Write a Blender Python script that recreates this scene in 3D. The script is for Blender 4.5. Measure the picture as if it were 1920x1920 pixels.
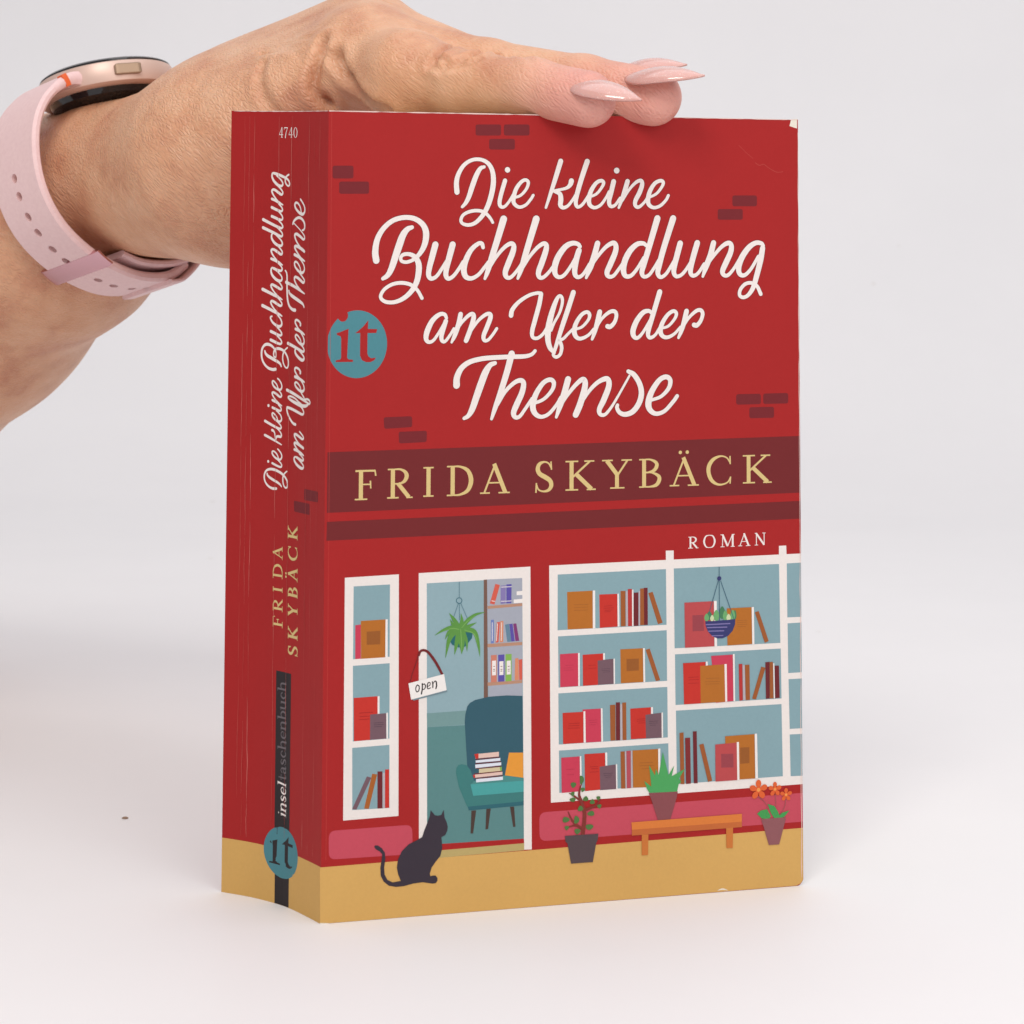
import bpy, bmesh, math, random
import numpy as np
from mathutils import Vector, Matrix
from mathutils.geometry import tessellate_polygon

# ------------------------------------------------------------------ camera, light, exposure
scene = bpy.context.scene
for o in list(bpy.data.objects): bpy.data.objects.remove(o)
C = scene.collection
MM = 0.001

cam_data = bpy.data.cameras.new('camera')
cam = bpy.data.objects.new('camera', cam_data); C.objects.link(cam)
cam_data.sensor_width = 36.0
cam_data.lens = 84.3624
cam_data.shift_y = -0.48356
cam_data.clip_start = 0.02
cam_data.clip_end = 20.0
cam.matrix_world = Matrix(((0.9999918, -0.0040364, -0.0002094, 0.0436909),
    (-0.0005240, -0.0780989, -0.9969455, -0.5748571),
    (0.0040077, 0.9969374, -0.0781004, 0.1675373),
    (0.0000000, 0.0000000, 0.0000000, 1.0000000)))
cam_data.dof.use_dof = True
cam_data.dof.focus_distance = 0.605
cam_data.dof.aperture_fstop = 45.0
scene.camera = cam
scene.render.resolution_x = 1024; scene.render.resolution_y = 1024

world = bpy.data.worlds.new('World'); scene.world = world; world.use_nodes = True
wbg = world.node_tree.nodes['Background']
wbg.inputs[0].default_value = (0.97, 0.965, 1.0, 1); wbg.inputs[1].default_value = 0.455

def area(name, loc, target, size, power, col=(1, 1, 1), size_y=None):
    l = bpy.data.lights.new(name, 'AREA'); l.energy = power; l.color = col
    l.size = size
    if size_y: l.shape = 'RECTANGLE'; l.size_y = size_y
    o = bpy.data.objects.new(name, l); C.objects.link(o); o.location = loc
    d = Vector(target) - Vector(loc); o.rotation_euler = d.to_track_quat('-Z', 'Y').to_euler()
    return o
area('key_lamp', (-0.17, -0.86, 1.05), (0.05, 0.02, 0.15), 0.42, 6.2, (1.0, 0.955, 0.90))
area('top_lamp', (0.25, 0.15, 1.60), (0.15, 0.30, 0.0), 1.8, 11.5, (0.965, 0.965, 1.0))
area('front_lamp', (0.75, -1.05, 0.75), (0.05, 0.1, 0.12), 0.9, 6.0, (1.0, 0.97, 0.94))

scene.view_settings.view_transform = 'Standard'
scene.view_settings.look = 'None'
scene.view_settings.exposure = 0.0
scene.view_settings.gamma = 1.0
scene.view_settings.use_curve_mapping = False

# ------------------------------------------------------------------ helpers
def lin(c):
    c /= 255.0
    return c / 12.92 if c <= 0.04045 else ((c + 0.055) / 1.055) ** 2.4
def rgb(r, g, b, k=1.0): return (min(lin(r)*k, .93), min(lin(g)*k, .93), min(lin(b)*k, .93), 1.0)

def tag(o, label=None, category=None, group=None, kind=None):
    if label: o['label'] = label
    if category: o['category'] = category
    if group: o['group'] = group
    if kind: o['kind'] = kind
    return o

def mesh_obj(name, verts, faces, mats, parent=None, smooth=False, fmat=None):
    me = bpy.data.meshes.new(name)
    me.from_pydata([tuple(v) for v in verts], [], [tuple(f) for f in faces]); me.update()
    for m in (mats if isinstance(mats, (list, tuple)) else [mats]): me.materials.append(m)
    if fmat is not None: me.polygons.foreach_set('material_index', fmat)
    if smooth: me.polygons.foreach_set('use_smooth', [True]*len(me.polygons))
    o = bpy.data.objects.new(name, me); C.objects.link(o)
    if parent: o.parent = parent
    return o

def bm_obj(name, bm, mat, parent=None, smooth=False):
    bmesh.ops.recalc_face_normals(bm, faces=bm.faces)
    me = bpy.data.meshes.new(name); bm.to_mesh(me); bm.free()
    for m in (mat if isinstance(mat, (list, tuple)) else [mat]): me.materials.append(m)
    if smooth: me.polygons.foreach_set('use_smooth', [True]*len(me.polygons))
    o = bpy.data.objects.new(name, me); C.objects.link(o)
    if parent: o.parent = parent
    return o

def new_mat(name):
    m = bpy.data.materials.new(name); m.use_nodes = True
    nt = m.node_tree; b = nt.nodes['Principled BSDF']
    return m, nt, b
def node(nt, t, **k):
    n = nt.nodes.new(t)
    for a, v in k.items(): setattr(n, a, v)
    return n
def texcoord(nt, scale=(1, 1, 1)):
    tc = node(nt, 'ShaderNodeTexCoord'); mp = node(nt, 'ShaderNodeMapping')
    mp.inputs['Scale'].default_value = scale; nt.links.new(tc.outputs['Object'], mp.inputs['Vector'])
    return mp.outputs['Vector']
def noise(nt, vec, scale, detail=3, rough=.55):
    n = node(nt, 'ShaderNodeTexNoise'); n.inputs['Scale'].default_value = scale
    n.inputs['Detail'].default_value = detail; n.inputs['Roughness'].default_value = rough
    nt.links.new(vec, n.inputs['Vector']); return n
def ramp(nt, src, stops):
    r = node(nt, 'ShaderNodeValToRGB'); els = r.color_ramp.elements
    while len(els) < len(stops): els.new(0.5)
    for e, (p, c) in zip(els, stops): e.position = p; e.color = c
    nt.links.new(src, r.inputs['Fac']); return r
def bump(nt, b, height, strength, dist):
    n = node(nt, 'ShaderNodeBump'); n.inputs['Strength'].default_value = strength; n.inputs['Distance'].default_value = dist
    nt.links.new(height, n.inputs['Height']); nt.links.new(n.outputs['Normal'], b.inputs['Normal']); return n

KI = 0.87     # cover ink reflectance relative to the photographed tone
INK = {
 'red': (170, 38, 38), 'cream': (233, 224, 219), 'halo': (120, 40, 42), 'maroon': (117, 41, 43), 'maroon2': (121, 40, 45),
 'gold': (221, 195, 133), 'teal': (80, 138, 148), 'yellow': (217, 172, 100), 'pink': (200, 79, 95), 'white': (230, 222, 217),
 'glass': (137, 168, 176), 'wall_blue': (147, 175, 183), 'rose': (205, 64, 88), 'rose2': (182, 80, 92), 'rose3': (189, 78, 80), 'rose4': (156, 70, 78),
 'orange': (184, 111, 44), 'orange2': (154, 92, 44), 'orange3': (170, 98, 45), 'brown': (160, 92, 50), 'bred': (201, 55, 46), 'bred2': (186, 58, 56),
 'bgrey': (119, 91, 100), 'dark': (112, 42, 47), 'dred': (130, 48, 50), 'pale': (186, 178, 184), 'page': (233, 226, 222), 'ink': (120, 80, 70),
 'ink_red': (160, 38, 38), 'ink_grey': (92, 70, 82), 'ink_rose': (176, 50, 74), 'teal_mid': (120, 154, 154), 'teal_floor': (94, 138, 138), 'khaki': (189, 168, 110),
 'pale_shelf': (168, 172, 184), 'post': (122, 92, 80), 'board': (186, 142, 118), 'b_coral': (214, 96, 80), 'b_lilac': (136, 124, 176), 'b_violet': (96, 84, 166),
 'b_blue': (112, 130, 188), 'b_peach': (220, 142, 108), 'b_peach2': (206, 128, 108), 'b_steel': (104, 136, 158), 'b_plum': (132, 62, 118), 'b_green': (136, 182, 86),
 'chair_back': (56, 94, 108), 'chair_mid': (66, 126, 124), 'chair_seat_top': (78, 142, 138), 'chair_seat': (78, 164, 162), 'chair_low': (52, 104, 114), 'chair_leg': (78, 62, 56),
 'pillow': (232, 156, 62), 'page_pink': (230, 196, 184), 'page_blue': (216, 220, 230), 'beige': (214, 198, 162), 'cord': (66, 112, 126), 'cord2': (62, 98, 118),
 'pot_teal': (44, 104, 110), 'fern': (96, 150, 72), 'fern2': (122, 172, 92), 'sign_edge': (120, 142, 150), 'sign': (234, 229, 225), 'black': (50, 44, 46), 'cat': (62, 54, 64),
 'leaf_dark': (74, 128, 92), 'leaf': (112, 172, 112), 'leaf_light': (206, 216, 172), 'bowl': (60, 62, 112), 'stripe': (134, 124, 176),
 'trunk': (132, 56, 50), 'tree_leaf': (84, 122, 68), 'pot_dark': (88, 74, 78), 'bench': (222, 128, 62), 'bench2': (198, 108, 58), 'bench3': (206, 122, 60),
 'succulent': (80, 166, 96), 'pot_rose': (140, 80, 84), 'pot_rose2': (146, 92, 96), 'stem': (150, 96, 92), 'leaf_green': (72, 158, 86), 'flower': (226, 102, 54), 'flower_eye': (242, 160, 86),
 'paper': (228, 220, 205), 'scratch': (188, 74, 68), 'score': (190, 66, 60), 'crease': (203, 108, 100), 'crease2': (186, 76, 70), 'edge': (236, 206, 198), 'series_grey': (112, 104, 108),
}
MATS = {}
def ink(name):
    if name in MATS: return MATS[name]
    m, nt, b = new_mat('ink_' + name)
    v = texcoord(nt)
    n1 = noise(nt, v, 1400, 2, .6); n2 = noise(nt, v, 60, 3)
    mx = node(nt, 'ShaderNodeMath', operation='ADD'); nt.links.new(n1.outputs['Fac'], mx.inputs[0]); nt.links.new(n2.outputs['Fac'], mx.inputs[1])
    c = INK[name]
    kk = KI*(1.10 if min(c) > 200 else 1.0)
    r = ramp(nt, mx.outputs[0], [(.30, rgb(*c, k=kk*.965)), (.70, rgb(*c, k=kk*1.035))])
    mr = node(nt, 'ShaderNodeMath', operation='MULTIPLY'); mr.inputs[1].default_value = .5
    nt.links.new(mx.outputs[0], mr.inputs[0]); nt.links.new(mr.outputs[0], r.inputs['Fac'])
    nt.links.new(r.outputs['Color'], b.inputs['Base Color'])
    b.inputs['Roughness'].default_value = .5; b.inputs['Specular IOR Level'].default_value = .14
    MATS[name] = m
    return m

# ------------------------------------------------------------------ setting: white sweep
m_sweep, nt, b = new_mat('white_sweep')
v = texcoord(nt); n1 = noise(nt, v, 7, 4, .6); n2 = noise(nt, v, 260, 3, .6)
r = ramp(nt, n1.outputs['Fac'], [(.35, (.815, .80, .803, 1)), (.65, (.833, .818, .82, 1))])
vor = node(nt, 'ShaderNodeTexVoronoi'); vor.inputs['Scale'].default_value = 16; nt.links.new(v, vor.inputs['Vector'])
sp = ramp(nt, vor.outputs['Distance'], [(.012, (.72, .67, .60, 1)), (.03, (1, 1, 1, 1))])
mul = node(nt, 'ShaderNodeMix', data_type='RGBA', blend_type='MULTIPLY'); mul.inputs['Factor'].default_value = .55
nt.links.new(r.outputs['Color'], mul.inputs['A']); nt.links.new(sp.outputs['Color'], mul.inputs['B'])
nt.links.new(mul.outputs['Result'], b.inputs['Base Color'])
b.inputs['Roughness'].default_value = .55; b.inputs['Specular IOR Level'].default_value = .25
bump(nt, b, n2.outputs['Fac'], .05, .0004)
prof = [(-2.0, 0.0)] + [(.75 + .45*math.sin(t), .45 - .45*math.cos(t)) for t in np.linspace(0, math.pi/2, 24)] + [(1.2, 2.2)]
vs, fs = [], []
for x in (-2.2, 2.2):
    for y, z in prof: vs.append((x, y, z))
n = len(prof)
for i in range(n-1): fs.append((i, n+i, n+i+1, i+1))
sweep = mesh_obj('ground', vs, fs, m_sweep, smooth=True)
tag(sweep, 'seamless white paper sweep the book stands on', 'ground', kind='structure')

# ------------------------------------------------------------------ the book
SPINE = [(0.00, 0.00, 0.00), (0.76, -0.41, 0.64), (1.49, -0.80, 1.26), (2.22, -1.18, 1.88), (3.09, -1.64, 2.62), (3.85, -2.05, 3.26), (4.65, -2.48, 3.93), (5.50, -2.94, 4.64), (6.42, -3.46, 5.41), (7.44, -4.03, 6.26), (8.55, -4.64, 7.18), (9.72, -5.30, 8.15), (11.15, -6.10, 9.33), (12.34, -6.78, 10.30), (13.48, -7.44, 11.23), (14.54, -8.08, 12.08), (15.51, -8.69, 12.84), (16.39, -9.25, 13.51), (17.20, -9.78, 14.12), (17.96, -10.30, 14.69), (18.86, -10.93, 15.32), (19.60, -11.46, 15.84), (20.38, -12.03, 16.37), (21.20, -12.64, 16.92), (22.08, -13.30, 17.50), (23.00, -14.00, 18.10), (23.94, -14.72, 18.71), (24.90, -15.47, 19.31), (26.08, -16.39, 20.04), (27.08, -17.19, 20.64), (28.08, -18.00, 21.22), (29.08, -18.83, 21.79), (30.09, -19.68, 22.34), (31.12, -20.56, 22.87), (32.16, -21.47, 23.38), (33.21, -22.39, 23.89), (34.49, -23.51, 24.49), (35.55, -24.45, 24.99), (36.61, -25.38, 25.49), (37.66, -26.30, 26.00)]          # plan points of the spine (mm): (arc length, x, y)
ANG = 0.27952              # direction of the front cover in plan
WID = 121.25
H_BACK, H_MID, H_RIGHT = 190.75, 189.85, 189.35
sp_s = np.array([p[0] for p in SPINE]); sp_x = np.array([p[1] for p in SPINE]); sp_y = np.array([p[2] for p in SPINE])
EX = Vector((math.cos(ANG), math.sin(ANG), 0)); NF = Vector((math.sin(ANG), -math.cos(ANG), 0))
TS = sp_s[-1]
def front_pt(u, v, off=0.0): return (EX*u + NF*off + Vector((0, 0, v)))*MM
def spine_pt(s, z, off=0.0):
    s0 = min(max(s, .4), TS-.4)
    a = Vector((np.interp(s0-.4, sp_s, sp_x), np.interp(s0-.4, sp_s, sp_y), 0)); c = Vector((np.interp(s0+.4, sp_s, sp_x), np.interp(s0+.4, sp_s, sp_y), 0))
    t = (c-a).normalized(); nrm = Vector((-abs(t.y), -abs(t.x), 0)).normalized()
    z2 = z*(H_MID + (H_BACK-H_MID)*s/TS)/H_MID
    return (Vector((np.interp(s, sp_s, sp_x), np.interp(s, sp_s, sp_y), z2)) + nrm*off)*MM
def htop(u): return H_MID + (H_RIGHT-H_MID)*u/WID

book = bpy.data.objects.new('book', None); C.objects.link(book)
tag(book, 'thick red paperback with white script title and bookshop picture, standing upright', 'book')

m_card, nt, b = new_mat('card_core'); b.inputs['Base Color'].default_value = rgb(236, 226, 214); b.inputs['Roughness'].default_value = .8
m_pages, nt, b = new_mat('page_paper')
v = texcoord(nt, (1, 1, 1)); n1 = noise(nt, texcoord(nt, (1500, 1500, 4)), 1, 2)
r = ramp(nt, n1.outputs['Fac'], [(.3, rgb(196, 184, 160)), (.7, rgb(232, 224, 204))]); nt.links.new(r.outputs['Color'], b.inputs['Base Color']); b.inputs['Roughness'].default_value = .85

TH = 0.34
def slab(name, outline_fn, us, mat_face):
    """board with thickness: outer face ink, edges white card. outline_fn(u, top, off)"""
    vs, fs, fm = [], [], []
    for off in (0.0, -TH):
        for u in us:
            vs.append(outline_fn(u, 0, off)); vs.append(outline_fn(u, 1, off))
    k = 2*len(us)
    for i in range(len(us)-1):
        a = 2*i
        fs.append((a, a+2, a+3, a+1)); fm.append(0)
        fs.append((k+a, k+a+1, k+a+3, k+a+2)); fm.append(1)
        fs.append((a+1, a+3, k+a+3, k+a+1)); fm.append(1)
        fs.append((a, k+a, k+a+2, a+2)); fm.append(1)
    e = 2*(len(us)-1)
    fs.append((0, 1, k+1, k)); fm.append(1); fs.append((e, k+e, k+e+1, e+1)); fm.append(1)
    return vs, fs, fm
us = list(np.linspace(0, WID-2, 24)) + [WID-1.3, WID-.8, WID-.4, WID-.15, WID]
def cov(u, top, off):
    u2 = u*(1.0+.003*(1-top)-.0015)
    return front_pt(u2, htop(u) if top else .05 + 1.5*max(0, (u-(WID-2))/2)**3, off)
front = mesh_obj('front_cover', *slab('front_cover', cov, us, None)[:2], [ink('red'), m_card], book, fmat=slab('front_cover', cov, us, None)[2])
ss = list(np.linspace(0, TS, 60))
vs, fs, fm = slab('spine', lambda s, top, off: spine_pt(s, (H_MID if top else .05), off), ss, None)
spine = mesh_obj('spine', vs, fs, [ink('red'), m_card], book, fmat=fm)
BK = Vector((sp_x[-1], sp_y[-1], 0))
def backc(u, top, off): return (BK + EX*u - NF*(-off) + Vector((0, 0, (H_BACK-1.0*u/WID) if top else .05)))*MM
vs, fs, fm = slab('back_cover', lambda u, t, off: (BK + EX*(u+.25) + NF*(-TH-off) + Vector((0, 0, (H_BACK - .9*u/WID) if t else .05)))*MM, us, None)
back = mesh_obj('back_cover', vs, fs, [ink('red'), m_card], book, fmat=fm)
# page block between the covers
ring = []
for s in np.linspace(.8, TS-.8, 40):
    p = spine_pt(s, 0, -.45); ring.append((p.x, p.y))
ring += [tuple(((BK + EX*u + NF*.05)*MM)[:2]) for u in np.linspace(1, WID-1.2, 20)]
ring += [tuple(((EX*u - NF*.40)*MM)[:2]) for u in np.linspace(WID-1.2, .8, 20)]
bm = bmesh.new()
lo = [bm.verts.new((x, y, .3*MM)) for x, y in ring]; hi = [bm.verts.new((x, y, 188.6*MM)) for x, y in ring]
bm.faces.new(lo); bm.faces.new(hi)
for i in range(len(ring)): j = (i+1) % len(ring); bm.faces.new((lo[i], lo[j], hi[j], hi[i]))
bm_obj('page_block', bm, m_pages, book)

# ---- printed design: (name, surface, first layer, items); every outline is in millimetres on the cover or the spine
PRINT = [
 ('title_lettering','front',0,[
  ('stroke','halo',[(31.87,170.55,1.55),(31.73,172.87,1.48),(32.26,175.04,1.35),(33.7,177.22,1.23),(35.78,178.42,1.16),(38.04,178.44,1.16),(39.82,177.43,1.29),(40.8,175.57,1.42),(41.03,172.93,1.55),(40.5,169.82,1.55),(39.55,167.03,1.48),(38.27,164.85,1.35),(36.51,163.15,1.23),(34.74,162.62,1.13),(33.3,162.99,1.06),(32.91,163.91,1.06),(33.6,165.15,1.06),(35.37,165.93,1.1),(37.3,166.09,1.1),(38.91,165.63,1.1),(40.2,164.39,1.03),(40.92,163.25,0.97)],'r'),
  ('stroke','halo',[(38.69,176.73,1.03),(37.72,176.32,1.29),(36.77,174.76,1.48),(35.81,172.28,1.55),(34.87,169.49,1.42),(34.07,167.93,1.23),(33.21,167,0.97)],'r'),
  ('stroke','halo',[(44.58,176.07,1.61),(44.62,176.03,1.61)],'r'),
  ('stroke','halo',[(43.98,173.42,1.35),(43.09,170.46,1.32),(42.61,168.28,1.29),(42.84,167.19,1.16),(43.75,167.04,1.03),(44.88,168.13,0.97),(46.17,170.16,0.97)],'r'),
  ('stroke','halo',[(46.17,169.23,0.9),(47.96,169.86,0.97),(49.41,171.43,1.03),(49.9,172.99,1.1),(49.24,173.61,1.1),(48.11,173.13,1.16),(46.81,171.41,1.29),(46.17,169.23,1.35),(46.34,167.83,1.23),(47.64,166.99,1.1),(49.27,167.53,1.03),(50.56,168.94,1),(51.15,169.88,1)],'r'),
  ('stroke','cream',[(31.87,170.55,1.29),(31.73,172.87,1.22),(32.26,175.04,1.09),(33.7,177.22,0.96),(35.78,178.42,0.9),(38.04,178.44,0.9),(39.82,177.43,1.03),(40.8,175.57,1.16),(41.03,172.93,1.29),(40.5,169.82,1.29),(39.55,167.03,1.22),(38.27,164.85,1.09),(36.51,163.15,0.96),(34.74,162.62,0.87),(33.3,162.99,0.8),(32.91,163.91,0.8),(33.6,165.15,0.8),(35.37,165.93,0.84),(37.3,166.09,0.84),(38.91,165.63,0.84),(40.2,164.39,0.77),(40.92,163.25,0.71)],'r'),
  ('stroke','cream',[(38.69,176.73,0.77),(37.72,176.32,1.03),(36.77,174.76,1.22),(35.81,172.28,1.29),(34.87,169.49,1.16),(34.07,167.93,0.96),(33.21,167,0.71)],'r'),
  ('stroke','cream',[(44.58,176.07,1.35),(44.62,176.03,1.35)],'r'),
  ('stroke','cream',[(43.98,173.42,1.09),(43.09,170.46,1.06),(42.61,168.28,1.03),(42.84,167.19,0.9),(43.75,167.04,0.77),(44.88,168.13,0.71),(46.17,170.16,0.71)],'r'),
  ('stroke','cream',[(46.17,169.23,0.64),(47.96,169.86,0.71),(49.41,171.43,0.77),(49.9,172.99,0.84),(49.24,173.61,0.84),(48.11,173.13,0.9),(46.81,171.41,1.03),(46.17,169.23,1.09),(46.34,167.83,0.96),(47.64,166.99,0.84),(49.27,167.53,0.77),(50.56,168.94,0.74),(51.15,169.88,0.74)],'r')]),
 ('title_lettering','front',0,[
  ('stroke','halo',[(58.19,178.29,1.52),(57.05,174.71,1.45),(55.82,170.96,1.24),(54.41,166.88,0.89)],'r'),
  ('stroke','halo',[(60.95,173.44,1.59),(60.63,172.52,1.38),(59.56,171.66,1.03),(56.53,171.03,0.89)],'r'),
  ('stroke','halo',[(56.53,170.96,1.1),(57.96,170.29,1.38),(58.25,168.93,1.52),(58.14,167.57,1.45),(58.86,166.89,1.17),(60.11,167.41,1.03),(61.36,168.94,0.96),(62.07,170.14,0.89)],'r'),
  ('stroke','halo',[(65.03,178.28,1.59),(63.68,174.41,1.52),(62.43,170.31,1.45),(62.08,168.1,1.31),(62.61,167.08,1.1),(63.87,167.76,1.03),(65.3,169.81,0.96),(65.84,170.6,0.96)],'r'),
  ('stroke','halo',[(65.48,169.47,0.89),(67.46,170.34,0.96),(68.9,172.06,1.03),(69.26,173.15,1.17),(68.53,173.56,1.17),(67.28,172.9,1.24),(66.02,171.01,1.38),(65.48,168.96,1.45),(65.73,167.6,1.31),(66.92,166.92,1.1),(68.54,167.61,1.03),(69.98,169.5,0.96),(70.7,170.87,0.96)],'r'),
  ('stroke','halo',[(72.69,176.09,1.73),(72.72,176.05,1.73)],'r'),
  ('stroke','halo',[(71.89,173.38,1.52),(71.25,170.7,1.45),(70.7,168.47,1.38),(71.14,167.28,1.17),(72.33,167.62,1.03),(73.6,169.34,0.96)],'r'),
  ('stroke','halo',[(75.52,173.47,1.45),(74.68,170.72,1.45),(73.24,166.94,0.89)],'r'),
  ('stroke','halo',[(74.14,168.66,0.89),(75.95,171.41,0.96),(77.77,173.24,1.1),(79.04,173.63,1.24),(79.33,172.63,1.38),(78.68,170.74,1.45),(77.59,168.67,1.38),(77.59,167.47,1.24),(78.5,167.13,1.1),(79.95,168.34,0.96),(81.05,170,0.96)],'r'),
  ('stroke','halo',[(80.86,169.38,0.89),(83.05,170.42,0.96),(84.52,172.15,1.03),(84.89,173.25,1.17),(84.15,173.66,1.17),(82.69,173,1.24),(81.41,171.1,1.38),(80.86,168.86,1.45),(81.23,167.59,1.31),(82.5,166.98,1.1),(84.15,167.5,1.06),(85.61,168.88,1.03),(86.24,170.02,1.03)],'r'),
  ('stroke','cream',[(58.19,178.29,1.26),(57.05,174.71,1.19),(55.82,170.96,0.98),(54.41,166.88,0.63)],'r'),
  ('stroke','cream',[(60.95,173.44,1.33),(60.63,172.52,1.12),(59.56,171.66,0.77),(56.53,171.03,0.63)],'r'),
  ('stroke','cream',[(56.53,170.96,0.84),(57.96,170.29,1.12),(58.25,168.93,1.26),(58.14,167.57,1.19),(58.86,166.89,0.91),(60.11,167.41,0.77),(61.36,168.94,0.7),(62.07,170.14,0.63)],'r'),
  ('stroke','cream',[(65.03,178.28,1.33),(63.68,174.41,1.26),(62.43,170.31,1.19),(62.08,168.1,1.05),(62.61,167.08,0.84),(63.87,167.76,0.77),(65.3,169.81,0.7),(65.84,170.6,0.7)],'r'),
  ('stroke','cream',[(65.48,169.47,0.63),(67.46,170.34,0.7),(68.9,172.06,0.77),(69.26,173.15,0.91),(68.53,173.56,0.91),(67.28,172.9,0.98),(66.02,171.01,1.12),(65.48,168.96,1.19),(65.73,167.6,1.05),(66.92,166.92,0.84),(68.54,167.61,0.77),(69.98,169.5,0.7),(70.7,170.87,0.7)],'r'),
  ('stroke','cream',[(72.69,176.09,1.47),(72.72,176.05,1.47)],'r'),
  ('stroke','cream',[(71.89,173.38,1.26),(71.25,170.7,1.19),(70.7,168.47,1.12),(71.14,167.28,0.91),(72.33,167.62,0.77),(73.6,169.34,0.7)],'r'),
  ('stroke','cream',[(75.52,173.47,1.19),(74.68,170.72,1.19),(73.24,166.94,0.63)],'r'),
  ('stroke','cream',[(74.14,168.66,0.63),(75.95,171.41,0.7),(77.77,173.24,0.84),(79.04,173.63,0.98),(79.33,172.63,1.12),(78.68,170.74,1.19),(77.59,168.67,1.12),(77.59,167.47,0.98),(78.5,167.13,0.84),(79.95,168.34,0.7),(81.05,170,0.7)],'r'),
  ('stroke','cream',[(80.86,169.38,0.63),(83.05,170.42,0.7),(84.52,172.15,0.77),(84.89,173.25,0.91),(84.15,173.66,0.91),(82.69,173,0.98),(81.41,171.1,1.12),(80.86,168.86,1.19),(81.23,167.59,1.05),(82.5,166.98,0.84),(84.15,167.5,0.8),(85.61,168.88,0.77),(86.24,170.02,0.77)],'r')]),
 ('title_lettering','front',0,[
  ('stroke','halo',[(11.96,154.1,1.87),(11.69,156.24,1.8),(12.23,159.29,1.61),(13.78,161.88,1.48),(16.12,163.72,1.42),(18.96,164.41,1.42),(21.5,164.04,1.48),(23.41,162.66,1.61),(24.22,160.67,1.8),(23.92,158.06,1.68),(22.82,155.91,1.42),(21.25,154.38,1.16),(19.52,153.71,1.1),(18.25,153.93,1.1),(17.99,154.7,1.1),(18.56,155.46,1.16),(19.98,155.61,1.23),(21.4,155,1.42),(22.37,153.46,1.68),(22.45,151.32,1.74),(21.92,148.87,1.61),(20.68,146.74,1.48),(18.79,145.07,1.35),(16.6,144.17,1.23),(14.55,144.19,1.16),(13.29,144.96,1.13),(13.22,146.02,1.1),(14.21,147.39,1.1),(16.09,148.44,1.13),(18.29,148.74,1.16),(20.51,148.27,1.16),(22.1,147.03,1.1),(23.31,145.04,1.1)],'r'),
  ('stroke','halo',[(20.72,162.05,1.23),(19.61,161.59,1.55),(18.52,160.21,1.87),(17.59,157.76,2),(16.67,155,1.93),(15.74,152.26,1.74),(14.81,150.58,1.48),(13.63,149.76,1.16)],'r'),
  ('stroke','halo',[(26.56,157.9,1.8),(25.69,154.68,1.74),(25.07,152.23,1.61),(24.92,150.54,1.48),(25.56,149.71,1.29),(26.83,150.23,1.16),(28.09,151.91,1.13),(29.36,153.9,1.1)],'r'),
  ('stroke','halo',[(30.86,157.9,1.8),(29.99,154.67,1.74),(29.37,152.21,1.61),(29.22,150.52,1.48),(29.86,149.69,1.29),(31.13,150.36,1.16),(32.56,152.2,1.13),(33.51,153.74,1.1)],'r'),
  ('stroke','halo',[(38.5,157.18,1.16),(38.17,158.11,1.29),(37.18,158.05,1.29),(35.42,156.51,1.48),(34.15,154.04,1.68),(33.68,151.89,1.74),(34.17,150.19,1.55),(35.62,149.73,1.29),(37.38,150.64,1.16),(38.97,152.49,1.13),(39.93,153.72,1.1)],'r'),
  ('stroke','halo',[(43.66,164.09,2),(42.17,159.28,1.87),(40.58,154.34,1.74),(39.62,151.25,1.42),(38.99,149.65,0.97)],'r'),
  ('stroke','halo',[(40.1,152.18,0.97),(41.86,154.95,1.1),(43.79,157.12,1.23),(45.41,158.11,1.35),(46.22,157.67,1.48),(46.06,156.18,1.68),(44.94,153.4,1.74),(44.14,151.23,1.61),(44.47,150,1.35),(45.6,149.99,1.16),(47.22,151.69,1.1),(48.51,153.54,1.1)],'r'),
  ('stroke','halo',[(51.95,164.11,2),(50.44,159.28,1.87),(48.99,154.63,1.74),(48.03,151.53,1.42),(47.32,149.67,0.97)],'r'),
  ('stroke','halo',[(48.51,152.15,0.97),(50.29,154.94,1.1),(52.23,157.11,1.23),(53.8,158.1,1.35),(54.58,157.66,1.48),(54.36,156.17,1.68),(53.39,153.37,1.74),(52.58,151.2,1.61),(52.81,149.96,1.35),(53.89,149.95,1.16),(55.52,151.5,1.1),(56.98,153.52,1.1)],'r'),
  ('stroke','halo',[(63.17,157.38,1.24),(62.63,157.99,1.31),(61.2,158.2,1.45),(59.42,157.32,1.66),(57.64,155.01,1.8),(56.76,152.65,1.8),(56.83,150.79,1.52),(57.73,149.94,1.24),(59.15,150.44,1.17),(60.86,152.63,1.1),(62.64,155.68,1.1)],'r'),
  ('stroke','halo',[(62.92,156.43,1.66),(62.28,154.33,1.73),(61.86,151.95,1.66),(62,150.43,1.45),(62.9,149.91,1.24),(64.15,150.76,1.13),(65.69,153.13,1.1)],'r'),
  ('stroke','halo',[(67.73,158.16,1.66),(66.94,155.34,1.73),(65.87,152.28,1.66),(64.8,149.74,0.96)],'r'),
  ('stroke','halo',[(65.69,151.94,0.96),(67.66,154.82,1.1),(69.81,157.21,1.24),(71.62,158.23,1.45),(72.45,157.71,1.52),(72.34,156.01,1.66),(71.08,153.11,1.73),(70.18,151.07,1.59),(70.61,150.05,1.31),(71.88,150.22,1.17),(73.43,152.08,1.1),(74.69,153.78,1.1)],'r'),
  ('stroke','halo',[(80.39,157.64,1.17),(79.59,158.15,1.31),(77.95,157.91,1.52),(76.14,156.28,1.73),(74.87,153.96,1.8),(74.44,151.74,1.73),(74.94,150.2,1.45),(76.39,150.2,1.24),(78.02,151.9,1.13),(79.77,154.63,1.1)],'r'),
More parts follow.
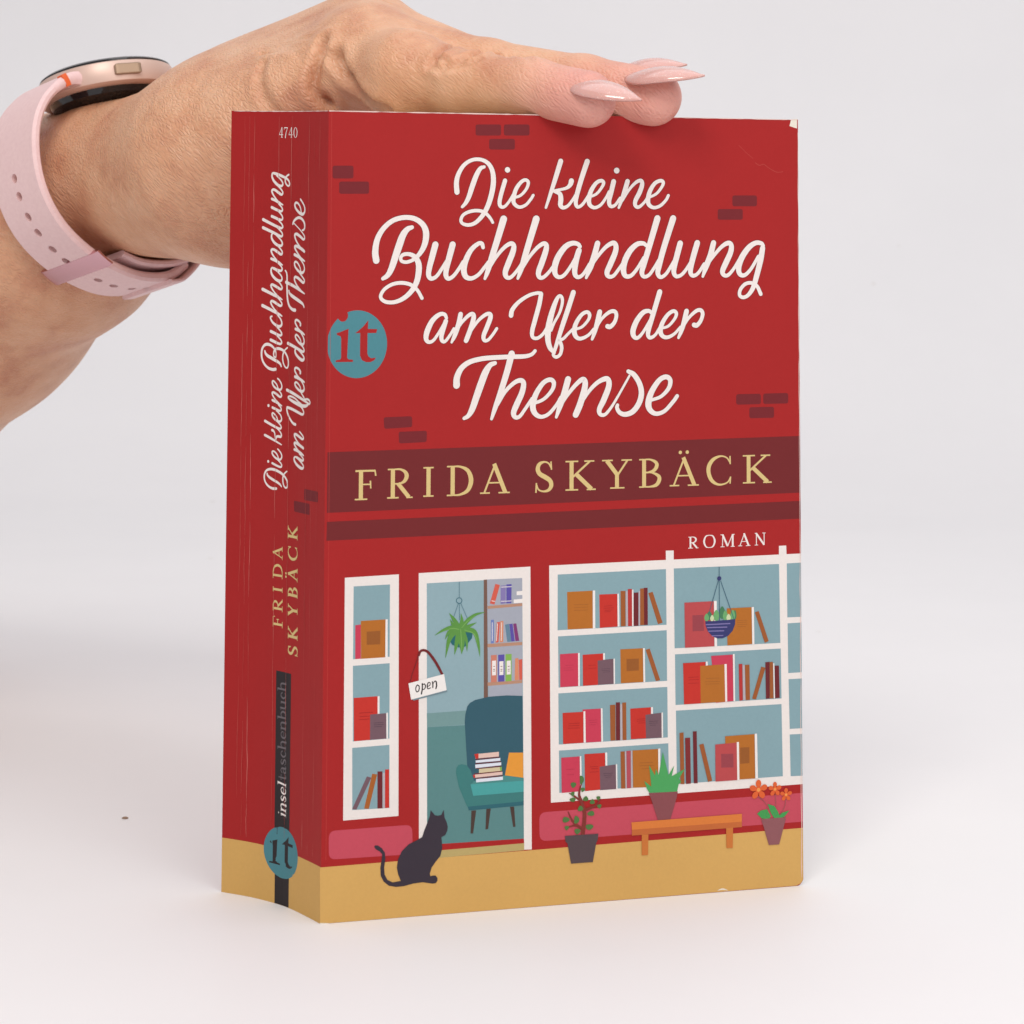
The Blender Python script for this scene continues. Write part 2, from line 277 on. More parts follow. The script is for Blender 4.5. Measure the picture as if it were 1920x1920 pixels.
  ('stroke','halo',[(83.34,164.33,1.87),(82.14,160.45,1.8),(80.86,156.34,1.73),(79.77,152.92,1.66),(79.26,151.04,1.52),(79.77,149.98,1.24),(81.11,150.35,1.13),(82.57,152.22,1.1),(83.77,154.1,1.1)],'r'),
  ('stroke','halo',[(87.48,164.34,1.87),(86.15,160.45,1.8),(84.69,155.99,1.73),(83.77,152.56,1.66),(83.44,150.85,1.52),(84.1,149.82,1.24),(85.48,150.5,1.13),(86.95,152.55,1.1),(87.79,153.92,1.1)],'r'),
  ('stroke','halo',[(89.34,158.15,1.73),(88.53,155.3,1.73),(87.79,152.55,1.66),(87.68,150.83,1.45),(88.41,149.97,1.24),(89.8,150.48,1.13),(91.27,152.19,1.1),(92.56,154.25,1.1)],'r'),
  ('stroke','halo',[(93.86,158.25,1.73),(92.93,155.29,1.73),(92.19,152.54,1.66),(92.08,150.82,1.45),(92.81,150.13,1.24),(94.1,150.81,1.13),(95.69,153.04,1.1)],'r'),
  ('stroke','halo',[(98.18,158.25,1.66),(97.36,155.28,1.73),(96.24,152.52,1.66),(95.31,149.94,0.96)],'r'),
  ('stroke','halo',[(96.06,152.18,0.96),(98.1,154.93,1.1),(100.32,157.28,1.24),(102,158.21,1.45),(102.89,157.69,1.52),(102.73,155.96,1.66),(101.42,153.2,1.73),(100.56,151.3,1.59),(100.93,150.26,1.31),(102.04,150.26,1.17),(103.53,151.81,1.1),(105.14,154.23,1.1)],'r'),
  ('stroke','halo',[(111.5,157.51,1.17),(110.94,158.14,1.31),(109.44,158.24,1.45),(107.57,157.06,1.66),(105.7,154.57,1.8),(104.87,152.15,1.73),(105.2,150.49,1.45),(106.5,150.24,1.24),(108.19,151.79,1.13),(110.18,154.91,1.1)],'r'),
  ('stroke','halo',[(111.31,156.92,1.66),(110.73,153.87,1.73),(109.59,149.71,1.66),(108.65,146.94,1.45),(107.34,145.22,1.24),(106.03,144.68,1.17),(105.11,145.24,1.17),(105.3,146.62,1.17),(106.61,147.99,1.17),(108.28,148.26,1.17),(109.77,147.46,1.17),(110.77,145.48,1.24)],'r'),
  ('stroke','cream',[(11.96,154.1,1.61),(11.69,156.24,1.54),(12.23,159.29,1.35),(13.78,161.88,1.22),(16.12,163.72,1.16),(18.96,164.41,1.16),(21.5,164.04,1.22),(23.41,162.66,1.35),(24.22,160.67,1.54),(23.92,158.06,1.42),(22.82,155.91,1.16),(21.25,154.38,0.9),(19.52,153.71,0.84),(18.25,153.93,0.84),(17.99,154.7,0.84),(18.56,155.46,0.9),(19.98,155.61,0.96),(21.4,155,1.16),(22.37,153.46,1.42),(22.45,151.32,1.48),(21.92,148.87,1.35),(20.68,146.74,1.22),(18.79,145.07,1.09),(16.6,144.17,0.96),(14.55,144.19,0.9),(13.29,144.96,0.87),(13.22,146.02,0.84),(14.21,147.39,0.84),(16.09,148.44,0.87),(18.29,148.74,0.9),(20.51,148.27,0.9),(22.1,147.03,0.84),(23.31,145.04,0.84)],'r'),
  ('stroke','cream',[(20.72,162.05,0.96),(19.61,161.59,1.29),(18.52,160.21,1.61),(17.59,157.76,1.74),(16.67,155,1.67),(15.74,152.26,1.48),(14.81,150.58,1.22),(13.63,149.76,0.9)],'r'),
  ('stroke','cream',[(26.56,157.9,1.54),(25.69,154.68,1.48),(25.07,152.23,1.35),(24.92,150.54,1.22),(25.56,149.71,1.03),(26.83,150.23,0.9),(28.09,151.91,0.87),(29.36,153.9,0.84)],'r'),
  ('stroke','cream',[(30.86,157.9,1.54),(29.99,154.67,1.48),(29.37,152.21,1.35),(29.22,150.52,1.22),(29.86,149.69,1.03),(31.13,150.36,0.9),(32.56,152.2,0.87),(33.51,153.74,0.84)],'r'),
  ('stroke','cream',[(38.5,157.18,0.9),(38.17,158.11,1.03),(37.18,158.05,1.03),(35.42,156.51,1.22),(34.15,154.04,1.42),(33.68,151.89,1.48),(34.17,150.19,1.29),(35.62,149.73,1.03),(37.38,150.64,0.9),(38.97,152.49,0.87),(39.93,153.72,0.84)],'r'),
  ('stroke','cream',[(43.66,164.09,1.74),(42.17,159.28,1.61),(40.58,154.34,1.48),(39.62,151.25,1.16),(38.99,149.65,0.71)],'r'),
  ('stroke','cream',[(40.1,152.18,0.71),(41.86,154.95,0.84),(43.79,157.12,0.96),(45.41,158.11,1.09),(46.22,157.67,1.22),(46.06,156.18,1.42),(44.94,153.4,1.48),(44.14,151.23,1.35),(44.47,150,1.09),(45.6,149.99,0.9),(47.22,151.69,0.84),(48.51,153.54,0.84)],'r'),
  ('stroke','cream',[(51.95,164.11,1.74),(50.44,159.28,1.61),(48.99,154.63,1.48),(48.03,151.53,1.16),(47.32,149.67,0.71)],'r'),
  ('stroke','cream',[(48.51,152.15,0.71),(50.29,154.94,0.84),(52.23,157.11,0.96),(53.8,158.1,1.09),(54.58,157.66,1.22),(54.36,156.17,1.42),(53.39,153.37,1.48),(52.58,151.2,1.35),(52.81,149.96,1.09),(53.89,149.95,0.9),(55.52,151.5,0.84),(56.98,153.52,0.84)],'r'),
  ('stroke','cream',[(63.17,157.38,0.98),(62.63,157.99,1.05),(61.2,158.2,1.19),(59.42,157.32,1.4),(57.64,155.01,1.54),(56.76,152.65,1.54),(56.83,150.79,1.26),(57.73,149.94,0.98),(59.15,150.44,0.91),(60.86,152.63,0.84),(62.64,155.68,0.84)],'r'),
  ('stroke','cream',[(62.92,156.43,1.4),(62.28,154.33,1.47),(61.86,151.95,1.4),(62,150.43,1.19),(62.9,149.91,0.98),(64.15,150.76,0.87),(65.69,153.13,0.84)],'r'),
  ('stroke','cream',[(67.73,158.16,1.4),(66.94,155.34,1.47),(65.87,152.28,1.4),(64.8,149.74,0.7)],'r'),
  ('stroke','cream',[(65.69,151.94,0.7),(67.66,154.82,0.84),(69.81,157.21,0.98),(71.62,158.23,1.19),(72.45,157.71,1.26),(72.34,156.01,1.4),(71.08,153.11,1.47),(70.18,151.07,1.33),(70.61,150.05,1.05),(71.88,150.22,0.91),(73.43,152.08,0.84),(74.69,153.78,0.84)],'r'),
  ('stroke','cream',[(80.39,157.64,0.91),(79.59,158.15,1.05),(77.95,157.91,1.26),(76.14,156.28,1.47),(74.87,153.96,1.54),(74.44,151.74,1.47),(74.94,150.2,1.19),(76.39,150.2,0.98),(78.02,151.9,0.87),(79.77,154.63,0.84)],'r'),
  ('stroke','cream',[(83.34,164.33,1.61),(82.14,160.45,1.54),(80.86,156.34,1.47),(79.77,152.92,1.4),(79.26,151.04,1.26),(79.77,149.98,0.98),(81.11,150.35,0.87),(82.57,152.22,0.84),(83.77,154.1,0.84)],'r'),
  ('stroke','cream',[(87.48,164.34,1.61),(86.15,160.45,1.54),(84.69,155.99,1.47),(83.77,152.56,1.4),(83.44,150.85,1.26),(84.1,149.82,0.98),(85.48,150.5,0.87),(86.95,152.55,0.84),(87.79,153.92,0.84)],'r'),
  ('stroke','cream',[(89.34,158.15,1.47),(88.53,155.3,1.47),(87.79,152.55,1.4),(87.68,150.83,1.19),(88.41,149.97,0.98),(89.8,150.48,0.87),(91.27,152.19,0.84),(92.56,154.25,0.84)],'r'),
  ('stroke','cream',[(93.86,158.25,1.47),(92.93,155.29,1.47),(92.19,152.54,1.4),(92.08,150.82,1.19),(92.81,150.13,0.98),(94.1,150.81,0.87),(95.69,153.04,0.84)],'r'),
  ('stroke','cream',[(98.18,158.25,1.4),(97.36,155.28,1.47),(96.24,152.52,1.4),(95.31,149.94,0.7)],'r'),
  ('stroke','cream',[(96.06,152.18,0.7),(98.1,154.93,0.84),(100.32,157.28,0.98),(102,158.21,1.19),(102.89,157.69,1.26),(102.73,155.96,1.4),(101.42,153.2,1.47),(100.56,151.3,1.33),(100.93,150.26,1.05),(102.04,150.26,0.91),(103.53,151.81,0.84),(105.14,154.23,0.84)],'r'),
  ('stroke','cream',[(111.5,157.51,0.91),(110.94,158.14,1.05),(109.44,158.24,1.19),(107.57,157.06,1.4),(105.7,154.57,1.54),(104.87,152.15,1.47),(105.2,150.49,1.19),(106.5,150.24,0.98),(108.19,151.79,0.87),(110.18,154.91,0.84)],'r'),
  ('stroke','cream',[(111.31,156.92,1.4),(110.73,153.87,1.47),(109.59,149.71,1.4),(108.65,146.94,1.19),(107.34,145.22,0.98),(106.03,144.68,0.91),(105.11,145.24,0.91),(105.3,146.62,0.91),(106.61,147.99,0.91),(108.28,148.26,0.91),(109.77,147.46,0.91),(110.77,145.48,0.98)],'r')]),
 ('title_lettering','front',0,[
  ('stroke','halo',[(29.44,140.24,1.03),(28.96,141.1,1.16),(27.69,141.11,1.29),(25.95,139.66,1.48),(24.7,137.23,1.61),(24.39,135.4,1.42),(25.03,134.54,1.16),(26.2,134.92,1.03),(27.56,136.74,0.97),(29.29,139.63,0.97)],'r'),
  ('stroke','halo',[(29.29,139.54,1.35),(28.66,137.65,1.42),(28.2,135.82,1.35),(28.43,134.74,1.16),(29.22,134.73,1.03),(30.42,136.25,0.97),(31.31,137.68,0.97)],'r'),
  ('stroke','halo',[(32.95,141.13,1.42),(32.48,138.83,1.48),(31.54,136.09,1.35),(30.75,134.41,0.84)],'r'),
  ('stroke','halo',[(31.54,136.54,0.9),(33.12,138.98,1.03),(34.87,140.74,1.16),(35.92,141.16,1.29),(36.24,140.33,1.42),(35.68,138.19,1.48),(34.89,136.05,1.48),(34.36,134.77,1.42)],'r'),
  ('stroke','halo',[(35.05,136.35,0.9),(37.12,139.25,1.03),(39.03,140.86,1.16),(40.25,141.13,1.29),(40.42,140.14,1.42),(39.53,137.84,1.42),(38.74,135.85,1.35),(38.97,134.77,1.16),(39.93,134.92,1.03),(41.15,136.29,1),(42.04,137.6,1)],'r'),
  ('stroke','cream',[(29.44,140.24,0.77),(28.96,141.1,0.9),(27.69,141.11,1.03),(25.95,139.66,1.22),(24.7,137.23,1.35),(24.39,135.4,1.16),(25.03,134.54,0.9),(26.2,134.92,0.77),(27.56,136.74,0.71),(29.29,139.63,0.71)],'r'),
  ('stroke','cream',[(29.29,139.54,1.09),(28.66,137.65,1.16),(28.2,135.82,1.09),(28.43,134.74,0.9),(29.22,134.73,0.77),(30.42,136.25,0.71),(31.31,137.68,0.71)],'r'),
  ('stroke','cream',[(32.95,141.13,1.16),(32.48,138.83,1.22),(31.54,136.09,1.09),(30.75,134.41,0.58)],'r'),
  ('stroke','cream',[(31.54,136.54,0.64),(33.12,138.98,0.77),(34.87,140.74,0.9),(35.92,141.16,1.03),(36.24,140.33,1.16),(35.68,138.19,1.22),(34.89,136.05,1.22),(34.36,134.77,1.16)],'r'),
  ('stroke','cream',[(35.05,136.35,0.64),(37.12,139.25,0.77),(39.03,140.86,0.9),(40.25,141.13,1.03),(40.42,140.14,1.16),(39.53,137.84,1.16),(38.74,135.85,1.09),(38.97,134.77,0.9),(39.93,134.92,0.77),(41.15,136.29,0.74),(42.04,137.6,0.74)],'r')]),
 ('title_lettering','front',0,[
  ('stroke','halo',[(45.64,140.71,1.42),(45.96,142.1,1.35),(47.57,143.94,1.23),(50,145.47,1.13),(52.11,146.08,1.1),(53.25,146.01,1.16)],'r'),
  ('stroke','halo',[(53.25,145.82,1.35),(52.77,143.28,1.42),(51.64,139.27,1.42),(51,136.8,1.35),(51.17,135.41,1.16),(52.31,135.15,1.1),(53.77,136.15,1.06),(55.07,138.15,1.03)],'r'),
  ('stroke','halo',[(55.84,137.01,0.96),(56.62,138.85,0.96),(57.96,141.2,0.96),(58.67,143.56,1.03),(58.56,144.98,1.1),(57.84,145.32,1.1),(56.96,143.91,1.38),(55.9,140.88,1.66),(55.13,137.52,1.8),(55.03,134.83,1.66),(55.57,132.81,1.45),(56.64,131.61,1.1)],'r'),
  ('stroke','halo',[(61.51,146.18,1.52),(60.17,142.2,1.52),(58.75,138.16,1.45),(57.52,134.47,1.31),(56.64,131.78,1.1)],'r'),
  ('stroke','halo',[(56.64,131.95,1.03),(56.43,131.04,1.06),(57.17,130.53,1.1),(58.16,131.16,1.1),(58.55,132.7,1.17),(58.26,133.95,1.17),(57.77,134.56,1.1),(58.94,134.95,1.03),(60.25,136.19,0.96),(61.78,137.62,0.96)],'r'),
  ('stroke','halo',[(61.89,137.18,0.89),(63.74,137.77,0.96),(65.35,139.45,1.03),(65.7,140.73,1.17),(64.99,141.38,1.17),(63.56,140.65,1.24),(62.13,138.46,1.38),(61.78,136.51,1.52),(62.39,135.25,1.31),(63.57,134.94,1.17),(65.36,135.73,1.03),(66.78,137.23,0.96)],'r'),
  ('stroke','halo',[(68.32,141.39,1.52),(67.68,138.75,1.52),(66.97,136.38,1.31),(66.36,134.77,0.96)],'r'),
  ('stroke','halo',[(67.04,136.79,0.96),(68.75,139.59,1.03),(70.73,141.26,1.17),(72.1,141.49,1.24),(72.64,140.57,1.24),(72.17,138.88,1.24),(71.09,137.77,1.38),(70.34,137.84,1.45)],'r'),
  ('stroke','cream',[(45.64,140.71,1.16),(45.96,142.1,1.09),(47.57,143.94,0.96),(50,145.47,0.87),(52.11,146.08,0.84),(53.25,146.01,0.9)],'r'),
  ('stroke','cream',[(53.25,145.82,1.09),(52.77,143.28,1.16),(51.64,139.27,1.16),(51,136.8,1.09),(51.17,135.41,0.9),(52.31,135.15,0.84),(53.77,136.15,0.8),(55.07,138.15,0.77)],'r'),
  ('stroke','cream',[(55.84,137.01,0.7),(56.62,138.85,0.7),(57.96,141.2,0.7),(58.67,143.56,0.77),(58.56,144.98,0.84),(57.84,145.32,0.84),(56.96,143.91,1.12),(55.9,140.88,1.4),(55.13,137.52,1.54),(55.03,134.83,1.4),(55.57,132.81,1.19),(56.64,131.61,0.84)],'r'),
  ('stroke','cream',[(61.51,146.18,1.26),(60.17,142.2,1.26),(58.75,138.16,1.19),(57.52,134.47,1.05),(56.64,131.78,0.84)],'r'),
  ('stroke','cream',[(56.64,131.95,0.77),(56.43,131.04,0.8),(57.17,130.53,0.84),(58.16,131.16,0.84),(58.55,132.7,0.91),(58.26,133.95,0.91),(57.77,134.56,0.84),(58.94,134.95,0.77),(60.25,136.19,0.7),(61.78,137.62,0.7)],'r'),
  ('stroke','cream',[(61.89,137.18,0.63),(63.74,137.77,0.7),(65.35,139.45,0.77),(65.7,140.73,0.91),(64.99,141.38,0.91),(63.56,140.65,0.98),(62.13,138.46,1.12),(61.78,136.51,1.26),(62.39,135.25,1.05),(63.57,134.94,0.91),(65.36,135.73,0.77),(66.78,137.23,0.7)],'r'),
  ('stroke','cream',[(68.32,141.39,1.26),(67.68,138.75,1.26),(66.97,136.38,1.05),(66.36,134.77,0.7)],'r'),
  ('stroke','cream',[(67.04,136.79,0.7),(68.75,139.59,0.77),(70.73,141.26,0.91),(72.1,141.49,0.98),(72.64,140.57,0.98),(72.17,138.88,0.98),(71.09,137.77,1.12),(70.34,137.84,1.19)],'r')]),
 ('title_lettering','front',0,[
  ('stroke','halo',[(81.76,141.07,1.1),(81.03,141.52,1.24),(79.58,141.12,1.45),(77.95,139.16,1.59),(76.97,136.79,1.66),(77.19,135.32,1.45),(78.2,134.97,1.17),(79.65,136.42,1.03),(81.58,139.47,1.03)],'r'),
  ('stroke','halo',[(83.95,146.18,1.59),(82.85,142.7,1.52),(81.76,139.3,1.52),(81.03,136.92,1.45),(80.89,135.56,1.31),(81.47,134.94,1.17),(82.74,135.6,1.03),(84.01,137.5,0.96)],'r'),
  ('stroke','halo',[(84.12,137.16,0.89),(86.13,137.72,0.96),(87.77,139.41,1.03),(88.32,140.78,1.17),(87.59,141.43,1.17),(86.13,140.62,1.24),(84.67,138.59,1.38),(84.12,136.54,1.52),(84.7,135.31,1.31),(85.98,134.99,1.17),(87.77,135.82,1.03),(89.42,137.51,0.96)],'r'),
  ('stroke','halo',[(91,141.37,1.52),(90.33,138.7,1.52),(89.6,136.49,1.31),(88.86,134.85,0.96)],'r'),
  ('stroke','halo',[(89.67,136.9,0.96),(91.43,139.55,1.03),(93.46,141.35,1.17),(94.74,141.58,1.24),(95.26,140.65,1.24),(94.74,139,1.24),(93.74,137.88,1.38),(92.97,137.96,1.45)],'r'),
  ('stroke','cream',[(81.76,141.07,0.84),(81.03,141.52,0.98),(79.58,141.12,1.19),(77.95,139.16,1.33),(76.97,136.79,1.4),(77.19,135.32,1.19),(78.2,134.97,0.91),(79.65,136.42,0.77),(81.58,139.47,0.77)],'r'),
  ('stroke','cream',[(83.95,146.18,1.33),(82.85,142.7,1.26),(81.76,139.3,1.26),(81.03,136.92,1.19),(80.89,135.56,1.05),(81.47,134.94,0.91),(82.74,135.6,0.77),(84.01,137.5,0.7)],'r'),
  ('stroke','cream',[(84.12,137.16,0.63),(86.13,137.72,0.7),(87.77,139.41,0.77),(88.32,140.78,0.91),(87.59,141.43,0.91),(86.13,140.62,0.98),(84.67,138.59,1.12),(84.12,136.54,1.26),(84.7,135.31,1.05),(85.98,134.99,0.91),(87.77,135.82,0.77),(89.42,137.51,0.7)],'r'),
  ('stroke','cream',[(91,141.37,1.26),(90.33,138.7,1.26),(89.6,136.49,1.05),(88.86,134.85,0.7)],'r'),
  ('stroke','cream',[(89.67,136.9,0.7),(91.43,139.55,0.77),(93.46,141.35,0.91),(94.74,141.58,0.98),(95.26,140.65,0.98),(94.74,139,0.98),(93.74,137.88,1.12),(92.97,137.96,1.19)],'r')]),
 ('title_lettering','front',0,[
  ('stroke','halo',[(32.03,124.09,1.93),(32.14,125.98,1.8),(33.18,128.11,1.61),(35.25,129.61,1.48),(38.45,130.39,1.42),(42.3,130.65,1.39),(45.84,130.75,1.35),(49.08,130.8,1.29),(50.86,131.24,1.16),(51.77,132.09,1.1)],'r'),
  ('stroke','halo',[(41.66,129.3,1.23),(40.38,128.77,1.55),(39.26,127.1,1.93),(38.16,124.36,2),(37.05,121.32,1.93),(35.95,118.28,1.74),(35,116.77,1.35),(33.98,116.18,1.1)],'r'),
  ('stroke','halo',[(45.84,131.46,1.87),(44.73,127.32,1.8),(43.14,122.43,1.68),(41.71,118.47,1.42),(40.83,115.89,0.97)],'r'),
  ('stroke','halo',[(42.35,119.23,0.97),(44.27,122.41,1.16),(46.52,124.47,1.29),(48.13,125.02,1.42),(48.88,124.24,1.55),(48.46,122.03,1.68),(47.18,119.29,1.74),(46.38,117.31,1.61),(46.78,116.23,1.35),(47.91,116.36,1.16),(49.45,118.33,1.1),(51.06,120.6,1.1)],'r'),
  ('stroke','halo',[(51.32,119.37,1.03),(53.98,120.39,1.1),(56.09,122.52,1.23),(56.57,124.3,1.35),(55.59,125.09,1.35),(53.81,124.25,1.42),(52.03,121.66,1.61),(51.23,118.91,1.74),(51.78,117.05,1.55),(53.34,116.16,1.23),(55.29,116.83,1.16),(57.24,118.95,1.1),(58.38,120.78,1.1)],'r'),
  ('stroke','halo',[(60.2,125.1,1.8),(59.32,121.99,1.8),(58.27,118.99,1.66),(57.21,115.99,0.96)],'r'),
  ('stroke','halo',[(58.09,118.49,1.03),(60.04,121.31,1.17),(62.34,123.89,1.31),(63.94,125.01,1.52),(64.59,124.26,1.66),(64.31,122.24,1.8),(63.24,118.89,1.87),(62.18,116.49,1.8)],'r'),
  ('stroke','halo',[(62.89,118.23,1.03),(65.38,121.89,1.17),(67.7,124.14,1.31),(69.85,125.08,1.52),(70.67,124.5,1.59),(70.57,122.81,1.73),(69.31,119.79,1.73),(68.24,117.62,1.52),(68.53,116.43,1.24),(69.75,116.41,1.1),(71.29,118.07,0.96),(72.72,120.23,0.89),(74.16,122.58,0.85),(76.03,125.7,0.82)],'r'),
  ('stroke','halo',[(75.71,126.79,1.24),(77.23,125.92,1.52),(78.67,123.69,1.59),(79.14,121.31,1.66),(78.49,118.94,1.66),(76.87,116.94,1.59),(74.88,116.31,1.45),(73.44,116.84,1.31),(72.8,117.97,1.24),(72.94,118.61,1.1)],'r'),
  ('stroke','halo',[(81.75,119.66,1.03),(84.29,120.53,1.13),(86.29,122.54,1.31),(86.66,124.47,1.45),(85.57,125.28,1.45),(83.75,124.45,1.52),(81.75,121.6,1.73),(80.95,118.9,1.87),(81.46,117.19,1.59),(83.02,116.31,1.31),(85.19,116.95,1.24),(87.38,119.12,1.24),(88.48,120.53,1.24)],'r'),
  ('stroke','cream',[(32.03,124.09,1.67),(32.14,125.98,1.54),(33.18,128.11,1.35),(35.25,129.61,1.22),(38.45,130.39,1.16),(42.3,130.65,1.13),(45.84,130.75,1.09),(49.08,130.8,1.03),(50.86,131.24,0.9),(51.77,132.09,0.84)],'r'),
  ('stroke','cream',[(41.66,129.3,0.96),(40.38,128.77,1.29),(39.26,127.1,1.67),(38.16,124.36,1.74),(37.05,121.32,1.67),(35.95,118.28,1.48),(35,116.77,1.09),(33.98,116.18,0.84)],'r'),
  ('stroke','cream',[(45.84,131.46,1.61),(44.73,127.32,1.54),(43.14,122.43,1.42),(41.71,118.47,1.16),(40.83,115.89,0.71)],'r'),
  ('stroke','cream',[(42.35,119.23,0.71),(44.27,122.41,0.9),(46.52,124.47,1.03),(48.13,125.02,1.16),(48.88,124.24,1.29),(48.46,122.03,1.42),(47.18,119.29,1.48),(46.38,117.31,1.35),(46.78,116.23,1.09),(47.91,116.36,0.9),(49.45,118.33,0.84),(51.06,120.6,0.84)],'r'),
  ('stroke','cream',[(51.32,119.37,0.77),(53.98,120.39,0.84),(56.09,122.52,0.96),(56.57,124.3,1.09),(55.59,125.09,1.09),(53.81,124.25,1.16),(52.03,121.66,1.35),(51.23,118.91,1.48),(51.78,117.05,1.29),(53.34,116.16,0.96),(55.29,116.83,0.9),(57.24,118.95,0.84),(58.38,120.78,0.84)],'r'),
  ('stroke','cream',[(60.2,125.1,1.54),(59.32,121.99,1.54),(58.27,118.99,1.4),(57.21,115.99,0.7)],'r'),
  ('stroke','cream',[(58.09,118.49,0.77),(60.04,121.31,0.91),(62.34,123.89,1.05),(63.94,125.01,1.26),(64.59,124.26,1.4),(64.31,122.24,1.54),(63.24,118.89,1.61),(62.18,116.49,1.54)],'r'),
  ('stroke','cream',[(62.89,118.23,0.77),(65.38,121.89,0.91),(67.7,124.14,1.05),(69.85,125.08,1.26),(70.67,124.5,1.33),(70.57,122.81,1.47),(69.31,119.79,1.47),(68.24,117.62,1.26),(68.53,116.43,0.98),(69.75,116.41,0.84),(71.29,118.07,0.7),(72.72,120.23,0.63),(74.16,122.58,0.59),(76.03,125.7,0.56)],'r'),
  ('stroke','cream',[(75.71,126.79,0.98),(77.23,125.92,1.26),(78.67,123.69,1.33),(79.14,121.31,1.4),(78.49,118.94,1.4),(76.87,116.94,1.33),(74.88,116.31,1.19),(73.44,116.84,1.05),(72.8,117.97,0.98),(72.94,118.61,0.84)],'r'),
  ('stroke','cream',[(81.75,119.66,0.77),(84.29,120.53,0.87),(86.29,122.54,1.05),(86.66,124.47,1.19),(85.57,125.28,1.19),(83.75,124.45,1.26),(81.75,121.6,1.47),(80.95,118.9,1.61),(81.46,117.19,1.33),(83.02,116.31,1.05),(85.19,116.95,0.98),(87.38,119.12,0.98),(88.48,120.53,0.98)],'r')]),
 ('author_band','front',0,[
  ('poly','maroon',[(0.52,108.91),(121.2,110.03),(121.23,95.98),(0.53,94.72)]),
  ('poly','maroon',[(0.56,92.63),(121.23,93.94),(121.24,89.56),(0.47,88.22)])]),
 ('author_lettering','front',4,[
  ('line','gold',[(8.69,97.49,1.01),(8.69,104.48,1.01)],'b'),
  ('line','gold',[(7.23,97.63,0.35),(10.26,97.63,0.35)],'b'),
  ('line','gold',[(7.33,104.31,0.46),(12.19,104.31,0.46)],'b'),
  ('line','gold',[(12.08,104.41,0.35),(12.29,103.08,0.35)],'b'),
  ('line','gold',[(8.69,101.12,0.35),(10.98,101.12,0.35)],'b'),
  ('line','gold',[(10.98,101.96,0.35),(11.09,100.14,0.35)],'b'),
  ('line','gold',[(16.47,97.63,1.01),(16.47,104.62,1.01)],'b'),
  ('line','gold',[(15.09,97.77,0.35),(17.91,97.77,0.35)],'b'),
  ('line','gold',[(15.22,104.47,0.35),(16.66,104.47,0.35)],'b'),
  ('stroke','gold',[(16.47,104.45,0.35),(18.23,104.45,0.46),(19.48,103.78,0.81),(19.85,102.81,1.01),(19.35,101.69,0.81),(18.23,101.13,0.42),(16.47,101.06,0.35)],'r'),
  ('line','gold',[(17.73,101.13,0.96),(20.42,97.84,0.96)],'b'),
  ('line','gold',[(19.79,97.77,0.35),(21.36,97.77,0.35)],'b'),
  ('line','gold',[(25.23,97.79,1.02),(25.23,104.8,1.02)],'b'),
  ('line','gold',[(23.95,97.93,0.35),(26.5,97.93,0.35)],'b'),
  ('line','gold',[(23.95,104.65,0.35),(26.5,104.65,0.35)],'b'),
  ('line','gold',[(31.21,97.8,1.03),(31.21,104.94,1.03)],'b'),
  ('line','gold',[(29.77,97.94,0.36),(31.21,97.94,0.36)],'b'),
  ('line','gold',[(29.77,104.78,0.36),(31.21,104.78,0.36)],'b'),
  ('stroke','gold',[(31.08,104.76,0.36),(33.05,104.69,0.5),(35.01,103.65,0.93),(35.79,101.37,1.14),(35.01,99.08,0.93),(33.05,98.05,0.5),(31.08,97.98,0.36)],'r'),
  ('line','gold',[(39.08,98.23,0.46),(41.77,104.96,0.46)],'b'),
  ('line','gold',[(41.54,105.17,1.03),(44.38,98.23,1.03)],'b'),
  ('line','gold',[(39.98,100.64,0.35),(43.26,100.64,0.35)],'b'),
  ('line','gold',[(38.04,98.23,0.35),(40.5,98.23,0.35)],'b'),
  ('line','gold',[(42.66,98.23,0.35),(45.5,98.23,0.35)],'b'),
  ('stroke','gold',[(55.88,103.95,0.37),(55.29,104.91,0.37),(54.23,105.28,0.44),(53.02,104.83,0.85),(52.54,103.66,1.07),(53.02,102.48,1.07),(54.47,101.6,1.12),(55.68,100.72,1.07),(55.97,99.54,1.01),(55.29,98.51,0.75),(53.99,98.22,0.44),(52.78,98.66,0.37),(52.2,99.91,0.37)],'r'),
  ('line','gold',[(55.88,105.35,0.37),(56.02,103.36,0.37)],'b'),
  ('line','gold',[(52.2,100.28,0.37),(52.1,97.92,0.37)],'b'),
  ('line','gold',[(61.14,98.22,1.03),(61.14,105.36,1.03)],'b'),
  ('line','gold',[(59.59,98.37,0.36),(62.85,98.37,0.36)],'b'),
  ('line','gold',[(59.59,105.21,0.36),(62.85,105.21,0.36)],'b'),
  ('line','gold',[(61.45,101.44,0.5),(65.8,105.15,0.5)],'b'),
  ('line','gold',[(64.4,105.21,0.36),(66.96,105.21,0.36)],'b'),
  ('line','gold',[(62.23,102.22,1.03),(66.26,98.44,1.03)],'b'),
  ('line','gold',[(65.02,98.37,0.36),(67.35,98.37,0.36)],'b'),
  ('line','gold',[(70.18,105.16,1.01),(72.96,101.6,1.01)],'b'),
  ('line','gold',[(75.5,105.16,0.49),(72.96,101.6,0.49)],'b'),
  ('line','gold',[(72.8,101.88,1.01),(72.8,98.38,1.01)],'b'),
  ('line','gold',[(68.94,105.22,0.35),(71.72,105.22,0.35)],'b'),
  ('line','gold',[(73.96,105.22,0.35),(76.66,105.22,0.35)],'b'),
  ('line','gold',[(71.03,98.52,0.35),(74.73,98.52,0.35)],'b'),
  ('line','gold',[(79.82,98.41,1.01),(79.82,105.37,1.01)],'b'),
  ('line','gold',[(78.53,98.55,0.35),(79.82,98.55,0.35)],'b'),
  ('line','gold',[(78.53,105.21,0.35),(79.82,105.21,0.35)],'b'),
  ('stroke','gold',[(79.71,105.19,0.35),(81.47,105.16,0.45),(82.87,104.46,0.81),(83.11,103.56,0.96),(82.4,102.52,0.81),(80.88,102.06,0.42),(79.71,102.06,0.35)],'r'),
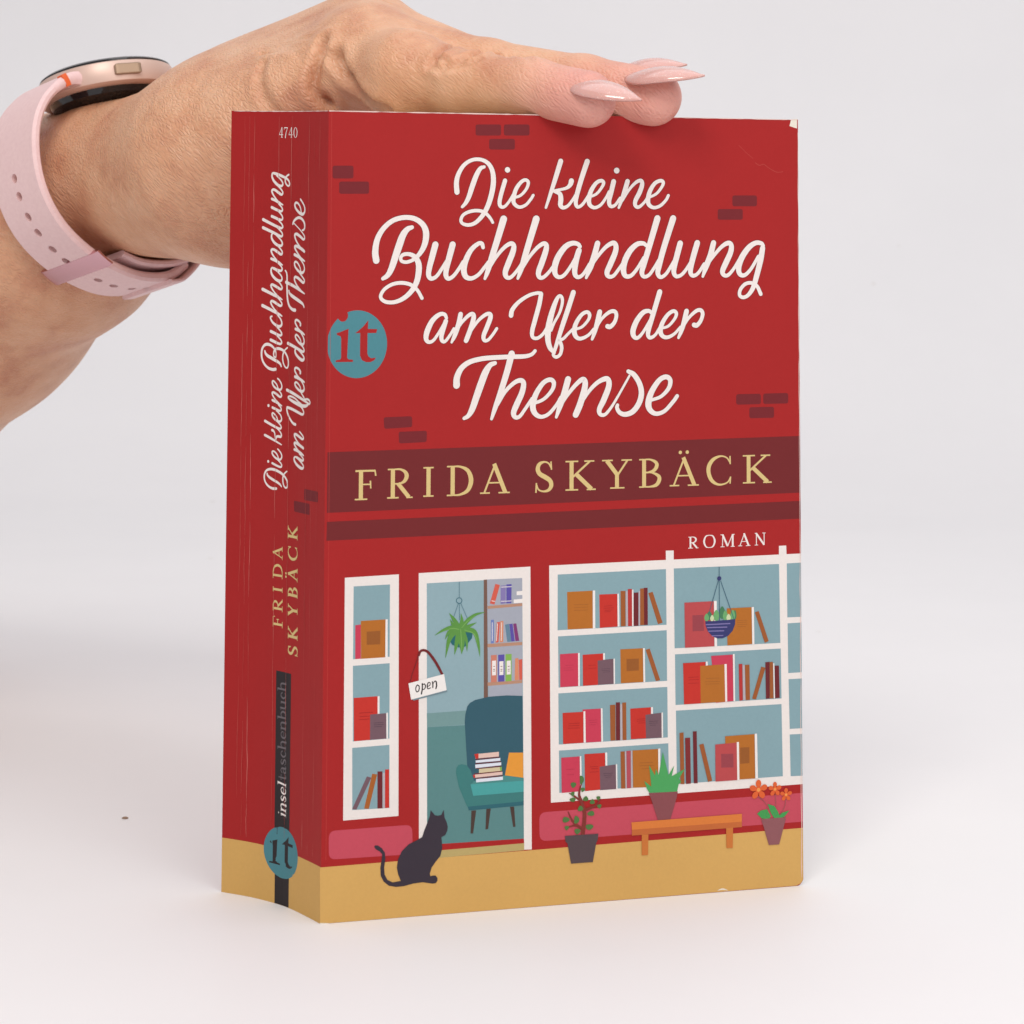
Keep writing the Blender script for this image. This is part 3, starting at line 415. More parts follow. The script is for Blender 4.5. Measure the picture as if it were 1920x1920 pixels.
  ('stroke','gold',[(79.82,102.1,0.35),(81.94,101.96,0.42),(83.58,101.12,0.86),(83.75,100.08,1.01),(82.99,98.97,0.86),(81.47,98.59,0.45),(79.71,98.59,0.35)],'r'),
  ('line','gold',[(87.54,98.66,0.45),(90.3,105.29,0.45)],'b'),
  ('line','gold',[(90.07,105.5,1.01),(92.98,98.66,1.01)],'b'),
  ('line','gold',[(88.46,101.03,0.35),(91.83,101.03,0.35)],'b'),
  ('line','gold',[(86.47,98.66,0.35),(89,98.66,0.35)],'b'),
  ('line','gold',[(91.22,98.66,0.35),(94.13,98.66,0.35)],'b'),
  ('stroke','gold',[(102.38,103.96,0.36),(101.51,105.12,0.36),(99.91,105.55,0.44),(98.03,104.83,0.84),(96.9,103.38,1.05),(96.7,101.71,1.05),(97.37,99.89,0.95),(98.7,98.8,0.63),(100.17,98.58,0.44),(101.71,99.09,0.36),(102.52,100.25,0.36)],'r'),
  ('line','gold',[(102.38,105.55,0.36),(102.45,103.52,0.36)],'b'),
  ('line','gold',[(102.52,100.47,0.36),(102.38,98.73,0.36)],'b'),
  ('line','gold',[(107.33,98.69,1.01),(107.33,105.62,1.01)],'b'),
  ('line','gold',[(105.79,98.82,0.35),(109.03,98.82,0.35)],'b'),
  ('line','gold',[(105.79,105.47,0.35),(109.03,105.47,0.35)],'b'),
  ('line','gold',[(107.64,101.81,0.49),(111.96,105.42,0.49)],'b'),
  ('line','gold',[(110.57,105.47,0.35),(113.12,105.47,0.35)],'b'),
  ('line','gold',[(108.41,102.57,1.01),(112.42,98.89,1.01)],'b'),
  ('line','gold',[(111.19,98.82,0.35),(113.5,98.82,0.35)],'b'),
  ('disc','gold',(89.28,106.72,0.44,0.44)),
  ('disc','gold',(91.1,106.75,0.44,0.44))]),
 ('genre_lettering','front',0,[
  ('line','cream',[(91.92,83.24,0.43),(91.92,86.05,0.43)],'b'),
  ('line','cream',[(91.33,83.3,0.15),(92.54,83.3,0.15)],'b'),
  ('line','cream',[(91.38,85.99,0.15),(92,85.99,0.15)],'b'),
  ('stroke','cream',[(91.92,85.98,0.15),(92.67,85.98,0.19),(93.21,85.72,0.34),(93.37,85.32,0.43),(93.16,84.87,0.34),(92.67,84.65,0.18),(91.92,84.62,0.15)],'r'),
  ('line','cream',[(92.46,84.65,0.41),(93.61,83.33,0.41)],'b'),
  ('line','cream',[(93.34,83.3,0.15),(94.02,83.3,0.15)],'b'),
  ('stroke','cream',[(96.91,86.29,0.16),(95.97,86.02,0.33),(95.5,84.78,0.47),(95.97,83.54,0.33),(96.91,83.28,0.16),(97.84,83.54,0.33),(98.31,84.78,0.47),(97.84,86.02,0.33),(96.91,86.29,0.16)],'r'),
  ('line','cream',[(100.33,83.34,0.21),(100.44,86.25,0.21)],'b'),
  ('line','cream',[(100.36,86.35,0.47),(101.71,83.46,0.47)],'b'),
  ('line','cream',[(101.71,83.46,0.21),(102.98,86.25,0.21)],'b'),
  ('line','cream',[(103.06,83.28,0.47),(103.06,86.35,0.47)],'b'),
  ('line','cream',[(99.84,83.34,0.16),(100.89,83.34,0.16)],'b'),
  ('line','cream',[(102.53,83.34,0.16),(103.58,83.34,0.16)],'b'),
  ('line','cream',[(99.84,86.28,0.16),(100.44,86.28,0.16)],'b'),
  ('line','cream',[(102.98,86.28,0.16),(103.58,86.28,0.16)],'b'),
  ('line','cream',[(104.96,83.4,0.21),(106.14,86.35,0.21)],'b'),
  ('line','cream',[(106.04,86.45,0.47),(107.28,83.4,0.47)],'b'),
  ('line','cream',[(105.35,84.45,0.16),(106.79,84.45,0.16)],'b'),
  ('line','cream',[(104.5,83.4,0.16),(105.58,83.4,0.16)],'b'),
  ('line','cream',[(106.53,83.4,0.16),(107.77,83.4,0.16)],'b'),
  ('line','cream',[(109.35,83.4,0.21),(109.35,86.41,0.21)],'b'),
  ('line','cream',[(109.27,86.38,0.46),(111.41,83.46,0.46)],'b'),
  ('line','cream',[(111.41,83.4,0.21),(111.41,86.41,0.21)],'b'),
  ('line','cream',[(108.92,83.46,0.16),(109.79,83.46,0.16)],'b'),
  ('line','cream',[(108.92,86.35,0.16),(109.44,86.35,0.16)],'b'),
  ('line','cream',[(110.94,86.35,0.16),(111.81,86.35,0.16)],'b')]),
 ('brick_print','front',0,[
  ('poly','maroon2',[(1.06,176.1),(1.08,176.32),(1.16,176.49),(1.27,176.61),(1.44,176.68),(1.66,176.71),(5.58,176.74),(5.79,176.72),(5.96,176.65),(6.08,176.53),(6.16,176.36),(6.18,176.14),(6.2,174.28),(6.18,174.07),(6.11,173.9),(5.99,173.78),(5.82,173.71),(5.61,173.68),(1.69,173.65),(1.47,173.68),(1.3,173.75),(1.18,173.87),(1.11,174.03),(1.08,174.25)])]),
 ('brick_print','front',0,[
  ('poly','maroon2',[(2.72,172.33),(2.74,172.54),(2.81,172.71),(2.93,172.83),(3.1,172.91),(3.31,172.93),(9.44,172.97),(9.65,172.95),(9.82,172.88),(9.94,172.76),(10.02,172.59),(10.04,172.38),(10.06,170.64),(10.03,170.42),(9.96,170.25),(9.84,170.13),(9.68,170.06),(9.46,170.04),(3.34,170),(3.13,170.03),(2.96,170.1),(2.84,170.22),(2.76,170.39),(2.74,170.6)])]),
 ('brick_print','front',0,[
  ('poly','maroon2',[(36.46,186.43),(36.48,186.64),(36.55,186.81),(36.67,186.93),(36.84,187.01),(37.05,187.03),(42.33,187.1),(42.54,187.08),(42.71,187.01),(42.83,186.89),(42.9,186.73),(42.93,186.51),(42.93,185),(42.91,184.78),(42.84,184.61),(42.72,184.49),(42.55,184.42),(42.34,184.39),(37.07,184.33),(36.85,184.35),(36.69,184.42),(36.56,184.54),(36.49,184.71),(36.47,184.92)])]),
 ('brick_print','front',0,[
  ('poly','maroon2',[(43.6,186.52),(43.63,186.74),(43.7,186.91),(43.82,187.03),(43.99,187.1),(44.2,187.13),(49.57,187.2),(49.79,187.18),(49.96,187.11),(50.08,186.99),(50.15,186.82),(50.17,186.61),(50.18,185.08),(50.16,184.87),(50.09,184.7),(49.97,184.58),(49.8,184.5),(49.58,184.48),(44.21,184.41),(44,184.43),(43.83,184.5),(43.71,184.62),(43.64,184.79),(43.61,185.01)])]),
 ('brick_print','front',0,[
  ('poly','maroon2',[(39.9,182.95),(39.92,183.17),(40,183.34),(40.12,183.46),(40.28,183.53),(40.5,183.56),(45.84,183.62),(46.06,183.6),(46.23,183.53),(46.35,183.41),(46.42,183.24),(46.45,183.02),(46.45,181.62),(46.43,181.4),(46.36,181.23),(46.24,181.11),(46.07,181.04),(45.85,181.01),(40.51,180.96),(40.3,180.98),(40.13,181.05),(40.01,181.17),(39.93,181.34),(39.91,181.55)])]),
 ('brick_print','front',0,[
  ('poly','maroon2',[(103.26,169.5),(103.28,169.72),(103.36,169.89),(103.48,170.01),(103.64,170.08),(103.86,170.11),(109.27,170.13),(109.48,170.11),(109.65,170.04),(109.77,169.92),(109.84,169.75),(109.87,169.54),(109.86,168.02),(109.83,167.8),(109.76,167.64),(109.64,167.52),(109.47,167.44),(109.26,167.42),(103.85,167.4),(103.64,167.42),(103.47,167.49),(103.35,167.61),(103.28,167.78),(103.25,168)])]),
 ('brick_print','front',0,[
  ('poly','maroon2',[(99.31,166.09),(99.34,166.31),(99.41,166.47),(99.53,166.59),(99.7,166.67),(99.91,166.69),(105.44,166.71),(105.66,166.69),(105.83,166.62),(105.95,166.5),(106.02,166.33),(106.04,166.11),(106.03,164.64),(106.01,164.42),(105.94,164.25),(105.82,164.13),(105.65,164.06),(105.43,164.04),(99.91,164.02),(99.69,164.05),(99.52,164.12),(99.4,164.24),(99.33,164.41),(99.31,164.62)])]),
 ('brick_print','front',0,[
  ('poly','maroon2',[(104.09,120.09),(104.11,120.31),(104.19,120.48),(104.31,120.6),(104.48,120.67),(104.69,120.7),(110.1,120.71),(110.32,120.69),(110.48,120.62),(110.6,120.5),(110.67,120.33),(110.7,120.11),(110.69,118.73),(110.67,118.52),(110.59,118.35),(110.47,118.23),(110.31,118.16),(110.09,118.13),(104.68,118.12),(104.47,118.15),(104.3,118.22),(104.18,118.34),(104.11,118.51),(104.09,118.72)])]),
 ('brick_print','front',0,[
  ('poly','maroon2',[(111.33,120.14),(111.36,120.35),(111.43,120.52),(111.55,120.64),(111.72,120.72),(111.93,120.74),(117.46,120.76),(117.68,120.73),(117.84,120.66),(117.96,120.54),(118.03,120.37),(118.06,120.16),(118.05,118.77),(118.03,118.55),(117.95,118.39),(117.83,118.27),(117.66,118.19),(117.45,118.17),(111.92,118.16),(111.71,118.18),(111.54,118.25),(111.42,118.37),(111.35,118.54),(111.33,118.76)])]),
 ('brick_print','front',0,[
  ('poly','maroon2',[(107.6,116.8),(107.62,117.02),(107.7,117.19),(107.82,117.31),(107.98,117.38),(108.2,117.41),(113.63,117.41),(113.84,117.39),(114.01,117.32),(114.13,117.2),(114.2,117.03),(114.22,116.81),(114.22,115.3),(114.19,115.08),(114.12,114.91),(114,114.79),(113.83,114.72),(113.61,114.69),(108.19,114.69),(107.97,114.72),(107.81,114.79),(107.69,114.91),(107.62,115.08),(107.59,115.29)])]),
 ('brick_print','front',0,[
  ('poly','maroon2',[(14.12,116.23),(14.14,116.45),(14.2,116.62),(14.31,116.74),(14.48,116.81),(14.69,116.84),(20.46,116.95),(20.67,116.93),(20.84,116.86),(20.97,116.74),(21.04,116.58),(21.07,116.36),(21.12,114.98),(21.1,114.77),(21.04,114.6),(20.92,114.47),(20.75,114.39),(20.54,114.36),(14.84,114.11),(14.62,114.12),(14.45,114.19),(14.32,114.3),(14.24,114.46),(14.21,114.68)])]),
 ('brick_print','front',0,[
  ('poly','maroon2',[(17.81,112.73),(17.82,112.95),(17.89,113.12),(18,113.24),(18.17,113.31),(18.38,113.34),(24.17,113.41),(24.39,113.39),(24.55,113.32),(24.67,113.2),(24.74,113.04),(24.76,112.82),(24.73,111.35),(24.71,111.14),(24.63,110.97),(24.51,110.84),(24.34,110.77),(24.13,110.73),(18.5,110.57),(18.28,110.58),(18.11,110.65),(17.99,110.77),(17.91,110.93),(17.88,111.15)])]),
 ('publisher_logo','front',0,[
  ('poly','teal',[(14.79,134.23),(14.77,134.93),(14.68,135.63),(14.54,136.31),(14.35,136.98),(14.11,137.62),(13.81,138.25),(13.47,138.84),(13.08,139.39),(12.65,139.91),(12.18,140.38),(11.67,140.81),(11.13,141.18),(10.57,141.51),(9.98,141.78),(9.37,141.99),(8.75,142.14),(8.12,142.23),(7.48,142.26),(6.84,142.23),(6.21,142.14),(5.58,141.99),(4.98,141.78),(4.39,141.51),(3.82,141.18),(3.28,140.81),(2.78,140.38),(2.31,139.91),(1.87,139.39),(1.49,138.84),(1.14,138.25),(0.85,137.62),(0.6,136.98),(0.41,136.31),(0.35,135.63),(0.35,134.93),(0.35,134.23),(0.35,133.53),(0.35,132.84),(0.41,132.15),(0.6,131.49),(0.85,130.84),(1.14,130.22),(1.49,129.63),(1.87,129.07),(2.31,128.56),(2.78,128.08),(3.28,127.66),(3.82,127.28),(4.39,126.96),(4.98,126.69),(5.58,126.48),(6.21,126.33),(6.84,126.23),(7.48,126.2),(8.12,126.23),(8.75,126.33),(9.37,126.48),(9.98,126.69),(10.57,126.96),(11.13,127.28),(11.67,127.66),(12.18,128.08),(12.65,128.56),(13.08,129.07),(13.47,129.63),(13.81,130.22),(14.11,130.84),(14.35,131.49),(14.54,132.15),(14.68,132.84),(14.77,133.53)]),
  ('disc','red',(3.9,141.08,1.29,1.48)),
  ('poly','red',[(2.45,136.95),(3.07,137.06),(5.39,137.95),(5.3,137.28),(5.05,131.09),(5.36,130.69),(6.49,130.56),(6.49,130.07),(2.27,130.07),(2.33,130.49),(3.38,130.66),(3.59,131.02),(3.58,135.64),(3.39,136.15),(2.55,136.47)]),
  ('poly','red',[(10.14,139.87),(10.06,137.84),(12.35,137.75),(12.11,136.85),(9.98,136.87),(9.96,132.08),(10.22,131.32),(10.91,130.86),(12.06,130.99),(11.69,130.39),(10.76,129.95),(9.67,129.97),(8.66,130.44),(8.19,131.5),(8.2,136.89),(6.99,136.84),(7.73,137.41),(8.97,138.46)])]),
 ('pavement_print','front',0,[
  ('poly','yellow',[(-0.28,12.92),(121.38,13.94),(121.36,1.55),(121.05,0.95),(120.6,0.55),(119.6,0.12),(-0.1,0.06)])]),
 ('wall_panel_print','front',0,[
  ('poly','pink',[(1.74,19.43),(1.8,20.05),(2,20.52),(2.33,20.86),(2.81,21.07),(3.42,21.14),(20.11,21.25),(20.73,21.18),(21.21,20.98),(21.56,20.64),(21.77,20.17),(21.86,19.56),(21.95,16.15),(21.91,15.54),(21.71,15.06),(21.38,14.73),(20.91,14.53),(20.3,14.46),(3.48,14.56),(2.87,14.63),(2.39,14.83),(2.05,15.18),(1.84,15.65),(1.77,16.27)])]),
 ('wall_panel_print','front',0,[
  ('poly','pink',[(53.21,20.26),(53.27,20.91),(53.48,21.41),(53.84,21.77),(54.34,21.99),(54.99,22.07),(121.37,22.42),(121.38,15.45),(55.08,15.29),(54.43,15.36),(53.92,15.57),(53.56,15.93),(53.34,16.43),(53.26,17.08)])]),
 ('narrow_window_print','front',2,[
  ('poly','white',[(5,79.44),(18.12,79.75),(18.45,23.5),(5.13,23.29)]),
  ('poly','glass',[(7.14,77.34),(15.97,77.46),(16.03,60.56),(7.16,60.38)]),
  ('poly','glass',[(7.14,58.87),(16.04,59.07),(16.12,41.54),(7.3,41.36)]),
  ('poly','glass',[(7.15,39.89),(16.14,40.1),(16.26,25.47),(7.29,25.56)]),
  ('poly','rose',[(7.62,68.28),(8.97,68.41),(9.04,60.43),(7.69,60.39)]),
  ('poly','orange',[(8.96,69.22),(14.96,69.32),(14.92,60.48),(9.1,60.4)]),
  ('poly','page',[(14.96,69.32),(15.47,69.35),(15.54,60.5),(14.98,60.48)]),
  ('poly','orange2',[(10.4,66.66),(13.73,66.73),(13.7,63.58),(10.42,63.59)]),
  ('poly','bred',[(7.38,51.42),(13.18,51.53),(13.27,41.56),(7.53,41.4)]),
  ('poly','page',[(13.18,51.53),(13.64,51.56),(13.67,47.22),(13.22,47.24)]),
  ('poly','bgrey',[(11.41,47.38),(15.31,47.49),(15.36,41.58),(11.41,41.48)]),
  ('poly','page',[(15.31,47.55),(15.71,47.58),(15.79,41.58),(15.42,41.58)]),
  ('poly','bgrey',[(10.75,33.13),(11.82,32.75),(8.29,25.58),(7.25,25.78)]),
  ('poly','orange3',[(12.01,33.65),(13.23,33.42),(11.27,25.57),(10.14,25.73)]),
  ('poly','dark',[(13.28,34.09),(14.49,34.07),(14.56,25.5),(13.35,25.52)]),
  ('poly','pale',[(14.55,33.66),(15.09,33.68),(15.16,25.51),(14.62,25.49)]),
  ('poly','bred',[(15.11,34.44),(16.1,34.43),(16.2,25.53),(15.18,25.54)]),
  ('line','ink_red',[(8.73,47.84,0.13),(12.12,47.88,0.13)],'b'),
  ('line','ink_red',[(8.83,47.03,0.13),(11.28,47.01,0.13)],'b'),
  ('line','ink_red',[(8.75,46.3,0.13),(11.28,46.36,0.13)],'b'),
  ('line','ink_grey',[(12.28,45.34,0.13),(14.68,45.38,0.13)],'b'),
  ('line','ink_grey',[(12.34,44.91,0.13),(14.77,44.94,0.13)],'b'),
  ('line','ink_grey',[(12.43,44.45,0.13),(14.4,44.5,0.13)],'b')]),
 ('door_print','front',2,[
  ('poly','white',[(22.98,79.84),(50.76,80.35),(51.34,13.52),(23.51,14.48)]),
  ('poly','wall_blue',[(24.97,77.36),(48.71,77.71),(49.38,16.17),(25.48,16.37)]),
  ('poly','teal_mid',[(25.18,46.91),(36.24,47.09),(36.26,43.76),(25.29,43.66)]),
  ('poly','teal_floor',[(25.29,43.66),(49.04,43.67),(49.38,16.17),(25.48,16.37)]),
  ('poly','red',[(25.48,16.37),(49.38,16.19),(49.44,15.1),(25.5,14.83)]),
  ('poly','khaki',[(25.5,14.83),(49.44,15.12),(49.45,13.46),(23.52,13.08)]),
  ('poly','pale_shelf',[(39.91,77.69),(48.71,77.71),(48.88,49.36),(40.43,49.52)]),
  ('poly','post',[(39.07,77.66),(39.91,77.69),(40.28,49.39),(39.24,49.45)]),
  ('poly','board',[(40.03,71.41),(48.76,71.74),(48.76,71.05),(40.09,70.72)]),
  ('poly','board',[(40.07,62.45),(48.8,62.53),(48.8,61.78),(40.14,61.63)]),
  ('poly','board',[(40.12,53.38),(48.83,53.5),(48.83,52.81),(40.18,52.55)]),
  ('poly','b_coral',[(41.98,76.58),(43.12,76.26),(41.77,71.67),(40.61,72)]),
  ('poly','b_lilac',[(43.3,76.11),(44.59,76.15),(44.6,71.83),(43.32,71.77)]),
  ('poly','b_violet',[(44.73,76.34),(46.05,76.37),(46.01,71.83),(44.75,71.83)]),
  ('poly','page',[(47.31,74.57),(48.75,74.65),(48.75,73.68),(47.32,73.66)]),
  ('poly','page',[(46.59,72.66),(48.76,72.77),(48.76,71.83),(46.59,71.8)]),
  ('poly','b_blue',[(40.92,68.06),(41.65,68.14),(41.67,62.57),(40.95,62.52)]),
  ('poly','b_coral',[(42.38,67.45),(43.16,67.55),(42.84,62.69),(42.11,62.66)]),
  ('poly','b_peach',[(43.25,67.69),(44.04,67.71),(44,62.69),(43.13,62.67)]),
  ('poly','b_steel',[(44.42,66.81),(45.44,66.99),(46.05,62.73),(45.02,62.7)]),
  ('poly','b_violet',[(45.5,66.9),(46.32,67),(46.92,62.78),(46.05,62.76)]),
  ('poly','b_plum',[(46.47,66.94),(47.26,67.02),(48.03,62.84),(47.07,62.77)]),
  ('poly','b_peach2',[(40.96,59.74),(42.41,59.79),(42.44,53.38),(40.99,53.37)]),
  ('poly','b_violet',[(42.76,59.77),(44.31,59.78),(44.34,53.42),(42.79,53.41)]),
  ('poly','b_green',[(44.6,59.82),(46.12,59.83),(46.14,53.44),(44.63,53.4)]),
  ('poly','page',[(41.26,58.41),(42.22,58.45),(42.23,55.01),(41.27,54.97)]),
  ('poly','page',[(43.06,58.19),(44.08,58.22),(44.09,54.97),(43.08,54.94)]),
  ('poly','page',[(44.9,58.24),(45.89,58.27),(45.9,55.02),(44.91,54.99)]),
  ('poly','b_peach',[(47,58.69),(47.82,58.79),(47.98,53.57),(46.9,53.54)]),
  ('poly','b_coral',[(47.91,58.37),(48.81,58.46),(48.83,53.58),(48.07,53.56)]),
  ('line','ink',[(41.49,57.08,0.15),(41.96,57.08,0.15)],'b'),
  ('line','ink',[(41.5,56.39,0.15),(41.96,56.4,0.15)],'b'),
  ('line','ink',[(41.5,55.98,0.15),(41.97,55.98,0.15)],'b'),
  ('line','ink',[(43.36,56.99,0.15),(43.82,56.99,0.15)],'b'),
  ('line','ink',[(43.36,56.3,0.15),(43.83,56.3,0.15)],'b'),
  ('line','ink',[(43.36,55.89,0.15),(43.83,55.89,0.15)],'b'),
  ('line','ink',[(45.16,56.9,0.15),(45.63,56.91,0.15)],'b'),
  ('line','ink',[(45.17,56.21,0.15),(45.63,56.22,0.15)],'b'),
  ('line','ink',[(45.17,55.8,0.15),(45.64,55.8,0.15)],'b'),
  ('line','page',[(43.36,75.75,0.15),(46.05,75.76,0.15)],'b'),
  ('line','page',[(43.38,72.38,0.15),(46.06,72.38,0.15)],'b'),
  ('line','page',[(41.04,72.61,0.15),(41.92,72.44,0.15)],'b'),
  ('line','page',[(42.58,67.17,0.15),(42.31,63.04,0.15)],'b'),
  ('line','page',[(43.6,67.4,0.15),(43.51,63.04,0.15)],'b'),
  ('line','page',[(41.24,67.5,0.15),(41.26,63.09,0.15)],'b'),
  ('poly','chair_back',[(35.14,48.02),(35.8,48.8),(37.1,49.42),(40.57,50.01),(44.93,50.09),(48.9,49.77),(49.15,30.35),(36.34,29.9),(35.22,34.05),(34.53,44.46),(34.66,46.13)]),
  ('poly','chair_mid',[(32.44,32.59),(32.52,33.72),(33,34.4),(33.87,34.57),(35.02,34.28),(36.03,33.05),(36.91,30.55),(36.05,29.65),(36.64,27.16),(49.28,27.25),(49.29,24.18),(35.65,23.82),(34.63,25.93),(33.18,29.28)]),
  ('poly','chair_seat_top',[(36.91,30.46),(44.43,31.32),(49.27,30.43),(49.27,29.6),(36.05,29.65)]),
  ('poly','chair_seat',[(36.05,29.73),(49.27,29.77),(49.28,27.19),(36.7,27.02)]),
  ('poly','chair_low',[(35.51,24.57),(49.29,24.95),(49.29,24.02),(35.62,23.66)]),
  ('poly','chair_leg',[(36.29,23.59),(37.47,23.57),(36.75,18.24),(36.12,18.28)]),
  ('poly','chair_leg',[(39.98,23.74),(41.08,23.75),(40.44,19.02),(39.8,18.98)]),
  ('poly','chair_leg',[(45.86,23.85),(46.88,23.87),(47.24,19.12),(46.66,19.08)]),
  ('poly','pillow',[(45.57,36.59),(49.1,36.39),(49.15,30.49),(44.58,31.31)]),
  ('poly','page_pink',[(37.17,36.72),(43.04,36.93),(43.05,35.83),(37.23,35.68)]),
  ('poly','page_blue',[(37.26,35.24),(43.4,35.48),(43.4,34.8),(37.32,34.69)]),
  ('poly','page_blue',[(37.18,34.27),(43.63,34.43),(43.64,33.75),(37.24,33.44)]),
  ('poly','beige',[(38.11,33.2),(43.7,33.36),(43.7,32.4),(38.12,32.25)]),
  ('poly','page_pink',[(36.76,31.92),(43.94,32.22),(43.94,31.49),(36.85,31.18)]),
  ('poly','page_blue',[(37.4,30.87),(44.06,31.07),(44.06,30.3),(37.41,30.11)]),
  ('poly','bred',[(36.94,36.73),(37.98,36.84),(37.98,35.69),(37.32,35.62)]),
  ('poly','bred',[(36.62,31.9),(37.13,31.92),(37.2,31.21),(36.85,31.15)]),
  ('poly','b_green',[(43.26,33.36),(43.78,33.35),(43.79,32.4),(43.41,32.39)]),
  ('line','dark',[(37.32,35.46,0.21),(43.25,35.68,0.21)],'b'),
  ('line','dark',[(37.24,34.48,0.21),(43.55,34.63,0.21)],'b'),
  ('line','dark',[(37.47,33.32,0.21),(43.7,33.55,0.21)],'b'),
  ('line','dark',[(36.9,32.1,0.21),(43.85,32.34,0.21)],'b'),
  ('line','dark',[(37.34,31.01,0.21),(44.06,31.26,0.21)],'b'),
  ('line','cord',[(32.98,77.43,0.12),(33,73.63,0.12)],'b'),
  ('line','cord',[(32.78,72.32,0.12),(30.93,67.12,0.12)],'b'),
  ('line','cord',[(33.01,72.31,0.12),(33.09,68.4,0.12)],'b'),
  ('line','cord',[(33.36,72.38,0.12),(35.02,68.73,0.12)],'b'),
  ('stroke','cord',[(32.97,73.66,0.18),(33.32,73.56,0.18),(33.58,73.3,0.18),(33.67,72.97,0.18),(33.58,72.64,0.18),(33.33,72.41,0.18),(32.98,72.34,0.18),(32.63,72.44,0.18),(32.38,72.69,0.18),(32.28,73.03,0.18),(32.37,73.35,0.18),(32.63,73.58,0.18),(32.97,73.66,0.18)],'r'),
  ('poly','pot_teal',[(30.08,65.93),(36.43,65.84),(36.21,64),(34.57,62.08),(32.98,61.93),(31.31,62.66),(30.26,64.36)]),
  ('stroke','fern',[(33.25,66.2,1.17),(31.23,66.7,1),(29.21,66.24,0.65),(27.07,65.1,0.09)],'r'),
  ('stroke','fern',[(33.25,66.2,1.17),(31.79,68.46,0.94),(30.57,70.08,0.09)],'r'),
  ('stroke','fern',[(33.25,66.2,1.17),(33.67,68.1,0.88),(33.46,69.9,0.09)],'r'),
  ('stroke','fern',[(33.54,66.19,1.06),(34.97,68.05,1),(36.99,69.47,0.65),(39.31,69.98,0.09)],'r'),
  ('stroke','fern',[(33.54,66.19,1.06),(35.56,66.92,0.76),(37.29,67.61,0.09)],'r'),
  ('stroke','fern',[(34.12,66.16,1.17),(36.72,65.49,1.12),(37.75,62.7,0.76),(38.2,59.6,0.09)],'r'),
  ('stroke','fern',[(33.83,66.17,1),(34.85,63.38,0.7),(35.01,60.96,0.09)],'r'),
  ('stroke','fern',[(33.25,66.2,1.53),(33.7,62.88,1.41),(33.69,60.41,0.09)],'r'),
  ('stroke','fern',[(32.96,66.21,1.17),(32.4,62.94,1),(31.9,60.36,0.09)],'r'),
  ('stroke','fern',[(32.67,66.22,1.29),(30.66,64.12,1.12),(29.69,59.73,0.09)],'r'),
  ('stroke','fern',[(32.96,66.21,1.06),(31.51,67.37,0.76),(30.78,68.64,0.09)],'r'),
  ('stroke','fern',[(31.8,66.26,1.06),(30.37,65.5,0.76),(29.57,64.03,0.09)],'r'),
  ('stroke','fern2',[(33.39,66.19,0.18),(33.64,62.89,0.23),(33.66,60.83,0.06)],'r'),
  ('stroke','fern2',[(33.68,66.59,0.18),(34.97,67.91,0.21),(36.99,69.28,0.06)],'r'),
  ('stroke','fern2',[(32.96,66.21,0.18),(31.23,66.51,0.21),(28.64,65.8,0.06)],'r'),
  ('stroke','fern2',[(34.4,66.01,0.18),(36.73,64.94,0.23),(37.61,62.43,0.06)],'r')]),
 ('open_sign_print','front',110,[
  ('stroke','maroon',[(23.12,60.64,0.59),(23.51,61.49,0.59),(24.37,61.7,0.59),(25.37,61.21,0.62),(26.67,59.65,0.65),(27.83,57.82,0.65),(28.93,55.77,0.59)],'r'),
  ('stroke','maroon',[(23.11,60.69,0.26),(22.25,58.22,0.18),(21.55,56.35,0.15),(21,54.26,0.15)],'r'),
  ('poly','sign_edge',[(21.88,50.08),(30.17,51.69),(30.11,52.24),(21.59,50.5)]),
  ('poly','sign',[(20.62,54.14),(29.36,55.91),(30.02,52.11),(21.31,50.32)]),
  ('stroke','black',[(23.23,53.41,0.26),(22.77,53.65,0.26),(22.43,52.9,0.26),(22.61,52.13,0.26),(23.06,52.19,0.26),(23.29,52.86,0.26),(23.23,53.41,0.26)],'r'),
  ('stroke','black',[(24.02,53.91,0.32),(24.03,52.69,0.32),(23.81,51.55,0.35)],'r'),
  ('stroke','black',[(24.02,53.5,0.18),(24.48,53.84,0.26),(24.8,53.33,0.29),(24.57,52.66,0.23),(24.03,52.52,0.18)],'r'),
  ('stroke','black',[(25.28,53.17,0.21),(25.86,53.47,0.23),(25.91,54.01,0.23),(25.51,54.08,0.26),(25.23,53.39,0.29),(25.4,52.67,0.26),(26.09,52.85,0.18)],'r'),
  ('stroke','black',[(26.48,54.25,0.26),(26.6,53.65,0.32),(26.6,52.88,0.29)],'r'),
  ('stroke','black',[(26.6,53.7,0.18),(27.05,54.31,0.26),(27.4,54.21,0.32),(27.52,53.33,0.35),(27.35,52.57,0.29)],'r')]),
 ('cat_print','front',110,[
  ('poly','cat',[(26.28,24.34),(27.35,23.08),(28.12,22.93),(28.92,23.09),(29.48,24.22),(29.67,22.45),(30.25,21.19),(30.48,20.23),(30.37,19.29),(29.86,18.32),(28.95,17.95),(29.05,16.8),(29.2,15.44),(28.7,13.59),(27.56,12.31),(26.63,11.09),(26.16,9.72),(26.3,9.06),(26.96,9.17),(27.58,9.13),(28.04,8.56),(28.05,7.91),(27.65,7.4),(26.88,7.32),(24.46,7.82),(22.2,7.69),(19.93,7.26),(17.96,7.21),(16.26,7.61),(14.99,8.63),(14.27,10.03),(14.17,11.91),(14.46,13.76),(14.57,14.96),(14,15.62),(12.95,16.28),(12.64,16.79),(12.86,17.09),(13.51,17.05),(14.5,16.31),(15.21,15.27),(15.37,13.84),(15.07,11.84),(15.2,10.23),(15.88,8.97),(17.16,8.29),(19.13,8.5),(18.5,9.99),(18.15,11.63),(18.42,13.49),(19.31,15.31),(20.99,16.81),(22.97,17.62),(24.25,18.26),(24.72,19.66),(25.5,21.5),(26.07,22.95)])]),
 ('bookshelf_window_print','front',2,[
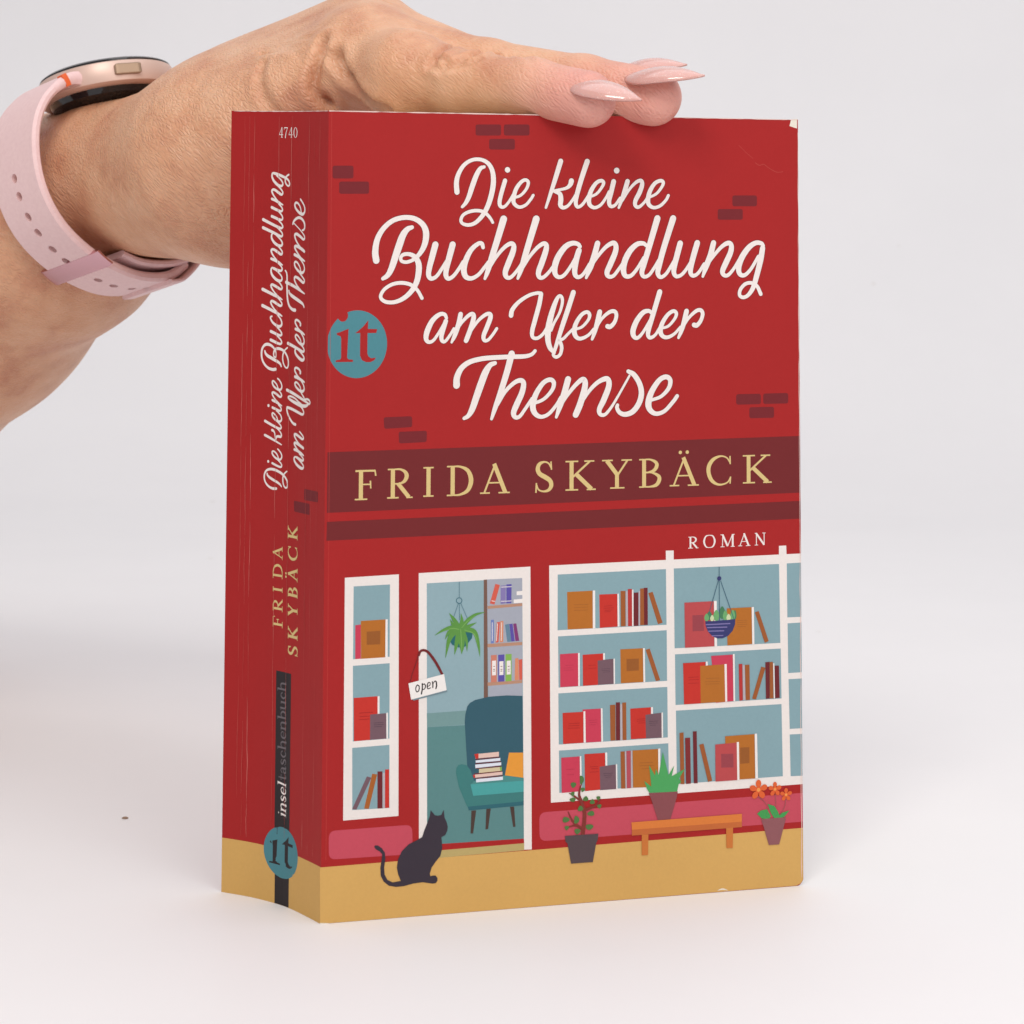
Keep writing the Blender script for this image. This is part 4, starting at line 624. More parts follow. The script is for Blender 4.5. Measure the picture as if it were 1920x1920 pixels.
  ('poly','white',[(55.51,80.43),(121.26,80.96),(121.36,24.56),(56.11,24.18)]),
  ('poly','white',[(85.47,82.92),(87.53,82.88),(87.53,80.3),(85.51,80.28)]),
  ('poly','white',[(115.38,83.05),(117.31,83.06),(117.41,80.63),(115.36,80.61)]),
  ('poly','glass',[(57.67,78.19),(85.51,78.46),(85.65,64.99),(57.68,64.89)]),
  ('poly','glass',[(57.8,63.44),(85.69,63.69),(85.77,51.48),(57.97,51.26)]),
  ('poly','glass',[(57.91,49.89),(85.83,50.03),(85.95,37.89),(58.06,37.76)]),
  ('poly','glass',[(58.1,36.34),(86.07,36.49),(86.25,26.52),(58.22,26.35)]),
  ('poly','glass',[(87.55,78.53),(115.37,78.6),(115.63,59.25),(87.73,59.21)]),
  ('poly','glass',[(87.83,57.76),(115.73,57.88),(115.87,45.69),(87.95,45.55)]),
  ('poly','glass',[(88.05,44.2),(115.86,44.33),(116.13,26.78),(88.29,26.57)]),
  ('poly','glass',[(117.44,78.66),(121.26,78.72),(121.29,65.38),(117.53,65.41)]),
  ('poly','glass',[(117.57,63.96),(121.29,64),(121.31,51.81),(117.71,51.78)]),
  ('poly','glass',[(117.77,50.3),(121.31,50.3),(121.34,38.15),(118.01,38.16)]),
  ('poly','glass',[(118,36.81),(121.34,36.78),(121.36,26.6),(118.2,26.66)]),
  ('poly','orange',[(60.06,73.94),(66.56,73.99),(66.65,64.97),(60.21,64.99)]),
  ('poly','page',[(66.64,74.01),(67.21,74.02),(67.28,64.98),(66.65,64.97)]),
  ('poly','bred',[(68.29,72.99),(72.91,72.98),(72.99,65.11),(68.43,64.98)]),
  ('poly','page',[(72.95,72.98),(73.33,73),(73.49,65.12),(73.01,65.11)]),
  ('poly','brown',[(73.72,73.62),(75.01,73.62),(75.07,65.09),(73.82,65.11)]),
  ('poly','pale',[(75.11,73.52),(75.59,73.54),(75.65,65.08),(75.17,65.08)]),
  ('poly','bred2',[(75.59,74.01),(76.66,74.04),(76.72,65.07),(75.69,65.08)]),
  ('poly','page',[(76.72,73.82),(77.05,73.84),(77.08,65.09),(76.75,65.07)]),
  ('poly','dark',[(77.1,73.08),(78.36,73.12),(78.36,65.05),(77.1,65.09)]),
  ('poly','pale',[(78.4,73.39),(78.77,73.4),(78.77,65.14),(78.4,65.09)]),
  ('poly','brown',[(78.79,74.01),(79.76,74.03),(79.82,65.17),(78.79,65.16)]),
  ('poly','dark',[(79.76,74.15),(80.73,74.15),(80.79,65.17),(79.82,65.17)]),
  ('poly','brown',[(80.89,72.84),(82.05,73.1),(84.62,65.54),(83.41,65.23)]),
  ('line','orange2',[(61.72,70.83,0.09),(65.55,70.76,0.09)],'b'),
  ('line','orange2',[(61.82,70.16,0.09),(65.36,70.11,0.09)],'b'),
  ('line','orange2',[(61.82,69.45,0.09),(65.36,69.42,0.09)],'b'),
  ('line','ink_red',[(69.48,70.15,0.09),(71.69,70.19,0.09)],'b'),
  ('line','ink_red',[(69.39,69.65,0.09),(71.98,69.65,0.09)],'b'),
  ('line','ink_red',[(69.68,69.15,0.09),(71.7,69.16,0.09)],'b'),
  ('line','ink_red',[(69.58,68.8,0.09),(71.22,68.78,0.09)],'b'),
  ('poly','rose',[(58.29,59.18),(62.89,59.24),(62.95,51.38),(58.4,51.34)]),
  ('poly','page',[(62.89,59.27),(63.31,59.27),(63.35,51.36),(62.95,51.36)]),
  ('poly','bred',[(64.04,58.77),(69.25,58.85),(69.31,51.45),(64.15,51.36)]),
  ('poly','page',[(69.3,58.9),(69.72,58.9),(69.73,57.36),(69.3,57.34)]),
  ('poly','bgrey',[(67.87,57.21),(71.9,57.47),(72,51.46),(67.97,51.4)]),
  ('poly','page',[(71.94,57.47),(72.28,57.49),(72.34,51.48),(72,51.46)]),
  ('poly','orange',[(73.69,59.63),(79.48,59.63),(79.62,51.51),(73.83,51.5)]),
  ('poly','page',[(79.56,59.63),(79.97,59.66),(80.1,51.51),(79.66,51.51)]),
  ('poly','orange2',[(75.27,57.22),(78.46,57.2),(78.46,54.32),(75.31,54.34)]),
  ('poly','brown',[(80.2,59.2),(81.27,59.46),(83.98,51.76),(82.86,51.55)]),
  ('line','ink_grey',[(68.83,55.14,0.09),(71.13,55.17,0.09)],'b'),
  ('line','ink_grey',[(68.89,54.75,0.09),(70.94,54.79,0.09)],'b'),
  ('line','ink_grey',[(69.31,54.37,0.09),(71.13,54.42,0.09)],'b'),
  ('line','ink_red',[(65.57,56.16,0.08),(67.39,56.16,0.08)],'b'),
  ('line','ink_red',[(65.57,55.44,0.08),(67.58,55.44,0.08)],'b'),
  ('line','ink_rose',[(59.57,56.45,0.08),(61.75,56.45,0.08)],'b'),
  ('line','ink_rose',[(59.19,55.84,0.08),(61.28,55.83,0.08)],'b'),
  ('line','ink_rose',[(59.28,55.3,0.08),(61.76,55.27,0.08)],'b'),
  ('poly','bred',[(58.99,45.21),(64.2,45.2),(64.32,37.86),(59.14,37.84)]),
  ('poly','rose',[(64.06,45.74),(68.65,45.73),(68.79,37.86),(64.97,37.86)]),
  ('poly','bred',[(64.06,45.66),(64.2,45.2),(64.28,42.17),(64.16,42.18)]),
  ('poly','page',[(64.29,45.29),(64.73,45.3),(64.88,37.87),(64.36,37.86)]),
  ('poly','page',[(68.74,45.8),(69.12,45.8),(69.27,37.87),(68.85,37.85)]),
  ('poly','brown',[(71.04,46.45),(72.42,46.46),(72.47,37.94),(71.18,37.95)]),
  ('poly','dark',[(72.54,46.99),(73.6,46.98),(73.64,37.91),(72.58,37.93)]),
  ('poly','pale',[(73.67,46.49),(74.16,46.5),(74.25,37.91),(73.7,37.9)]),
  ('poly','brown',[(74.17,46.87),(75.18,46.86),(75.28,37.9),(74.28,37.91)]),
  ('poly','bred',[(76.24,45.31),(81.55,45.36),(81.55,38),(76.39,38.02)]),
  ('poly','page',[(81.61,45.39),(82.08,45.4),(82.08,43.8),(81.61,43.79)]),
  ('poly','bgrey',[(80.14,43.64),(84.27,43.92),(84.36,37.93),(80.29,37.98)]),
  ('poly','page',[(84.31,43.95),(84.66,43.97),(84.71,37.96),(84.36,37.93)]),
  ('poly','rose',[(58.67,34.64),(63.32,34.67),(63.43,26.41),(58.82,26.31)]),
  ('poly','page',[(63.38,34.72),(63.74,34.73),(63.94,26.38),(63.47,26.37)]),
  ('poly','bred',[(64.56,35.13),(69.77,35.15),(69.87,26.55),(64.72,26.37)]),
  ('poly','page',[(69.84,35.21),(70.32,35.2),(70.38,32.12),(69.91,32.09)]),
  ('poly','bgrey',[(68.42,31.93),(72.49,32.23),(72.63,26.38),(68.57,26.36)]),
  ('poly','page',[(72.55,32.29),(72.88,32.29),(72.97,26.41),(72.65,26.37)]),
  ('poly','brown',[(73.74,35.22),(74.8,35.21),(74.99,26.37),(73.9,26.39)]),
  ('poly','pale',[(74.85,35.21),(75.2,35.23),(75.36,26.39),(75.03,26.37)]),
  ('poly','rose2',[(75.24,35.28),(76.33,35.29),(76.39,26.37),(75.37,26.38)]),
  ('poly','pale',[(76.39,35.28),(76.76,35.3),(76.89,26.41),(76.45,26.37)]),
  ('poly','orange',[(76.82,35.31),(83.39,35.29),(83.52,26.24),(76.97,26.43)]),
  ('poly','page',[(83.43,35.38),(83.97,35.38),(84,26.25),(83.52,26.24)]),
  ('line','ink_red',[(60.55,42.55,0.09),(63.31,42.58,0.09)],'b'),
  ('line','ink_red',[(60.45,42.06,0.09),(63.21,42.02,0.09)],'b'),
  ('line','ink_red',[(60.36,41.5,0.09),(63.31,41.42,0.09)],'b'),
  ('line','ink_rose',[(65.59,43.08,0.08),(67.79,43.08,0.08)],'b'),
  ('line','ink_rose',[(65.78,42.53,0.08),(67.79,42.55,0.08)],'b'),
  ('line','ink_rose',[(65.69,42,0.08),(67.41,42,0.08)],'b'),
  ('line','ink_red',[(77.97,42.68,0.09),(80.1,42.7,0.09)],'b'),
  ('line','ink_red',[(77.88,42.23,0.09),(80.1,42.24,0.09)],'b'),
  ('line','ink_red',[(78.36,41.76,0.09),(80.1,41.74,0.09)],'b'),
  ('line','ink_grey',[(80.97,41.98,0.1),(83.39,41.99,0.1)],'b'),
  ('line','ink_grey',[(81.07,41.52,0.1),(83.3,41.53,0.1)],'b'),
  ('line','ink_grey',[(81.26,41.06,0.1),(82.81,41.07,0.1)],'b'),
  ('line','ink_red',[(65.9,32.03,0.1),(67.99,32.03,0.1)],'b'),
  ('line','ink_red',[(66.28,31.56,0.1),(68,31.55,0.1)],'b'),
  ('line','ink_red',[(65.9,30.79,0.1),(68.19,30.77,0.1)],'b'),
  ('line','ink_grey',[(69.33,30.22,0.1),(71.82,30.22,0.1)],'b'),
  ('line','ink_grey',[(69.53,29.8,0.1),(71.63,29.78,0.1)],'b'),
  ('line','ink_grey',[(69.91,29.35,0.1),(71.25,29.34,0.1)],'b'),
  ('line','orange2',[(78.55,32.23,0.09),(82.13,32.18,0.09)],'b'),
  ('line','orange2',[(78.55,31.55,0.09),(82.22,31.47,0.09)],'b'),
  ('line','orange2',[(79.13,30.8,0.09),(81.25,30.76,0.09)],'b'),
  ('line','ink_rose',[(59.91,31.76,0.08),(62.09,31.76,0.08)],'b'),
  ('line','ink_rose',[(60.1,30.51,0.08),(61.9,30.49,0.08)],'b'),
  ('poly','rose3',[(90.28,70.15),(97.97,70.19),(98.11,59.24),(90.43,59.22)]),
  ('poly','page',[(98.03,70.25),(98.75,70.26),(98.82,59.21),(98.17,59.2)]),
  ('poly','rose4',[(92.37,66.99),(95.27,67),(95.42,63.09),(92.41,63.13)]),
  ('poly','orange',[(101.41,68.31),(107.96,68.32),(108.07,59.37),(101.55,59.29)]),
  ('poly','page',[(108,68.36),(108.58,68.35),(108.69,59.28),(108.13,59.27)]),
  ('poly','brown',[(108.83,67.05),(109.86,67.29),(112.48,59.87),(111.44,59.48)]),
  ('line','orange2',[(104.18,65.22,0.09),(106.86,65.22,0.09)],'b'),
  ('line','orange2',[(104.07,64.73,0.09),(106.65,64.74,0.09)],'b'),
  ('line','orange2',[(104.17,64.22,0.09),(106.85,64.22,0.09)],'b'),
  ('line','orange2',[(104.07,63.71,0.09),(106.44,63.7,0.09)],'b'),
  ('poly','bred',[(89.91,55.55),(95.81,55.58),(94.5,45.63),(90.14,45.62)]),
  ('poly','page',[(95.85,55.64),(96.3,55.65),(96.4,54.48),(95.89,54.47)]),
  ('poly','rose',[(97.24,56.95),(102.92,57),(103.08,45.75),(98.48,45.56)]),
  ('poly','page',[(102.98,57.15),(103.43,57.16),(103.53,45.73),(103.12,45.69)]),
  ('poly','orange',[(94.38,54.67),(100.71,54.74),(100.83,45.68),(94.5,45.67)]),
  ('poly','page',[(100.75,54.8),(101.33,54.81),(101.44,45.72),(100.93,45.67)]),
  ('poly','bred2',[(104.51,54.62),(105.44,54.65),(105.55,45.81),(104.66,45.74)]),
  ('poly','pale',[(105.52,54.42),(106.09,54.43),(106.27,45.81),(105.65,45.8)]),
  ('poly','brown',[(106.15,54.35),(107.33,54.37),(107.46,45.8),(106.31,45.81)]),
  ('poly','brown',[(110.48,53.71),(111.6,53.41),(109.05,45.82),(108.02,46.06)]),
  ('poly','dark',[(111.56,54.74),(112.66,54.78),(112.66,45.86),(111.69,45.85)]),
  ('poly','brown',[(112.7,54.74),(113.57,54.75),(113.69,45.84),(112.7,45.85)]),
  ('poly','page',[(113.65,54.41),(113.94,54.4),(114.07,45.82),(113.78,45.8)]),
  ('poly','dark',[(114.05,53.78),(115.19,53.77),(115.35,45.91),(114.15,45.84)]),
  ('line','ink_red',[(91.27,52.06,0.09),(94.01,52.04,0.09)],'b'),
  ('line','ink_red',[(91.37,51.45,0.09),(94.01,51.42,0.09)],'b'),
  ('line','ink_red',[(91.26,50.62,0.09),(94.01,50.57,0.09)],'b'),
  ('line','orange2',[(95.84,51.57,0.09),(99.41,51.51,0.09)],'b'),
  ('line','orange2',[(95.64,50.77,0.09),(99.51,50.67,0.09)],'b'),
  ('line','orange2',[(95.84,50.2,0.09),(99.31,50.12,0.09)],'b'),
  ('poly','brown',[(88.95,38.8),(89.99,38.9),(90.21,26.49),(89.2,26.55)]),
  ('poly','dred',[(90.39,37.51),(91.7,37.55),(91.89,26.53),(90.61,26.5)]),
  ('poly','dark',[(92.42,38.99),(93.41,38.99),(93.65,26.5),(92.64,26.52)]),
  ('poly','brown',[(94.08,35.68),(95.19,35.93),(97.45,26.88),(96.35,26.63)]),
  ('poly','orange',[(100.86,37.35),(108.6,37.45),(108.72,26.72),(100.97,26.76)]),
  ('poly','orange2',[(104.78,34.41),(107.25,34.36),(107.23,30.51),(104.77,30.47)]),
  ('poly','page',[(108.66,37.54),(109.28,37.54),(109.48,26.71),(108.8,26.72)]),
  ('poly','rose3',[(98.25,35.5),(103.87,35.68),(103.98,26.62),(98.32,26.59)]),
  ('poly','rose4',[(99.77,33.16),(102.98,33.05),(103.03,29.73),(99.82,29.86)]),
  ('poly','page',[(103.91,35.78),(104.48,35.78),(104.59,26.58),(104.04,26.57)]),
  ('poly','leaf_dark',[(101.06,67.32),(100.92,67.8),(100.74,68.22),(100.55,68.56),(100.36,68.78),(100.18,68.85),(100,68.78),(99.81,68.56),(99.61,68.22),(99.43,67.8),(99.3,67.32),(99.34,66.85),(99.47,66.43),(99.66,66.09),(99.91,65.87),(100.18,65.8),(100.45,65.87),(100.7,66.09),(100.89,66.43),(101.02,66.85)]),
  ('poly','leaf_dark',[(97.58,66.71),(97.46,67.04),(97.3,67.34),(97.13,67.58),(96.96,67.73),(96.8,67.79),(96.64,67.73),(96.47,67.58),(96.3,67.34),(96.13,67.04),(96.02,66.71),(96.05,66.38),(96.16,66.08),(96.34,65.84),(96.56,65.69),(96.8,65.63),(97.04,65.69),(97.26,65.84),(97.43,66.08),(97.54,66.38)]),
  ('poly','leaf_dark',[(103.96,66.71),(103.9,67.07),(103.82,67.4),(103.73,67.66),(103.65,67.82),(103.56,67.88),(103.48,67.82),(103.4,67.66),(103.31,67.4),(103.23,67.07),(103.17,66.71),(103.19,66.34),(103.25,66.02),(103.33,65.76),(103.44,65.59),(103.56,65.53),(103.69,65.59),(103.8,65.76),(103.88,66.02),(103.94,66.34)]),
  ('poly','leaf',[(99.46,66.73),(99.34,67.14),(99.17,67.51),(98.99,67.8),(98.81,67.99),(98.64,68.06),(98.47,67.99),(98.29,67.8),(98.11,67.51),(97.94,67.14),(97.82,66.73),(97.86,66.31),(97.97,65.94),(98.16,65.65),(98.39,65.46),(98.64,65.4),(98.89,65.46),(99.12,65.65),(99.3,65.94),(99.42,66.31)]),
  ('poly','leaf',[(101.66,66.63),(101.56,67),(101.42,67.34),(101.28,67.61),(101.13,67.78),(101,67.84),(100.86,67.78),(100.72,67.61),(100.57,67.34),(100.43,67),(100.33,66.63),(100.36,66.25),(100.46,65.91),(100.61,65.64),(100.79,65.47),(101,65.41),(101.2,65.47),(101.39,65.64),(101.53,65.91),(101.63,66.25)]),
  ('poly','leaf',[(96.71,66.33),(96.61,66.62),(96.48,66.88),(96.35,67.09),(96.21,67.22),(96.08,67.27),(95.95,67.22),(95.82,67.09),(95.68,66.88),(95.55,66.62),(95.45,66.33),(95.49,66.04),(95.58,65.77),(95.71,65.57),(95.89,65.43),(96.08,65.39),(96.28,65.43),(96.45,65.57),(96.59,65.77),(96.68,66.04)]),
  ('poly','leaf',[(103.61,66.64),(103.51,67.04),(103.38,67.4),(103.23,67.68),(103.08,67.87),(102.95,67.93),(102.81,67.87),(102.67,67.68),(102.52,67.4),(102.38,67.04),(102.28,66.64),(102.31,66.24),(102.41,65.88),(102.56,65.59),(102.74,65.41),(102.95,65.35),(103.15,65.41),(103.34,65.59),(103.49,65.88),(103.58,66.24)]),
  ('poly','leaf_light',[(98.02,66.08),(97.94,66.32),(97.84,66.54),(97.73,66.71),(97.62,66.82),(97.51,66.86),(97.41,66.82),(97.3,66.71),(97.19,66.54),(97.08,66.32),(97,66.08),(97.03,65.83),(97.1,65.62),(97.21,65.44),(97.36,65.33),(97.51,65.29),(97.67,65.33),(97.81,65.44),(97.92,65.62),(98,65.83)]),
  ('poly','leaf_light',[(102.44,66.08),(102.36,66.35),(102.23,66.6),(102.1,66.79),(101.98,66.92),(101.86,66.96),(101.74,66.92),(101.61,66.79),(101.48,66.6),(101.36,66.35),(101.27,66.08),(101.3,65.81),(101.38,65.56),(101.51,65.37),(101.67,65.24),(101.86,65.2),(102.04,65.24),(102.2,65.37),(102.33,65.56),(102.42,65.81)]),
  ('poly','bowl',[(95.71,65.44),(97.72,65.39),(99.76,65.45),(101.81,65.51),(103.62,65.66),(103.56,64.34),(102.94,62.85),(101.8,61.68),(100.36,61.12),(98.93,61.11),(97.5,61.77),(96.38,62.96),(95.83,64.3)]),
  ('line','stripe',[(95.91,64.58,0.25),(102.22,64.59,0.25)],'r'),
  ('line','stripe',[(96.28,63.85,0.25),(101.4,63.77,0.25)],'r'),
  ('line','stripe',[(96.58,62.98,0.23),(100.58,62.9,0.23)],'r'),
  ('line','stripe',[(97.5,61.81,0.2),(100.37,61.78,0.2)],'r'),
  ('line','cord2',[(99.43,78.52,0.14),(99.42,76.25,0.14)],'b'),
  ('line','cord2',[(99.17,75.12,0.16),(96.7,67.28,0.16)],'b'),
  ('line','cord2',[(99.42,75.11,0.16),(99.45,65.46,0.16)],'b'),
  ('line','cord2',[(99.79,75.1,0.16),(103.25,65.68,0.16)],'b'),
  ('disc','bowl',(99.42,75.68,0.55,0.55))]),
 ('tree_pot_print','front',170,[
  ('stroke','trunk',[(64.14,16.32,1),(64.51,19.49,0.96),(64.51,21.57,0.89),(63.76,24.05,0.74),(63.19,25.83,0.59),(63.75,28.23,0.33)],'r'),
  ('stroke','trunk',[(64.69,21.91,0.67),(67.31,22.79,0.52),(68.62,24.27,0.22)],'r'),
  ('stroke','trunk',[(64.14,17.43,0.67),(61.72,19.32,0.52),(60.41,21.77,0.22)],'r'),
  ('stroke','trunk',[(64.14,17.71,0.52),(62.09,18.43,0.45),(59.67,18,0.18)],'r'),
  ('stroke','trunk',[(63.76,24.05,0.52),(61.7,25.57,0.41),(60.7,26.16,0.18)],'r'),
  ('poly','tree_leaf',[(64.41,29.1),(64.35,29.5),(64.15,29.83),(63.87,30.06),(63.6,30.14),(63.42,30.06),(63.34,29.83),(63.34,29.5),(63.37,29.1),(63.4,28.7),(63.42,28.37),(63.47,28.14),(63.6,28.06),(63.82,28.14),(64.07,28.37),(64.3,28.7)]),
  ('poly','tree_leaf',[(62.44,28.01),(62.46,28.26),(62.3,28.48),(61.99,28.62),(61.63,28.68),(61.3,28.62),(61.1,28.48),(61.04,28.26),(61.1,28.01),(61.22,27.75),(61.36,27.54),(61.48,27.39),(61.63,27.34),(61.81,27.39),(62.04,27.54),(62.27,27.75)]),
  ('poly','tree_leaf',[(64.65,26.75),(64.67,26.95),(64.54,27.12),(64.27,27.23),(63.96,27.27),(63.7,27.23),(63.56,27.12),(63.55,26.95),(63.62,26.75),(63.72,26.55),(63.8,26.38),(63.88,26.27),(63.96,26.23),(64.1,26.27),(64.3,26.38),(64.5,26.55)]),
  ('poly','tree_leaf',[(61.96,25.86),(62.02,26.08),(62.03,26.28),(61.95,26.41),(61.74,26.45),(61.47,26.41),(61.22,26.28),(61.07,26.08),(61.07,25.86),(61.2,25.63),(61.41,25.44),(61.6,25.31),(61.74,25.26),(61.81,25.31),(61.85,25.44),(61.89,25.63)]),
  ('poly','tree_leaf',[(62.26,24.54),(62.3,24.73),(62.25,24.9),(62.06,25.02),(61.75,25.06),(61.36,25.02),(61.01,24.9),(60.8,24.73),(60.77,24.54),(60.93,24.34),(61.2,24.17),(61.49,24.06),(61.75,24.02),(61.93,24.06),(62.06,24.17),(62.17,24.34)]),
  ('poly','tree_leaf',[(65.5,24.61),(65.36,24.84),(65.2,25.03),(65.06,25.16),(64.92,25.2),(64.75,25.16),(64.54,25.03),(64.33,24.84),(64.16,24.61),(64.13,24.38),(64.26,24.19),(64.55,24.06),(64.92,24.02),(65.26,24.06),(65.49,24.19),(65.56,24.38)]),
  ('poly','tree_leaf',[(67.09,23.81),(66.97,24.04),(66.84,24.23),(66.73,24.36),(66.61,24.4),(66.47,24.36),(66.28,24.23),(66.07,24.04),(65.91,23.81),(65.87,23.58),(66,23.39),(66.27,23.26),(66.61,23.22),(66.92,23.26),(67.11,23.39),(67.16,23.58)]),
  ('poly','tree_leaf',[(68.52,24.48),(68.58,24.68),(68.52,24.85),(68.31,24.96),(68.03,25),(67.77,24.96),(67.59,24.85),(67.55,24.68),(67.63,24.48),(67.76,24.28),(67.89,24.11),(67.97,24),(68.03,23.96),(68.11,24),(68.22,24.11),(68.37,24.28)]),
  ('poly','tree_leaf',[(68.8,22.55),(68.87,22.74),(68.85,22.91),(68.7,23.02),(68.43,23.07),(68.12,23.02),(67.86,22.91),(67.73,22.74),(67.76,22.55),(67.91,22.35),(68.11,22.18),(68.3,22.07),(68.43,22.03),(68.52,22.07),(68.6,22.18),(68.69,22.35)]),
  ('poly','tree_leaf',[(64.23,22.4),(64.07,22.66),(63.84,22.88),(63.61,23.02),(63.43,23.07),(63.29,23.02),(63.16,22.88),(63.02,22.66),(62.9,22.4),(62.83,22.15),(62.89,21.93),(63.1,21.79),(63.43,21.74),(63.8,21.79),(64.1,21.93),(64.25,22.15)]),
  ('poly','tree_leaf',[(67.02,21.04),(66.94,21.27),(66.82,21.46),(66.65,21.59),(66.39,21.64),(66.06,21.59),(65.7,21.46),(65.4,21.27),(65.24,21.04),(65.3,20.82),(65.56,20.62),(65.97,20.5),(66.39,20.45),(66.74,20.5),(66.96,20.62),(67.04,20.82)]),
  ('poly','tree_leaf',[(63.27,19.8),(63.14,20.15),(62.88,20.45),(62.58,20.65),(62.32,20.72),(62.14,20.65),(62.04,20.45),(61.98,20.15),(61.93,19.8),(61.9,19.44),(61.94,19.14),(62.07,18.94),(62.32,18.87),(62.66,18.94),(62.98,19.14),(63.21,19.44)]),
  ('poly','tree_leaf',[(60.82,19.97),(60.68,20.23),(60.38,20.44),(60,20.59),(59.64,20.64),(59.36,20.59),(59.19,20.44),(59.09,20.23),(59.04,19.97),(59.04,19.72),(59.12,19.5),(59.32,19.36),(59.64,19.3),(60.05,19.36),(60.45,19.5),(60.73,19.72)]),
  ('poly','tree_leaf',[(60.63,17.98),(60.66,18.18),(60.55,18.34),(60.3,18.46),(59.99,18.5),(59.71,18.46),(59.55,18.34),(59.52,18.18),(59.59,17.98),(59.71,17.78),(59.81,17.61),(59.9,17.5),(59.99,17.46),(60.11,17.5),(60.28,17.61),(60.47,17.78)]),
  ('poly','tree_leaf',[(66.8,17.84),(66.78,18.1),(66.54,18.32),(66.12,18.46),(65.65,18.51),(65.23,18.46),(64.95,18.32),(64.84,18.1),(64.88,17.84),(65,17.59),(65.18,17.37),(65.39,17.23),(65.65,17.18),(65.97,17.23),(66.31,17.37),(66.62,17.59)]),
  ('poly','tree_leaf',[(63.55,17),(63.55,17.26),(63.38,17.48),(63.04,17.62),(62.65,17.67),(62.3,17.62),(62.08,17.48),(62.01,17.26),(62.06,17),(62.19,16.75),(62.33,16.53),(62.48,16.39),(62.65,16.34),(62.87,16.39),(63.12,16.53),(63.38,16.75)]),
  ('poly','pot_dark',[(59.61,16.17),(68.06,16.13),(67.95,14.81),(67.51,13.91),(66.69,9.55),(61.18,9.56),(60.24,14.4),(59.76,14.78)])]),
 ('bench_print','front',170,[
  ('poly','bench',[(76.52,18.25),(105.19,18.43),(105.18,16.55),(76.63,16.5)]),
  ('poly','bench2',[(76.63,16.5),(105.18,16.55),(105.18,15.24),(76.63,15.1)]),
  ('poly','bench3',[(79.16,15.11),(80.86,15.1),(80.78,10.21),(79.16,10.25)]),
  ('poly','bench3',[(101.04,15.27),(102.86,15.29),(102.76,10.39),(101.11,10.47)])]),
 ('succulent_pot_print','front',176,[
  ('poly','succulent',[(81.13,24.99),(80.49,25.98),(79.81,27.88),(81.62,26.43),(81.06,31.56),(82.58,29.01),(82.77,30.58),(83.53,29.13),(84.6,34.52),(85.81,29.87),(86.08,28.91),(87.53,31.07),(86.88,28.57),(90.32,30.13),(88.78,27.93),(89.36,27.09),(88.67,26.53),(88.28,24.79)]),
  ('poly','pot_rose',[(80.94,24.9),(88.47,24.85),(88.17,23.39),(86.56,18.4),(83.33,18.37),(81.51,23.64)])]),
 ('flower_pot_print','front',170,[
  ('stroke','stem',[(109.59,22.23,0.11),(111.61,20.32,0.11),(112.38,17.08,0.11)],'r'),
  ('stroke','stem',[(113.97,22.67,0.11),(114.15,19.81,0.11),(113.74,16.99,0.11)],'r'),
  ('stroke','stem',[(116.9,21.41,0.11),(116.3,18.96,0.11),(114.33,16.95,0.11)],'r'),
  ('poly','leaf_green',[(109.19,18.17),(110.24,18.92),(111.8,19.1),(112.85,17.4),(112.38,16.65),(110.43,16.99)]),
  ('poly','leaf_green',[(112,20.37),(113.76,19.76),(114.73,18.35),(115.19,17.18),(113.94,16.48),(112.85,18.11)]),
  ('poly','leaf_green',[(117.78,18.44),(115.9,18.02),(114.53,16.94),(115.19,16.47),(116.48,17.1)]),
  ('poly','flower',[(113.97,25.6),(113.7,25.51),(113.51,25.26),(113.43,24.91),(113.51,24.57),(113.7,24.32),(113.97,24.23),(114.24,24.32),(114.44,24.57),(114.51,24.91),(114.44,25.26),(114.24,25.51)]),
  ('poly','flower',[(112.27,24.36),(112.27,24.07),(112.45,23.81),(112.75,23.64),(113.1,23.6),(113.4,23.71),(113.57,23.94),(113.56,24.22),(113.39,24.48),(113.08,24.66),(112.74,24.7),(112.44,24.59)]),
  ('poly','flower',[(112.92,22.35),(113.19,22.27),(113.5,22.36),(113.76,22.59),(113.9,22.91),(113.89,23.23),(113.72,23.46),(113.45,23.55),(113.14,23.46),(112.89,23.22),(112.74,22.91),(112.75,22.59)]),
  ('poly','flower',[(115.03,22.35),(115.19,22.59),(115.2,22.91),(115.06,23.22),(114.8,23.46),(114.49,23.55),(114.22,23.46),(114.06,23.23),(114.05,22.91),(114.19,22.59),(114.45,22.36),(114.75,22.27)]),
  ('poly','flower',[(115.68,24.36),(115.51,24.59),(115.21,24.7),(114.86,24.66),(114.56,24.48),(114.38,24.22),(114.38,23.94),(114.55,23.71),(114.84,23.6),(115.19,23.64),(115.5,23.81),(115.67,24.07)]),
  ('disc','flower',(113.97,23.8,0.62,0.62)),
  ('disc','flower_eye',(113.97,23.8,0.33,0.33)),
  ('poly','flower',[(116.9,23.93),(116.66,23.85),(116.48,23.62),(116.41,23.31),(116.48,23),(116.66,22.77),(116.9,22.69),(117.14,22.77),(117.32,23),(117.39,23.31),(117.32,23.62),(117.14,23.85)]),
  ('poly','flower',[(115.35,22.81),(115.35,22.55),(115.52,22.31),(115.79,22.15),(116.11,22.12),(116.38,22.22),(116.53,22.42),(116.53,22.68),(116.37,22.92),(116.09,23.08),(115.78,23.11),(115.5,23.02)]),
  ('poly','flower',[(115.94,20.99),(116.19,20.91),(116.47,20.99),(116.7,21.2),(116.83,21.49),(116.82,21.78),(116.67,21.99),(116.43,22.07),(116.15,21.99),(115.91,21.78),(115.78,21.49),(115.79,21.2)]),
  ('poly','flower',[(117.86,20.99),(118.01,21.2),(118.02,21.49),(117.89,21.78),(117.65,21.99),(117.37,22.07),(117.13,21.99),(116.98,21.78),(116.97,21.49),(117.1,21.2),(117.33,20.99),(117.61,20.91)]),
